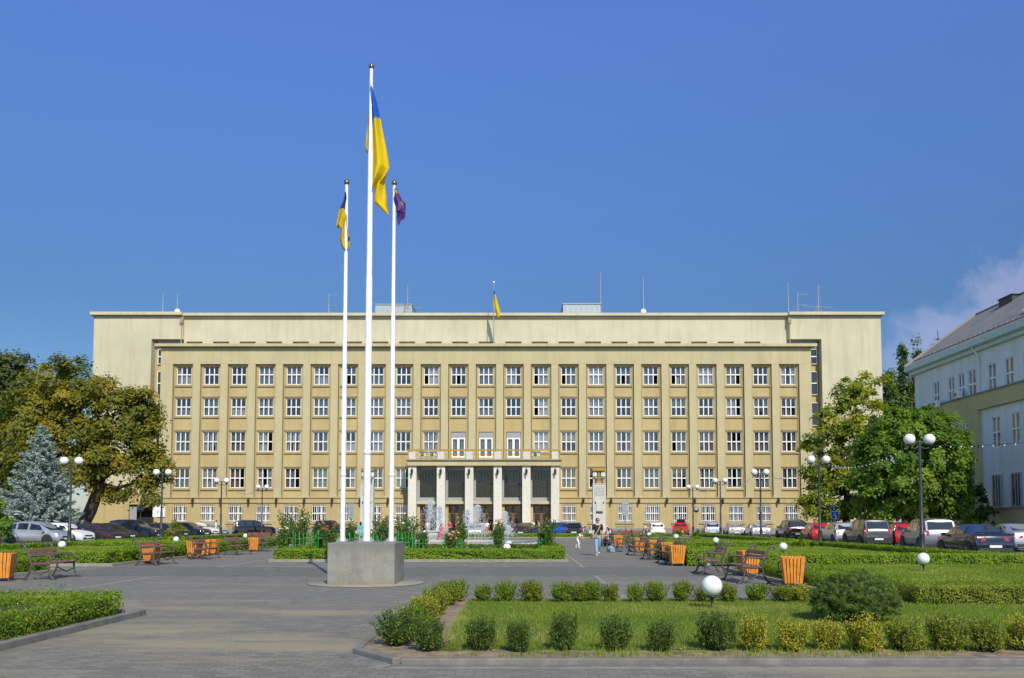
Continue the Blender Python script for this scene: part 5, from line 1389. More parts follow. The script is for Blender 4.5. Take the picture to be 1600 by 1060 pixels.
def bin_proto():
    o = empty('litter_bin'); H0, H1 = .09, .74
    for side in range(4):
        a = side*math.pi/2; Rz = Matrix.Rotation(a, 3, 'Z'); mb = MB()
        for k in range(6):
            t0 = (k+.04)/6; t1 = (k+.80)/6
            wb_, wt = .40, .54
            q = []
            for (w_, z, d) in ((wb_, H0, 0), (wt, H1, 0)):
                for t in (t0, t1): q.append((Vector((-w_/2+w_*t, -w_/2-.012, z)), Vector((-w_/2+w_*t, -w_/2+.014, z))))
            vs = [q[0][0], q[1][0], q[1][1], q[0][1], q[2][0], q[3][0], q[3][1], q[2][1]]
            mb.add([Rz @ v for v in vs], [(0, 3, 2, 1), (4, 5, 6, 7), (0, 1, 5, 4), (1, 2, 6, 5), (2, 3, 7, 6), (3, 0, 4, 7)])
        mb.build('slat_panel', M['orange'], o)
    mb = MB(); mb.add([(-.18, -.18, H0+.02), (.18, -.18, H0+.02), (.18, .18, H0+.02), (-.18, .18, H0+.02), (-.23, -.23, H1-.06), (.23, -.23, H1-.06), (.23, .23, H1-.06), (-.23, .23, H1-.06)], [(0, 3, 2, 1), (0, 1, 5, 4), (1, 2, 6, 5), (2, 3, 7, 6), (3, 0, 4, 7)])
    mb.build('liner', M['blackplastic'], o)
    mb = MB()
    for sx in (-1, 1):
        mb = MB(); mb.cbox((sx*.20, 0, .05), (.04, .34, .10)); mb.build('foot', M['iron'], o)
        mb = MB(); mb.tube([(sx*.265, 0, .35), (sx*.33, 0, .42), (sx*.33, 0, .58), (sx*.28, 0, .62)], .014, 6); mb.build('handle', M['iron'], o)
    return o
bn = bin_proto()
BI = [(1237, 20.6, 'large orange slatted bin beside the nearest right bench'), (1168, 24.6, 'orange bin behind the second right bench'), (1057, 30.2, 'orange bin behind the third right bench'), (1043, 34.6, 'orange bin between the third and fourth right benches'), (1022, 38.6, 'orange bin by the fifth right bench'), (998, 43.4, 'orange bin by the sixth right bench'), (965, 51.5, 'farthest orange bin on the right, by the baby carriage'),
      (7, 22.6, 'orange bin cut by the left picture edge'), (238.5, 31.9, 'orange bin at the far end of the second left bench'), (305, 36.2, 'orange bin behind the third left bench, nearer of two'), (320, 38.6, 'orange bin behind the third left bench, farther of two'), (333, 40.0, 'orange bin just before the fourth left bench'), (398, 44.6, 'orange bin under the fifth left bench')]
for i, (u, Y, lab) in enumerate(BI):
    o = bn if i == 0 else copy_tree(bn)
    o.location = (PX(u, Y), Y, .0); o.rotation_euler = (0, 0, R([-12, 6, 0, -8, 4, 8, 0, 14, -8, 3, 10, -5, 4][i])); tag(o, lab, 'litter bin', 'orange slatted litter bins along the plaza')
o = None
# ------------------------------------------------------------------ cars
def paint(name, c, metal=.3, rough=.22): return plain(name, c, rough, metal, .04, 3, .4, .5)
CARS = {
 # stations along y (rear negative): (y, belt z, roof z, half width, roof half width)
 'hatch': dict(L=4.1, W=1.74, st=[(-2.05, .62, .62, .74, .70), (-2.02, .92, .92, .80, .70), (-1.92, .98, 1.0, .83, .66), (-1.58, .98, 1.40, .86, .60), (-.9, .96, 1.49, .87, .62), (.05, .94, 1.48, .87, .62), (.45, .93, 1.40, .87, .61), (1.12, .93, .95, .86, .66), (1.75, .82, .83, .83, .62), (1.98, .70, .70, .78, .58), (2.05, .50, .50, .70, .55)], rw=(2, 3), ws=(6, 7), side=(3, 6), pil=(-.35,)),
 'sedan': dict(L=4.7, W=1.8, st=[(-2.35, .60, .60, .78, .72), (-2.32, .92, .92, .83, .72), (-2.20, 1.03, 1.04, .86, .70), (-1.72, 1.05, 1.07, .88, .66), (-.95, .99, 1.40, .89, .60), (-.5, .97, 1.46, .90, .61), (.2, .95, 1.46, .90, .61), (.6, .94, 1.38, .90, .60), (1.25, .94, .96, .89, .68), (2.0, .82, .83, .86, .64), (2.28, .68, .68, .80, .60), (2.35, .48, .48, .72, .55)], rw=(3, 4), ws=(7, 8), side=(4, 7), pil=(-.15,)),
 'wagon': dict(L=4.6, W=1.78, st=[(-2.28, .62, .62, .77, .70), (-2.25, .94, .94, .83, .72), (-2.18, 1.0, 1.02, .85, .68), (-1.86, 1.0, 1.44, .87, .62), (-1.2, .98, 1.52, .88, .63), (.1, .95, 1.51, .88, .63), (.5, .94, 1.43, .88, .62), (1.2, .94, .96, .87, .67), (1.95, .83, .84, .84, .63), (2.2, .70, .70, .79, .58), (2.28, .50, .50, .72, .55)], rw=(2, 3), ws=(6, 7), side=(3, 6), pil=(-1.05, -.2)),
 'suv': dict(L=4.6, W=1.88, st=[(-2.28, .66, .66, .80, .74), (-2.25, 1.0, 1.0, .88, .76), (-2.18, 1.10, 1.12, .90, .72), (-1.92, 1.10, 1.66, .92, .68), (-1.2, 1.08, 1.76, .93, .69), (.0, 1.06, 1.75, .93, .69), (.45, 1.05, 1.66, .93, .68), (1.05, 1.05, 1.07, .92, .72), (1.95, .98, .99, .89, .68), (2.2, .84, .84, .85, .64), (2.28, .58, .58, .78, .60)], rw=(2, 3), ws=(6, 7), side=(3, 6), pil=(-1.1, -.2)),
 'mpv': dict(L=4.35, W=1.8, st=[(-2.15, .62, .62, .76, .70), (-2.12, .92, .92, .83, .72), (-2.0, 1.02, 1.04, .86, .68), (-1.55, 1.02, 1.50, .88, .62), (-.9, 1.0, 1.60, .89, .63), (.1, .97, 1.58, .89, .63), (.55, .96, 1.47, .89, .62), (1.45, .95, .97, .87, .67), (1.9, .82, .83, .84, .63), (2.08, .70, .70, .79, .58), (2.15, .50, .50, .72, .55)], rw=(2, 3), ws=(6, 7), side=(3, 6), pil=(-1.0, -.1)),
}
def car_parts(kind):
    d = CARS[kind]; st = d['st']; parts = {}
    body = MB(); rowsv = []
    for (y, bz, rz_, w, rw) in st:
        half = [(w*.86, .20), (w*.97, .30), (w, .50), (w*1.0, max(.5, bz-.14)), (w*.955, bz), (rw+.03, rz_-.055 if rz_-bz > .1 else rz_), (rw*.82, rz_+.0), (rw*.35, rz_+.025)]
        # at the two ends keep the section inside the shorter bumper
        half = [(x, min(z, rz_+.02)) for x, z in half]
        rowsv.append([(x, y, z) for x, z in half] + [(-x, y, z) for x, z in reversed(half)])
    n = 16
    vs = [p for r_ in rowsv for p in r_]; fs = []
    for i in range(len(st)-1):
        for k in range(n-1): fs.append((i*n+k, i*n+k+1, (i+1)*n+k+1, (i+1)*n+k))
        fs.append((i*n+n-1, i*n, (i+1)*n, (i+1)*n+n-1))
    fs.append(tuple(range(n))); fs.append(tuple((len(st)-1)*n+k for k in range(n-1, -1, -1)))
    body.add(vs, fs, 0, True)
    yw = (d['L']*.5-.85, -(d['L']*.5-.80)); W = d['W']/2; rr = .33 if kind != 'suv' else .37
    # wheel arches, sill, bumper strips
    for y in yw:
        for s in (-1, 1):
            pts = [(y+(rr+.06)*math.cos(a), rr+(rr+.06)*math.sin(a)) for a in [math.pi*(-.12+1.24*i/14) for i in range(15)]]
            body.prism(pts, 'x', s*(W*.80), s*(W*.99+.02), 1)
    body.box(-W*.90, W*.90, -d['L']/2+.25, d['L']/2-.25, .15, .24, 1)
    body.box(-W*.8, W*.8, -d['L']/2-.025, -d['L']/2+.2, .24, .40, 1); body.box(-W*.70, W*.70, d['L']/2-.2, d['L']/2+.012, .28, .42, 1)
    for y in ((-.25, ) if kind in ('hatch',) else (-.95, .15)): pass
    parts['body'] = body
    def quad(i0, k0, i1, k1, sh=.10, sv=.12, up=.006):
        a, b_, c, e = [Vector(rowsv[i][k]) for i, k in ((i0, k0), (i1, k0), (i1, k1), (i0, k1))]
        return shrink([a, b_, c, e], sh, sv, up)
    def shrink(q, sh, sv, up):
        a, b_, c, e = q
        def bl(s, t): return (a*(1-s)+b_*s)*(1-t) + (e*(1-s)+c*s)*t
        p = [bl(sh, sv), bl(1-sh, sv), bl(1-sh, 1-sv), bl(sh, 1-sv)]
        nrm = (p[1]-p[0]).cross(p[3]-p[0]).normalized()
        cen = sum(p, Vector())/4; outw = Vector((cen.x, cen.y*.4, cen.z-.6))
        if nrm.dot(outw) < 0: nrm = -nrm
        return p, nrm
    def slab(pn, th=.014):
        p, nr = pn; m_ = MB()
        m_.add([x - nr*.02 for x in p] + [x + nr*th for x in p], [(0, 3, 2, 1), (4, 5, 6, 7), (0, 1, 5, 4), (1, 2, 6, 5), (2, 3, 7, 6), (3, 0, 4, 7)]); return m_
    i0, i1 = d['rw']
    def cross(i0, i1, sh, sv):
        a = Vector(rowsv[i0][5]); b_ = Vector(rowsv[i0][10]); c = Vector(rowsv[i1][10]); e = Vector(rowsv[i1][5])
        return shrink([a, b_, c, e], sh, sv, .0)
    parts['rear_window'] = slab(cross(i0, i1, .07, .08), .03)
    i0, i1 = d['ws']; parts['windscreen'] = slab(cross(i0, i1, .05, .05), .03)
    # side windows between belt and roof edge
    parts['side'] = []
    ys = [st[d['rw'][1]][0]-.05] + list(d['pil']) + [st[d['ws'][0]][0]+.12]
    def sec(y, k):
        for (a, b_) in zip(range(len(st)-1), range(1, len(st))):
            if st[a][0] <= y <= st[b_][0]:
                t = (y-st[a][0])/(st[b_][0]-st[a][0]); return Vector(rowsv[a][k]).lerp(Vector(rowsv[b_][k]), t)
    for s, kb, kt in ((1, 4, 5), (-1, 11, 10)):
        for j in range(len(ys)-1):
            y0, y1 = ys[j]+.05, ys[j+1]-.05
            yb0 = y0-.16 if j == 0 else y0; yb1 = y1 + .42 if j == len(ys)-2 else y1
            a, b_, c, e = sec(yb0, kb), sec(yb1, kb), sec(y1, kt), sec(y0, kt)
            parts['side'].append(slab(shrink([a, b_, c, e], .03, .10, 0), .012))
    Y0 = st[1][0]; bz = st[2][1]
    parts['tail'] = []; parts['head'] = []
    for s in (-1, 1):
        q = MB(); x0, x1 = (.40, .83) if kind in ('sedan',) else (.60, .83)
        hh = (.68, .95) if kind == 'sedan' else (.70, .98) if kind != 'suv' else (.80, 1.12)
        q.add([(s*x0, Y0-.03, hh[0]+.05), (s*x1, Y0-.01, hh[0]), (s*(x1+.05), Y0+.25, hh[0]+.06), (s*(x1+.05), Y0+.25, hh[1]-.04), (s*x1, Y0+.02, hh[1]), (s*x0, Y0+.0, hh[1]-.02), (s*x0, Y0+.3, hh[0]+.05), (s*x0, Y0+.3, hh[1]-.02)],
              [(0, 1, 4, 5), (1, 2, 3, 4), (0, 5, 7, 6), (5, 4, 3, 7), (0, 6, 2, 1), (2, 6, 7, 3)]); parts['tail'].append(q)
        q = MB(); yf_ = d['L']/2; zf = st[-2][1]
        q.add([(s*.42, yf_-.03, zf-.14), (s*.70, yf_-.10, zf-.14), (s*.83, yf_-.42, zf-.04), (s*.80, yf_-.42, zf+.07), (s*.66, yf_-.16, zf+.02), (s*.42, yf_-.08, zf-.0), (s*.42, yf_-.45, zf-.12), (s*.42, yf_-.45, zf+.02)],
              [(0, 1, 4, 5), (1, 2, 3, 4), (0, 5, 7, 6), (5, 4, 3, 7), (0, 6, 2, 1), (2, 6, 7, 3)]); parts['head'].append(q)
    q = MB(); q.box(-.26, .26, -d['L']/2-.045, -d['L']/2-.02, .44 if kind != 'sedan' else .42, .55 if kind != 'sedan' else .53); parts['plate'] = q
    q = MB(); q.box(-.26, .26, d['L']/2+.005, d['L']/2+.03, .36, .47); parts['plate2'] = q
    q = MB(); q.box(-.42, .42, d['L']/2-.06, d['L']/2+.006, .50, .60); parts['grille'] = q
    parts['mirror'] = []
    for s in (-1, 1):
        q = MB(); ym = st[d['ws'][1]][0]-.35; q.cbox((s*(W+.08), ym, .99 if kind != 'suv' else 1.1), (.20, .10, .14)); q.cbox((s*(W-.02), ym, .95 if kind != 'suv' else 1.06), (.10, .05, .05)); parts['mirror'].append(q)
    parts['wheels'] = [(s*(W-.09), y, rr) for s in (-1, 1) for y in yw]
    parts['rail'] = [MB(), MB()]
    for q, s in zip(parts['rail'], (-1, 1)): q.tube([(s*.56, -1.6, st[4][2]-.0), (s*.56, -1.4, st[4][2]+.07), (s*.56, .0, st[4][2]+.07), (s*.56, .2, st[4][2]-.02)], .025, 5)
    return parts
KC = {}
def car(kind, mat, x, y, head, label, rails=False, box=False, group='cars parked round the square'):
    """head: degrees clockwise from straight away from the camera"""
    o = empty('parked_car', (x, y, 0), -R(head), label, 'car', group)
    p = car_parts(kind)
    def mk(key, name, mats, src, **k):
        kk = (kind, key)
        if kk not in KC:
            KC[kk] = src.mesh(name, [M['blackplastic'] if False else mats] if not isinstance(mats, list) else mats)
            if key == 'body':
                KC[kk].set_sharp_from_angle(angle=R(38))
        return KC[kk]
    b_ = p['body'].mesh('body', [mat, M['blackplastic']]); b_.set_sharp_from_angle(angle=R(40)); inst('body', b_, o)
    inst('rear_window', mk('rw', 'rear_window', M['carglass'], p['rear_window']), o)
    inst('windscreen', mk('ws', 'windscreen', M['carglass'], p['windscreen']), o)
    for i, q in enumerate(p['side']): inst('side_window', mk('sw%d' % i, 'side_window', M['carglass'], q), o)
    for i, q in enumerate(p['tail']): inst('tail_light', mk('tl%d' % i, 'tail_light', M['tail'], q), o)
    for i, q in enumerate(p['head']): inst('headlight', mk('hl%d' % i, 'headlight', M['head'], q), o)
    inst('number_plate', mk('pl', 'number_plate', M['plate'], p['plate']), o); inst('number_plate', mk('pl2', 'number_plate', M['plate'], p['plate2']), o)
    inst('grille', mk('gr', 'grille', M['blackplastic'], p['grille']), o)
    for i, q in enumerate(p['mirror']): inst('mirror', q.mesh('mirror', mat), o)
    for (wx, wy, rr) in p['wheels']:
        kk = ('tyre', rr)
        if kk not in KC:
            t = MB(); t.lathe([(rr*.62, -.10), (rr*.94, -.105), (rr, -.07), (rr, .07), (rr*.94, .105), (rr*.62, .10)], (0, 0, 0), 22, axis='x'); KC[kk] = t.mesh('tyre', M['tyre'])
            t = MB(); t.lathe([(rr*.64, -.08), (rr*.64, .08)], (0, 0, 0), 22, axis='x')
            for sx in (-1, 1):
                t.lathe([(rr*.60, sx*.085), (rr*.66, sx*.10), (rr*.66, sx*.08)], (0, 0, 0), 22, axis='x'); t.lathe([(rr*.001, sx*.095), (rr*.16, sx*.092), (rr*.16, sx*.04)], (0, 0, 0), 10, axis='x')
                for k in range(5):
                    a = 6.283*k/5; t.cbox((sx*.075, rr*.36*math.cos(a), rr*.36*math.sin(a)), (.03, rr*.17, rr*.56), 0, Matrix.Rotation(a-math.pi/2, 3, 'X'))
            KC[('rim', rr)] = t.mesh('rim', M['rim'])
            t = MB(); t.lathe([(rr*.0001, 0), (rr*.6, 0)], (0, 0, 0), 18, axis='x'); t.lathe([(rr*.2, -.05), (rr*.2, .05)], (0, 0, 0), 8, axis='x'); KC[('hub', rr)] = t.mesh('wheel', M['dark'])
        w = inst('wheel', KC[('hub', rr)], o, (wx, wy, rr)); inst('tyre', KC[kk], w); inst('rim', KC[('rim', rr)], w)
    if rails:
        for q in p['rail']: inst('roof_rail', q.mesh('roof_rail', M['steel']), o)
    if box:
        q = MB(); q.prism([(-1.2, 1.55), (1.0, 1.55), (1.15, 1.68), (.6, 1.84), (-1.1, 1.86), (-1.3, 1.74)], 'x', -.45, .45)
        q.box(-.5, .5, -.8, -.74, 1.47, 1.56); q.box(-.5, .5, .3, .36, 1.47, 1.56); q.build('roof_box', M['black'], o, bevel=.04)
    return o
PT = {k: paint(k + ' car paint', c, me, ro) for k, (c, me, ro) in {
    'silver': ((.50, .52, .56), .55, .28), 'midsilver': ((.20, .21, .235), .5, .28), 'white': ((.78, .78, .78), 0, .25), 'navy': ((.012, .020, .05), .2, .12), 'brown': ((.070, .038, .036), .3, .25),
    'black': ((.012, .013, .016), .2, .14), 'red': ((.50, .018, .02), .1, .2), 'grey': ((.060, .063, .07), .4, .22), 'darkblue': ((.018, .025, .055), .3, .2), 'blue': ((.03, .11, .48), .2, .2), 'beige_silver': ((.46, .47, .46), .5, .28), 'darkgreen': ((.03, .04, .035), .3, .2)}.items()}
def cu(kind, p, u, Y, head, label, **k): return car(kind, PT[p], PX(u, Y), Y, head, label, **k)
# right-hand rank, tails towards us
cu('sedan', 'navy', 1519, 39.8, 6, 'dark navy saloon car nearest to the camera in the right rank')
cu('sedan', 'silver', 1580, 46.5, 8, 'silver saloon at the right picture edge, beyond the navy saloon')
cu('suv', 'midsilver', 1449, 46.0, 9, 'tall silver grey estate behind the nearest right lamp post')
cu('hatch', 'red', 1404, 54.5, 8, 'red hatchback between the grey hatchback and the tall silver estate')
cu('hatch', 'white', 1381, 63.0, 6, 'white car almost hidden behind the dark grey hatchback')
cu('suv', 'grey', 1353, 54.5, 4, 'dark grey hatchback with a pale number plate behind the hedge')
cu('wagon', 'silver', 1310, 61, 5, 'silver estate car with roof rails beside the second right lamp post', rails=True)
cu('hatch', 'red', 1275, 66, 6, 'red car right of the black off-roader')
cu('suv', 'black', 1236, 75, 3, 'black off-roader in the right rank')
cu('sedan', 'black', 1262, 79, 3, 'black car half hidden behind the red one in the right rank')
cu('sedan', 'silver', 1182, 81, 5, 'bluish silver saloon beside the third right lamp post')
cu('sedan', 'beige_silver', 1147, 86, 7, 'pale beige silver saloon between the two silver cars')
cu('wagon', 'silver', 1111, 90, 8, 'silver estate car beside the farthest right round sign', rails=True)
cu('wagon', 'red', 1064, 95, 12, 'red car carrying a black roof box', box=True)
cu('hatch', 'white', 1023.5, 92, 0, 'white hatchback facing the office wall by the far benches')
# left-hand rank, noses towards the plaza
cu('mpv', 'silver', 60, 58.0, 97, 'silver people carrier nearest in the left rank')
cu('hatch', 'white', 100, 62.0, 98, 'white hatchback behind the nearest left lamp post')
cu('sedan', 'brown', 147, 64.0, 108, 'dark brown saloon in the left rank')
cu('sedan', 'grey', 170, 69.5, 104, 'dark grey saloon just beyond the brown one')
cu('suv', 'darkblue', 211, 73.5, 97, 'dark blue crossover in the left rank')
cu('sedan', 'darkblue', 256, 80, 100, 'dark saloon behind the second left lamp post')
cu('wagon', 'navy', 294, 84, 108, 'navy car half hidden by the golden bush')
cu('sedan', 'white', 308, 88, 108, 'white saloon beyond the golden bush')
cu('sedan', 'silver', 325, 92, 112, 'last car of the left rank, silver, before the third left lamp post')
# in front of the office building
cu('suv', 'black', 397, 95.5, 62, 'black off-roader side-on below the office windows on the left')
cu('suv', 'black', 514, 97, 12, 'black off-roader parked tail out, left of the flagpoles')
cu('sedan', 'silver', 742, 86, 175, 'silver saloon in front of the entrance steps')
cu('sedan', 'grey', 796, 90, 10, 'dark grey saloon before the portico, left of its neighbour')
cu('sedan', 'darkgreen', 822, 87, 14, 'dark saloon with bright bumper before the right side of the portico')
cu('wagon', 'blue', 884, 93, 118, 'bright blue estate car right of the portico')
cu('hatch', 'black', 899, 86.5, 8, 'small black car tail-on before the blue estate')

# ------------------------------------------------------------------ people
def skin_mesh(name, pts, edges, mats, sub=2, root=0):
    me = bpy.data.meshes.new(name); me.from_pydata([p[0] for p in pts], edges, [])
    ob = bpy.data.objects.new(name, me); COL.objects.link(ob)
    sk = ob.modifiers.new('skin', 'SKIN'); sk.use_smooth_shade = True
    if not me.skin_vertices: pass
    d = me.skin_vertices[0].data
    for i, p in enumerate(pts):
        r_ = p[1]; d[i].radius = r_ if isinstance(r_, tuple) else (r_, r_); d[i].use_root = (i == root)
    s = ob.modifiers.new('sub', 'SUBSURF'); s.levels = sub; s.render_levels = sub
    dg = bpy.context.evaluated_depsgraph_get(); dg.update()
    out = bpy.data.meshes.new_from_object(ob.evaluated_get(dg)); out.name = name
    bpy.data.objects.remove(ob); bpy.data.meshes.remove(me)
    out.materials.clear()
    for m_ in mats: out.materials.append(m_)
    return out
CL = {k: plain(k + ' cloth', c, .85, var=.15, scale=20) for k, c in dict(black=(.018, .018, .02), denim=(.22, .34, .48), white=(.72, .72, .74), pink=(.62, .10, .26), red=(.50, .03, .05), teal=(.12, .42, .38), navy=(.03, .04, .08), grey=(.2, .2, .22), khaki=(.25, .21, .15), beige=(.42, .36, .28)).items()}
M['shoe'] = plain('white shoe', (.7, .7, .68), .6)
def person(x, y, rz_, h, top, bottom, label, pose='stand', skirt=False, hair=None, shorts=False, group=None, long_hair=False, sleeves=False, shoes=None, detail=False):
    """faces -y before turning; pose walk / stand / sit / bend"""
    o = empty('person', (x, y, 0), rz_, label, 'person', group)
    H = h; lean = 0.0; drop = 0.0
    la = ra = 0.0; lk = rk = 0.0
    hip = .52*H
    Lth, Lsh = .245*H, .235*H
    if pose == 'walk': legs = [(-R(17), R(2)), (R(14), R(26))]
    elif pose == 'sit': legs = [(-R(82), R(80)), (-R(80), R(76))]; hip = .47
    elif pose == 'bend': legs = [(-R(22), R(22)), (R(10), R(14))]; lean = R(38)
    else: legs = [(-R(2), R(3)), (R(3), R(2))]
    pts = []; ed = []
    def add(p, r_, prev=None):
        pts.append((tuple(p), r_)); 
        if prev is not None: ed.append((prev, len(pts)-1))
        return len(pts)-1
    def tors(s, dx=0, dy=0):   # point s above the hip along the leaning spine
        return Vector((dx, -math.sin(lean)*s + dy, hip + math.cos(lean)*s))
    pel = add(tors(.0), (.082*H, .062*H)); wst = add(tors(.10*H), (.070*H, .052*H), pel); chs = add(tors(.20*H), (.088*H, .060*H), wst); shl = add(tors(.275*H), (.070*H, .045*H), chs)
    nek = add(tors(.315*H, 0, -.004*H), .030*H, shl)
    hb = add(tors(.350*H, 0, -.012*H), (.040*H, .046*H), nek); hc = add(tors(.395*H, 0, -.012*H), (.046*H, .056*H), hb); ht = add(tors(.445*H, 0, -.004*H), (.036*H, .042*H), hc)
    J = {}
    for s, (a, kb) in zip((-1, 1), legs):
        hp = Vector((s*.048*H, 0, hip-.015*H)); th = Vector((s*.002, math.sin(a)*1.0, -math.cos(a)))
        kn = hp + th*Lth; sh = Vector((0, math.sin(a+kb), -math.cos(a+kb))); an = kn + sh*Lsh
        i0 = add(hp - Vector((0, 0, .02*H)), .056*H, pel); i1 = add(hp.lerp(kn, .5), .048*H, i0); i2 = add(kn, .034*H, i1); i3 = add(kn.lerp(an, .35), .034*H, i2); i4 = add(an, .022*H, i3)
        toe = an + Vector((s*.012*H, -.085*H, -.022*H)); i5 = add(an + Vector((0, .012*H, -.018*H)), .022*H, i4); i6 = add(toe, .016*H, i5)
        J[s] = (hp, kn, an, toe)
    A = {}
    for s in (-1, 1):
        sp = tors(.268*H, s*.102*H); sw = {'walk': s*.16, 'bend': -.5, 'sit': -.55, 'stand': -.05}[pose]
        el = sp + Vector((s*.030*H, math.sin(sw)*.165*H, -math.cos(sw)*.165*H)); f = sw - (.9 if pose == 'sit' else .28)
        wr = el + Vector((s*.004*H, math.sin(f)*.145*H, -math.cos(f)*.145*H)); hd = wr + (wr-el).normalized()*.045*H
        i0 = add(sp, .036*H, shl); i1 = add(sp.lerp(el, .5), .030*H, i0); i2 = add(el, .024*H, i1); i3 = add(el.lerp(wr, .4), .023*H, i2); i4 = add(wr, .015*H, i3); i5 = add(hd, (.020*H, .012*H), i4)
        A[s] = (sp, el, wr, hd)
    me = skin_mesh('body', pts, ed, [M['skin']]); bo = inst('body', me, o)
    if detail:
        for s in (-1, 1):
            sp, el, wr, hd = A[s]; dv = (wr-el).normalized()
            for k, (off, L) in enumerate(((-.020, .040), (-.007, .047), (.007, .045), (.019, .036))):
                b0 = hd + dv*.008*H + Vector((0, off*H*.9, 0)); fm = MB(); fm.tube([b0, b0+dv*L*H*.5+Vector((-s*.004*H, 0, 0)), b0+dv*L*H+Vector((-s*.013*H, 0, 0))], [.0052*H, .0048*H, .0036*H], 6); fm.build('finger', M['skin'], bo)
            b0 = wr + dv*.015*H + Vector((-s*.004*H, -.016*H, 0)); fm = MB(); fm.tube([b0, b0+dv*.025*H+Vector((-s*.006*H, -.014*H, 0)), b0+dv*.045*H+Vector((-s*.012*H, -.014*H, 0))], [.0065*H, .006*H, .004*H], 6); fm.build('thumb', M['skin'], bo)
        hcv = tors(.395*H, 0, -.012*H); fm = MB()
        fm.tube([hcv+Vector((0, -.055*H, .012*H)), hcv+Vector((0, -.070*H, -.008*H)), hcv+Vector((0, -.058*H, -.013*H))], [.006*H, .009*H, .006*H], 6); fm.build('nose', M['skin'], bo)
        for s in (-1, 1): fm = MB(); fm.sphere(hcv+Vector((s*.048*H, .004*H, -.004*H)), .011*H, 0, 8, 6, 1.5); fm.build('ear', M['skin'], bo)
        fm = MB(); fm.tube([hcv+Vector((-.018*H, -.052*H, -.030*H)), hcv+Vector((0, -.058*H, -.031*H)), hcv+Vector((.018*H, -.052*H, -.030*H))], .0035*H, 5); fm.build('mouth', plain('lips', (.3, .12, .1), .6), bo)
        fm = MB()
        for s in (-1, 1): fm.sphere(hcv+Vector((s*.020*H, -.055*H, .012*H)), .015*H, 0, 10, 8, .8)
        fm.tube([hcv+Vector((-.05*H, 0, .014*H)), hcv+Vector((-.04*H, -.05*H, .016*H)), hcv+Vector((.04*H, -.05*H, .016*H)), hcv+Vector((.05*H, 0, .014*H))], .0035*H, 5); fm.build('sunglasses', M['black'], o)
    e = .010*H
    # upper garment
    tp = []; te = []
    def addt(p, r_, prev=None):
        tp.append((tuple(p), r_))
        if prev is not None: te.append((prev, len(tp)-1))
        return len(tp)-1
    a0 = addt(tors(-.035*H), (.088*H+e, .064*H+e)); a1 = addt(tors(.10*H), (.078*H+e, .056*H+e), a0); a2 = addt(tors(.20*H), (.090*H+e, .062*H+e), a1); a3 = addt(tors(.272*H), (.072*H+e, .046*H+e), a2); addt(tors(.300*H), .036*H, a3)
    for s in (-1, 1):
        sp, el, wr, hd = A[s]; b0 = addt(sp, .038*H+e, a3); b1 = addt(sp.lerp(el, .45), .036*H+e, b0); b2 = addt(sp.lerp(el, .78), .036*H+e, b1)
        if sleeves: b3 = addt(el, .028*H+e, b2); addt(wr, .02*H+e, b3)
    inst('shirt', skin_mesh('shirt', tp, te, [CL[top]], root=0), o)
    tp = []; te = []
    if skirt:
        mb = MB(); mb.lathe([(.070*H+e, hip+.06*H), (.092*H+e, hip-.02*H), (.115*H, hip-.20*H), (.110*H, hip-.205*H)], (0, 0, 0), 16); mb.build('skirt', CL[bottom], o)
    else:
        a0 = addt(tors(.03*H), (.082*H+e, .060*H+e)); a1 = addt(tors(-.01*H), (.086*H+e, .066*H+e), a0)
        for s in (-1, 1):
            hp, kn, an, toe = J[s]; b0 = addt(hp - Vector((0, 0, .02*H)), .058*H+e, a1); b1 = addt(hp.lerp(kn, .5), .050*H+e, b0); b2 = addt(kn, .038*H+e, b1)
            if not shorts: b3 = addt(kn.lerp(an, .5), .034*H+e, b2); addt(an + Vector((0, 0, .015*H)), .030*H+e, b3)
        inst('trousers', skin_mesh('trousers', tp, te, [CL[bottom]], root=0), o)
    for s in (-1, 1):
        hp, kn, an, toe = J[s]
        mb = MB(); p0 = an + Vector((0, .030*H, -.020*H)); p1 = an.lerp(toe, .5) + Vector((0, 0, -.012*H)); p2 = toe + Vector((0, -.012*H, -.002*H))
        mb.tube([p0, p0.lerp(p1, .3), p1, p2.lerp(p1, .2), p2], [.015*H, .027*H, .026*H, .022*H, .010*H], 8); mb.build('shoe', shoes or M['shoe'], o)
    hcv = tors(.405*H, 0, .004*H)
    mb = MB()
    prof = [(max(1e-4, math.sin(t))*.054*H, math.cos(t)*.058*H) for t in [math.pi*i/14 for i in range(0, 9)]]
    mb.lathe(list(reversed(prof)), tuple(hcv + Vector((0, .006*H, .004*H))), 14)
    if long_hair: mb.tube([hcv+Vector((0, .045*H, 0)), hcv+Vector((0, .055*H, -.07*H)), hcv+Vector((0, .05*H, -.12*H))], [.05*H, .045*H, .025*H], 8, flat=.6)
    mb.build('hair', hair or M['hair'], o)
    zmin = min([J[s][2].z for s in J])-.040*H
    if pose != 'sit': o.location.z = -zmin if abs(zmin) < .2 else 0
    return o, A, J
man, A, J = person(PX(933.5, 39.3), 39.3, R(6), 1.80, 'black', 'denim', 'man in a black T-shirt, jeans and sunglasses walking towards us', 'walk', detail=True)
HB = 1.80
mb = MB(); z = man.location.z
sb = empty('shoulder_bag', (man.location.x, man.location.y, z+.95), R(6), 'pale shoulder bag slung across the walking man', 'bag')
mb.tube([(.13, -.06, .49), (.06, -.155, .36), (-.05, -.17, .16), (-.15, -.13, .02)], .020, 6, flat=.4); mb.tube([(.13, -.06, .49), (.10, .10, .40), (-.10, .15, .15), (-.17, .02, .02)], .020, 6, flat=.4); mb.build('strap', CL['beige'], sb)
mb = MB(); mb.cbox((-.14, -.15, -.04), (.24, .09, .19)); mb.build('pouch', CL['khaki'], sb, bevel=.03)
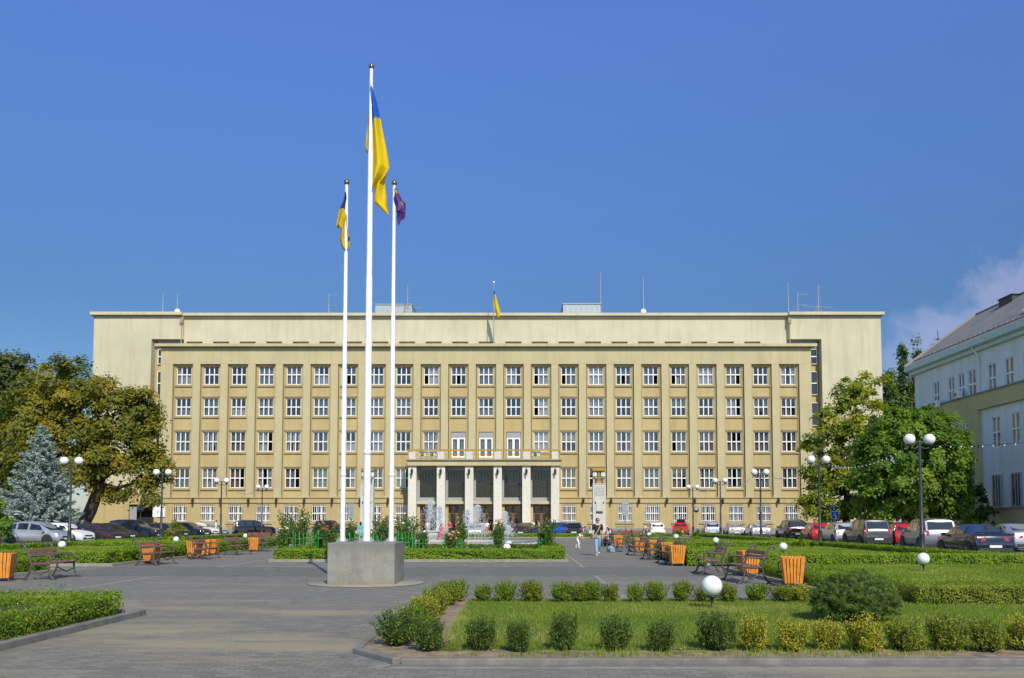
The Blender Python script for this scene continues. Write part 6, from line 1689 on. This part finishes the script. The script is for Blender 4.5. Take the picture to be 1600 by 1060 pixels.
person(PX(902.5, 50.2), 50.2, R(60), 1.12, 'white', 'white', 'small child in white bending forward on the paving behind the man', 'bend')
person(PX(690, 61), 61, R(150), 1.52, 'pink', 'pink', 'girl in pink standing by the fountain', 'walk', long_hair=True)
person(PX(761, 96), 96, R(0), 1.68, 'white', 'red', 'woman in a white top and red skirt before the entrance', 'stand', skirt=True, long_hair=True)
person(PX(800, 98), 98, R(90), 1.78, 'white', 'navy', 'man in a white shirt at the portico, beside the third pillar', 'walk', sleeves=True)
person(PX(833, 99), 99, R(40), 1.75, 'white', 'grey', 'person in a pale shirt before the rightmost portico door', 'stand')
person(PX(841, 99.3), 99.3, R(-60), 1.75, 'beige', 'khaki', 'person in beige facing the one in the pale shirt at the portico', 'stand', sleeves=True)
person(PX(703, 97), 97, R(10), 1.72, 'red', 'navy', 'person in a red top before the second portico opening', 'stand')
person(PX(668, 97.5), 97.5, R(-20), 1.72, 'white', 'beige', 'person in white half hidden by the left fountain jet', 'stand', long_hair=True)
person(PX(563.5, 62), 62, R(200), 1.62, 'teal', 'teal', 'woman in a teal dress seen between the flagpoles', 'walk', skirt=True, long_hair=True)
person(PX(338, 90), 90, R(-90), 1.76, 'white', 'khaki', 'man in white walking by the third left lamp post', 'walk', sleeves=True)
person(PX(948, 53.5)+.02, 53.44, R(-70), 1.66, 'beige', 'navy', 'dark haired woman seated on the far right bench', 'sit', long_hair=True)
# baby carriage, rucksack
o = empty('baby_carriage', (PX(957, 54.5), 54.5, 0), R(60), 'dark folding baby carriage beside the seated woman', 'pram')
mb = MB(); mb.prism([(-.35, .45), (.30, .42), (.42, .62), (-.10, .66), (-.38, .98), (-.48, .90)], 'x', -.22, .22); mb.build('seat', CL['navy'], o, bevel=.03)
mb = MB(); pr = [(-.5+.42*math.cos(a), .62+.42*math.sin(a)) for a in [R(100-15*i) for i in range(8)]] + [(-.46, .64)]; mb.prism(pr, 'x', -.24, .24); mb.build('hood', CL['grey'], o, bevel=.02)
mb = MB()
for s in (-.25, .25): mb.tube([(s, .40, .14), (s, -.10, .60), (s, -.55, 1.05)], .016, 6); mb.tube([(s, -.38, .14), (s, .1, .5)], .016, 6)
mb.tube([(-.25, -.55, 1.05), (.25, -.55, 1.05)], .018, 6); mb.build('frame', M['steel'], o)
for s in (-.27, .27):
    for y in (.40, -.38): q = MB(); q.lathe([(.02, -.02), (.13, -.02), (.14, 0), (.13, .02), (.02, .02)], (0, 0, 0), 14, axis='x'); q.build('wheel', M['tyre'], o, (s, y, .14))
o = empty('rucksack', (PX(954, 43.5), 43.5, 0), R(20), 'blue grey rucksack lying on the paving by the far right benches', 'bag')
mb = MB(); mb.sphere((0, 0, .17), .20, 0, 14, 9, .85); mb.box(-.14, .14, -.24, -.14, .03, .20); mb.build('pack', plain('blue grey canvas', (.20, .27, .33), .8), o)
mb = MB(); mb.tube([(-.1, .14, .28), (-.1, .26, .18), (-.1, .18, .03)], .018, 5); mb.tube([(.1, .14, .28), (.1, .26, .18), (.1, .18, .03)], .018, 5); mb.tube([(-.05, 0, .34), (0, 0, .40), (.05, 0, .34)], .014, 5); mb.build('strap', CL['navy'], o)

# ------------------------------------------------------------------ fountain behind the rose bed
FXc, FYc, FR = PX(716, 49.5), 49.5, 4.9
o = empty('fountain', (FXc, FYc, 0), 0, 'round low fountain basin with jets of water behind the rose bed', 'fountain')
mb = MB(); mb.lathe([(FR+.12, 0), (FR+.12, .30), (FR+.16, .32), (FR+.16, .40), (FR-.22, .40), (FR-.22, .34), (FR-.18, .05)], (0, 0, 0), 56, smooth=False); mb.build('basin', M['white_stone'], o)
m, nt, b = nodes('pool water'); b.inputs['Base Color'].default_value = (.05, .10, .10, 1); b.inputs['Roughness'].default_value = .08; bump(nt, b, noise(nt, 9, 3), .5, .05); M['pool'] = m
mb = MB(); mb.lathe([(FR-.2, .26), (.001, .262)], (0, 0, 0), 48); mb.build('water', M['pool'], o)
m, nt, b = nodes('spray'); nt.nodes.remove(b)
df = nt.nodes.new('ShaderNodeBsdfDiffuse'); df.inputs[0].default_value = (.85, .88, .92, 1); gl_ = nt.nodes.new('ShaderNodeBsdfGlossy'); gl_.inputs[1].default_value = .2
tp_ = nt.nodes.new('ShaderNodeBsdfTransparent'); x1_ = nt.nodes.new('ShaderNodeMixShader'); x1_.inputs[0].default_value = .3; nt.links.new(df.outputs[0], x1_.inputs[1]); nt.links.new(gl_.outputs[0], x1_.inputs[2])
x2_ = nt.nodes.new('ShaderNodeMixShader'); x2_.inputs[0].default_value = .24; nt.links.new(tp_.outputs[0], x2_.inputs[1]); nt.links.new(x1_.outputs[0], x2_.inputs[2]); nt.links.new(x2_.outputs[0], nt.nodes['Material Output'].inputs[0]); M['spray'] = m
def jet(u, vt, Y, wid, seed, n=900, lean=0.0):
    g = rng(seed); x, zt = P(u, vt, Y); C = []; mb = MB()
    # rising column
    mb.tube([(0, 0, .3), (lean*.3, 0, zt*.5), (lean*.7, 0, zt*.93)], [.035, .03, .018], 6)
    t = g.uniform(0, 1, n); a = g.uniform(0, 6.28, n); rr = np.abs(g.normal(size=n))*.5+.25
    rise = g.uniform(size=n) < .35
    z = np.where(rise, .3+(zt-.3)*g.uniform(.55, 1.0, n), zt - (zt-.4)*t**2 * g.uniform(.5, 1, n)); r_ = np.where(rise, .04+.05*g.uniform(size=n), wid*t**.8*rr)
    fall = g.uniform(size=n) < .7
    xs = lean + np.cos(a)*r_ + g.normal(size=n)*.03; ys = np.sin(a)*r_*.6
    for i in range(n):
        s = g.uniform(.012, .034); c = (xs[i], ys[i], z[i])
        mb.add([(c[0]-s, c[1], c[2]), (c[0]+s*.5, c[1]+s*.8, c[2]), (c[0]+s*.5, c[1]-s*.8, c[2]), (c[0], c[1], c[2]+s*1.8), (c[0], c[1], c[2]-s*2.2)], [(0, 1, 3), (1, 2, 3), (2, 0, 3), (1, 0, 4), (2, 1, 4), (0, 2, 4)])
    mb.build('water_jet', M['spray'], o, (x-FXc, Y-FYc, 0), fix=False)
jet(671, 783, 48.5, .50, 1, 1500, .05); jet(681, 792, 49.5, .62, 2, 1300, .25); jet(732, 797, 48.5, .42, 3, 1300, -.05); jet(742, 790, 50.5, .62, 4, 1500, .15); jet(789, 800, 49.0, .35, 5, 900, .02); jet(752, 818, 51.5, .5, 6, 700, .1); jet(794, 822, 47.5, .5, 7, 700, .0)
o2 = empty('stone_urn', (PX(675, 58), 58, 0), 0, 'white stone urn on a foot behind the left fountain jets', 'planter')
mb = MB(); mb.lathe([(.48, 0), (.48, .12), (.30, .18), (.26, .32), (.34, .42), (.46, .66), (.50, .86)], (0, 0, 0), 24); mb.build('bowl', M['white_stone'], o2)
mb = MB(); mb.lathe([(.50, .86), (.58, .88), (.58, .96), (.46, .96), (.42, .88)], (0, 0, 0), 24); mb.build('rim', M['white_stone'], o2)

# ------------------------------------------------------------------ standard roses and their green stakes in the bed
def rose(u, vt, Y, wid, col, seed, nfl, label):
    g = rng(seed); x, zt = P(u, vt, Y); zt = max(zt, .75); zb = .55; w = wid*Y/F
    r_ = empty('rose_bush', (x, Y, .05), 0, label, 'rose bush', 'standard roses in the bed')
    st_ = MB(); n = 15; Cs = []; Ax = []; Tt = []; fl = []
    for i in range(n):
        a = g.uniform(0, 6.28); rr = w*math.sqrt(g.uniform(.02, 1)); h = zt*g.uniform(.66, 1.0) if i else zt
        tip = np.array([math.cos(a)*rr, math.sin(a)*rr*.7, h]); b0 = np.array([g.normal()*.06, g.normal()*.06, 0]); md = b0*.4 + tip*.6 + np.array([tip[0]*-.2, 0, 0.05])
        st_.tube([b0, md, tip], [.014, .009, .004], 4, caps=False)
        k = 46; t = g.uniform(.30, 1, k)[:, None]; p = (1-t)**2*b0 + 2*t*(1-t)*md + t*t*tip + g.normal(size=(k, 3))*.085
        Cs.append(p); Ax.append(g.normal(size=(k, 3)) + (tip-b0)[None]); Tt.append(np.clip(g.uniform(.05, .6)+.4*g.uniform(size=k), 0, 1)); fl.append(tip)
    C = np.vstack(Cs)
    mkobj('leaves', leaf_mesh('leaves', C, .105*g.uniform(.7, 1.3, len(C)), np.concatenate(Tt), M['leaf_rose'], axis=np.vstack(Ax), seed=seed, core=st_, coremat=M['green_stem']), r_)
    for i in range(min(nfl, n)):
        mb = MB(); c = fl[i] + g.normal(size=3)*.03
        s = g.uniform(.04, .065)
        for q in range(7):
            a = q*2.4; d = Vector((math.cos(a), math.sin(a), .5+.12*q)) * s * (1 - q*.09)
            mb.cbox(Vector(c)+d*.7, (s*1.0, s*.28, s*1.0), 0, d.to_track_quat('Y', 'Z').to_matrix())
        mb.sphere(c + np.array([0, 0, s*.4]), s*.55, 0, 8, 6); mb.build('bloom', M[col], r_)
M['green_stem'] = plain('green stem', (.06, .12, .03), .7)
M['pinkrose'] = plain('pink rose', (.62, .12, .18), .6, var=.3); M['salmon'] = plain('salmon rose', (.70, .24, .13), .6, var=.3); M['redrose'] = plain('red rose', (.58, .03, .06), .6, var=.3); M['whiterose'] = plain('cream rose', (.72, .66, .50), .6, var=.2)
RS = [(450, 799, 36.5, 14, 'pinkrose', 5, 'tall pink rose near the bed\'s left end'), (463, 812, 37.5, 13, 'whiterose', 5, 'cream rose beside the tall pink rose'), (441, 826, 36, 10, 'whiterose', 4, 'low cream rose at the left end of the bed'),
      (476, 798, 38, 8, 'salmon', 2, 'lanky rose shoot right of the cream rose'), (500, 817, 36.5, 14, 'salmon', 6, 'salmon rose left of the plinth'), (517, 822, 36, 12, 'redrose', 6, 'red rose just left of the left flagpole'), (549, 816, 37, 12, 'salmon', 4, 'rose between the left and middle flagpoles'),
      (592, 808, 37, 14, 'pinkrose', 4, 'pink topped rose right of the middle flagpole'), (607, 806, 38, 13, 'whiterose', 4, 'pale rose behind the right flagpole'), (628, 808, 36.5, 12, 'whiterose', 5, 'cream rose right of the right flagpole'), (642, 806, 37.5, 13, 'whiterose', 5, 'tall cream rose left of the fountain jets'),
      (660, 832, 36.5, 8, 'whiterose', 3, 'low rose before the urn'), (705, 832, 36, 14, 'salmon', 9, 'salmon flowering rose in the middle of the bed'), (721, 812, 38, 10, 'salmon', 5, 'leafy rose behind the salmon one'), (778, 823, 36, 12, 'salmon', 4, 'rusty leaved rose above the solid bundle of stakes'),
      (781, 816, 37, 8, 'pinkrose', 2, 'shoot behind the rusty leaved rose'), (848, 818, 36.5, 14, 'salmon', 3, 'leafy rose at the right end of the bed'), (857, 812, 36, 12, 'whiterose', 2, 'tall climbing rose nearest the right end of the bed')]
for i, (u, v, Y, w, c, nf, lab) in enumerate(RS): rose(u, v, Y, w, c, 500+i, nf, lab)
SK = [(440, 10, 3, 1.15), (452, 12, 3, 1.15), (468, 12, 4, 1.1), (487, 14, 4, 1.05), (500, 10, 3, 1.1), (512, 10, 3, 1.2), (549, 10, 3, 1.1), (590, 12, 4, 1.0), (628, 10, 4, 1.1), (644, 10, 4, 1.1), (657, 8, 3, .8), (695, 8, 4, .9), (703, 12, 6, .8), (716, 12, 6, .8), (779, 10, 12, .78), (848, 14, 9, .85)]
SKN = ['ring', 'second ring', 'ring', 'ring', 'ring', 'ring', 'ring', 'ring', 'ring', 'ring', 'ring', 'ring', 'left ring', 'dense ring', 'solid bundle', 'wide ring']
for i, (u, w, n, h) in enumerate(SK):
    Y = 36.2; s = Y/F
    k = min(RS, key=lambda q: abs(q[0]-u))
    o = empty('rose_support', (PX(u, Y), Y, .05), 0, f'{SKN[i]} of green stakes round the {k[6]}', 'plant support', 'green stake rings in the rose bed')
    mb = MB(); g = rng(700+i)
    for j in range(n):
        a = 6.283*j/n + .3; x = math.cos(a)*w*s*.5; y = math.sin(a)*w*s*.5; hh = h*g.uniform(.92, 1.05)
        mb.tube([(x, y, 0), (x*1.03, y*1.03, hh)], .016, 5)
    mb.build('stakes', M['green_stake'], o)
    mb = MB(); mb.lathe([(w*s*.5-.012, h*.72), (w*s*.5+.012, h*.72), (w*s*.5+.012, h*.72+.015), (w*s*.5-.012, h*.72+.015), (w*s*.5-.012, h*.72)], (0, 0, 0), 16); mb.build('hoop', M['green_stake'], o)
# low white flowers in the bed, as ground cover
g = rng(91); k = 420; C = np.stack([g.uniform(-8.5, .6, k), g.uniform(34.6, 39.0, k), g.uniform(.10, .50, k)], 1)
M['whitefl'] = leafmat('white and orange bedding flowers', [(0, (.55, .20, .04)), (.3, (.10, .16, .03)), (.65, (.12, .18, .03)), (.7, (.75, .73, .68)), (1, (.8, .78, .72))])
tag(mkobj('bedding_flowers', leaf_mesh('bedding_flowers', C, g.uniform(.06, .12, k), g.uniform(0, 1, k), M['whitefl'], seed=5)), 'low bedding flowers between the roses', 'flowers', kind='stuff')

# ------------------------------------------------------------------ monuments with gilded lanterns
def monument(u, Y, label):
    x = PX(u, Y); o = empty('monument', (x, Y, 0), 0, label, 'monument')
    z1 = PZ(757.5, Y); w = 20*Y/F/2
    mb = MB(); mb.box(-w-.55, w+.55, -.9, .9, 0, .55); mb.box(-w-.30, w+.30, -.75, .75, .55, 1.05); mb.build('base', M['white_stone'], o, bevel=.03)
    mb = MB(); mb.box(-w, w, -.55, .55, 1.05, z1); mb.box(-w-.04, w+.04, -.59, .59, z1, z1+.10); mb.build('shaft', M['white_stone'], o, bevel=.03)
    mb = MB(); mb.box(-w*.50, w*.50, -.66, -.55, z1*.47, z1*.66); mb.build('tablet', M['white_stone'], o, bevel=.01)
    for q in ((-w*.50, w*.50, -.68, -.555, z1*.44, z1*.466), (-w*.72, -w*.56, -.60, -.55, z1*.62, z1*.66), (w*.56, w*.72, -.60, -.55, z1*.62, z1*.66)):
        mb = MB(); mb.box(*q); mb.build('bracket', M['bronze'], o)
    mb = MB()
    g = rng(int(u))
    for r_ in range(7):
        zz = z1*.95 - r_*.17; xx = -w*.78
        while xx < w*.74:
            L = g.uniform(.05, .16); mb.box(xx, min(xx+L, w*.78), -.565, -.55, zz-.05, zz+.04); xx += L+.05
        if r_ == 1: pass
    mb.build('inscription', M['wgrey'], o)
    mb = MB(); mb.box(-.28, .28, -.28, .28, z1+.10, z1+.45); mb.tube([(0, 0, z1+.4), (0, 0, z1+1.7)], .16, 8); mb.box(-.75, .75, -.35, .35, z1+1.62, z1+1.95); mb.build('lantern_frame', M['gold'], o)
    for sx in (-1, 1):
        mb = MB(); mb.lathe([(.10, 0), (.24, .15), (.24, .9), (.14, 1.0)], (sx*.48, 0, z1+.62), 8, smooth=False); L_ = mb.build('lantern', M['globe'] if False else M['wgrey'], o)
        mb = MB(); mb.lathe([(.25, .35), (.27, .38), (.27, .75), (.25, .78)], (sx*.48, 0, z1+.62), 8, smooth=False); mb.build('pane', M['globe'], L_)
        mb = MB()
        for a in range(4): q = a*math.pi/2; mb.tube([(sx*.48+.26*math.cos(q), .26*math.sin(q), z1+.55), (sx*.48+.26*math.cos(q), .26*math.sin(q), z1+1.62)], .03, 4)
        mb.build('lantern_cage', M['gold'], L_)
    return o
monument(936, 98, 'pale stone pillar with gilded twin lanterns right of the portico, behind the walking man')
monument(574, 98, 'pale stone pillar with lanterns half hidden behind the tall flagpole')

# ------------------------------------------------------------------ road signs
def sign(u, v, Y, kind, label, r_=.35, back=True):
    x, z = P(u, v, Y); o = empty('road_sign', (x, Y, 0), 0, label, 'sign')
    mb = MB(); mb.tube([(0, .04, 0), (0, .04, z+r_)], .035, 8); mb.build('post', M['steel'], o)
    mb = MB()
    if kind == 'round': mb.lathe([(r_, -.012), (r_, .012), (r_*.93, .018), (.001, .018)], (0, 0, z), 28, axis='y'); mb.lathe([(.001, -.014), (r_*.98, -.013)], (0, 0, z), 28, axis='y')
    elif kind == 'board': mb.box(-r_, r_, -.02, .02, z-.75, z+.75)
    mb.build('plate', M['steel'] if back else M['wfr'], o)
    mb = MB()
    if kind == 'round': mb.box(-r_*.6, r_*.6, -.04, -.014, z-.04, z+.04)
    else: mb.box(-r_*.98, r_*.98, -.05, -.021, z+.30, z+.36); mb.box(-r_*.98, r_*.98, -.05, -.021, z-.36, z-.30)
    mb.build('stiffener', M['wgrey'], o)
    return o
sign(219.5, 795.5, 88, 'round', 'round road sign seen from behind, before the carriage passage', .38)
sign(1087.5, 796.5, 95, 'round', 'round road sign seen from behind, beside the farthest right lamp post', .34)
sign(548, 799, 82, 'board', 'tall grey board sign seen from behind, left of the middle flagpole', .32)
sign(977, 793, 82, 'board', 'tall grey board sign seen from behind, right of the pale monument', .32)
Y = 66; x, z = P(1304.5, 805.5, Y); o = empty('road_sign', (x, Y, 0), 0, 'blue square road sign with a small round blue sign above it', 'sign')
mb = MB(); mb.tube([(0, .05, 0), (0, .05, z+1.0)], .035, 8); mb.build('post', M['steel'], o)
M['signblue'] = plain('road sign blue', (.012, .10, .45), .4, var=.05)
s = 6.3*Y/F; mb = MB(); mb.box(-s, s, -.01, .02, z-s, z+s); mb.build('plate', M['signblue'], o)
mb = MB(); b_ = .045
mb.box(-s+.01, s-.01, -.022, -.0105, z+s-b_, z+s-.01); mb.box(-s+.01, s-.01, -.022, -.0105, z-s+.01, z-s+b_); mb.box(-s+.01, -s+b_, -.022, -.0105, z-s+b_, z+s-b_); mb.box(s-b_, s-.01, -.022, -.0105, z-s+b_, z+s-b_)
mb.prism([(-.16, z-.02), (.02, z+.22), (.07, z+.18), (-.08, z-.06)], 'y', -.022, -.0105); mb.prism([(.0, z-.26), (.10, z-.26), (.13, z+.02), (.05, z+.04)], 'y', -.022, -.0105); mb.build('symbol', M['wfr'], o)
mb = MB(); mb.lathe([(.23, -.01), (.23, .02)], (-.06, 0, z+s+.25), 24, axis='y'); mb.lathe([(.001, -.012), (.225, -.011)], (-.06, 0, z+s+.25), 24, axis='y'); mb.build('round_plate', M['signblue'], o)
mb = MB(); mb.prism([(-.10, z+s+.10), (-.03, z+s+.10), (-.02, z+s+.38), (-.07, z+s+.42)], 'y', -.03, -.0125); mb.build('symbol', M['wfr'], o)

# ------------------------------------------------------------------ sky, sun, camera
AZ, EL = R(18), R(41)
w = bpy.data.worlds.new('World'); SC.world = w; w.use_nodes = True
nt = w.node_tree; bg = nt.nodes['Background']
sky = nt.nodes.new('ShaderNodeTexSky'); sky.sky_type = 'NISHITA'; sky.sun_disc = False
sky.sun_elevation = EL; sky.sun_rotation = math.pi - AZ; sky.altitude = 300; sky.air_density = 1.0; sky.dust_density = .3; sky.ozone_density = 3.0
tc = nt.nodes.new('ShaderNodeTexCoord'); sx = nt.nodes.new('ShaderNodeSeparateXYZ'); nt.links.new(tc.outputs['Generated'], sx.inputs[0])
def mth(op, a, b_=None, c=None):
    n = nt.nodes.new('ShaderNodeMath'); n.operation = op
    for i, q in enumerate((a, b_, c)):
        if q is None: continue
        if isinstance(q, (int, float)): n.inputs[i].default_value = q
        else: nt.links.new(q, n.inputs[i])
    return n.outputs[0]
hs = nt.nodes.new('ShaderNodeHueSaturation'); hs.inputs['Saturation'].default_value = 1.18; nt.links.new(sky.outputs[0], hs.inputs['Color'])
# the clear northern sky, opposite the sun, is deeper and less hazy towards the horizon than the model's
gr = nt.nodes.new('ShaderNodeValToRGB'); nt.links.new(sx.outputs[2], gr.inputs[0]); e_ = gr.color_ramp.elements
while len(e_) < 4: e_.new(.5)
for q, (p_, c_) in zip(e_, ((0.0, (.40, .40, .46)), (.24, (.46, .485, .545)), (.41, (.82, .77, .93)), (.53, (1.15, .965, 1.2)))): q.position = p_; q.color = (*c_, 1)
gm_ = nt.nodes.new('ShaderNodeMapRange'); nt.links.new(sx.outputs[1], gm_.inputs[0]); gm_.inputs[1].default_value = .15; gm_.inputs[2].default_value = .55
gx = nt.nodes.new('ShaderNodeMix'); gx.data_type = 'RGBA'; gx.blend_type = 'MULTIPLY'; nt.links.new(gm_.outputs[0], gx.inputs[0]); nt.links.new(hs.outputs[0], gx.inputs[6]); nt.links.new(gr.outputs[0], gx.inputs[7])
grade = gx.outputs[2]
# one bank of low cumulus to the right, behind the side building
yy = mth('MAXIMUM', sx.outputs[1], .05); az = mth('DIVIDE', sx.outputs[0], yy); el = mth('DIVIDE', sx.outputs[2], yy)
cb = nt.nodes.new('ShaderNodeCombineXYZ'); nt.links.new(az, cb.inputs[0]); nt.links.new(el, cb.inputs[1])
nz = nt.nodes.new('ShaderNodeTexNoise'); nz.inputs['Scale'].default_value = 13; nz.inputs['Detail'].default_value = 7; nz.inputs['Roughness'].default_value = .55; nt.links.new(cb.outputs[0], nz.inputs['Vector'])
edge = mth('SUBTRACT', mth('MULTIPLY_ADD', az, .62, -.030), el)          # height under the rising cloud top
edge = mth('ADD', edge, mth('MULTIPLY', mth('SUBTRACT', nz.outputs[0], .5), .20))
mr = nt.nodes.new('ShaderNodeMapRange'); mr.interpolation_type = 'SMOOTHSTEP'; nt.links.new(edge, mr.inputs[0]); mr.inputs[1].default_value = -.005; mr.inputs[2].default_value = .05
mr2 = nt.nodes.new('ShaderNodeMapRange'); mr2.interpolation_type = 'SMOOTHSTEP'; nt.links.new(az, mr2.inputs[0]); mr2.inputs[1].default_value = .38; mr2.inputs[2].default_value = .50
mr3 = nt.nodes.new('ShaderNodeMapRange'); nt.links.new(edge, mr3.inputs[0]); mr3.inputs[1].default_value = .03; mr3.inputs[2].default_value = .22; mr3.inputs[3].default_value = .36; mr3.inputs[4].default_value = .22
fac = mth('MULTIPLY', mth('MULTIPLY', mr.outputs[0], mr2.outputs[0]), mr3.outputs[0])
mx = nt.nodes.new('ShaderNodeMix'); mx.data_type = 'RGBA'; nt.links.new(fac, mx.inputs[0]); nt.links.new(grade, mx.inputs[6]); mx.inputs[7].default_value = (3.6, 3.4, 4.6, 1)
nt.links.new(mx.outputs[2], bg.inputs['Color']); bg.inputs['Strength'].default_value = .15
S = Vector((math.sin(AZ)*math.cos(EL), -math.cos(AZ)*math.cos(EL), math.sin(EL)))
L = bpy.data.lights.new('Sun', 'SUN'); L.energy = 4.0; L.angle = R(.5); L.color = (1.0, .91, .765)
so = bpy.data.objects.new('Sun', L); COL.objects.link(so); so.rotation_euler = S.to_track_quat('Z', 'Y').to_euler(); so.location = (0, 0, 60)
cam = bpy.data.cameras.new('Camera'); co = bpy.data.objects.new('Camera', cam); COL.objects.link(co)
co.location = (0, 0, CH); co.rotation_euler = (R(90)+PITCH, 0, 0)
cam.sensor_width = 36; cam.lens = F/1600*36; cam.shift_x = -(CU-800)/1600; cam.shift_y = (CV-530)/1600
cam.clip_start = .1; cam.clip_end = 6000
SC.camera = co
SC.view_settings.view_transform = 'Standard'; SC.view_settings.look = 'None'; SC.view_settings.exposure = .2; SC.view_settings.gamma = 1
SC.cycles.max_bounces = 8; SC.cycles.transparent_max_bounces = 24
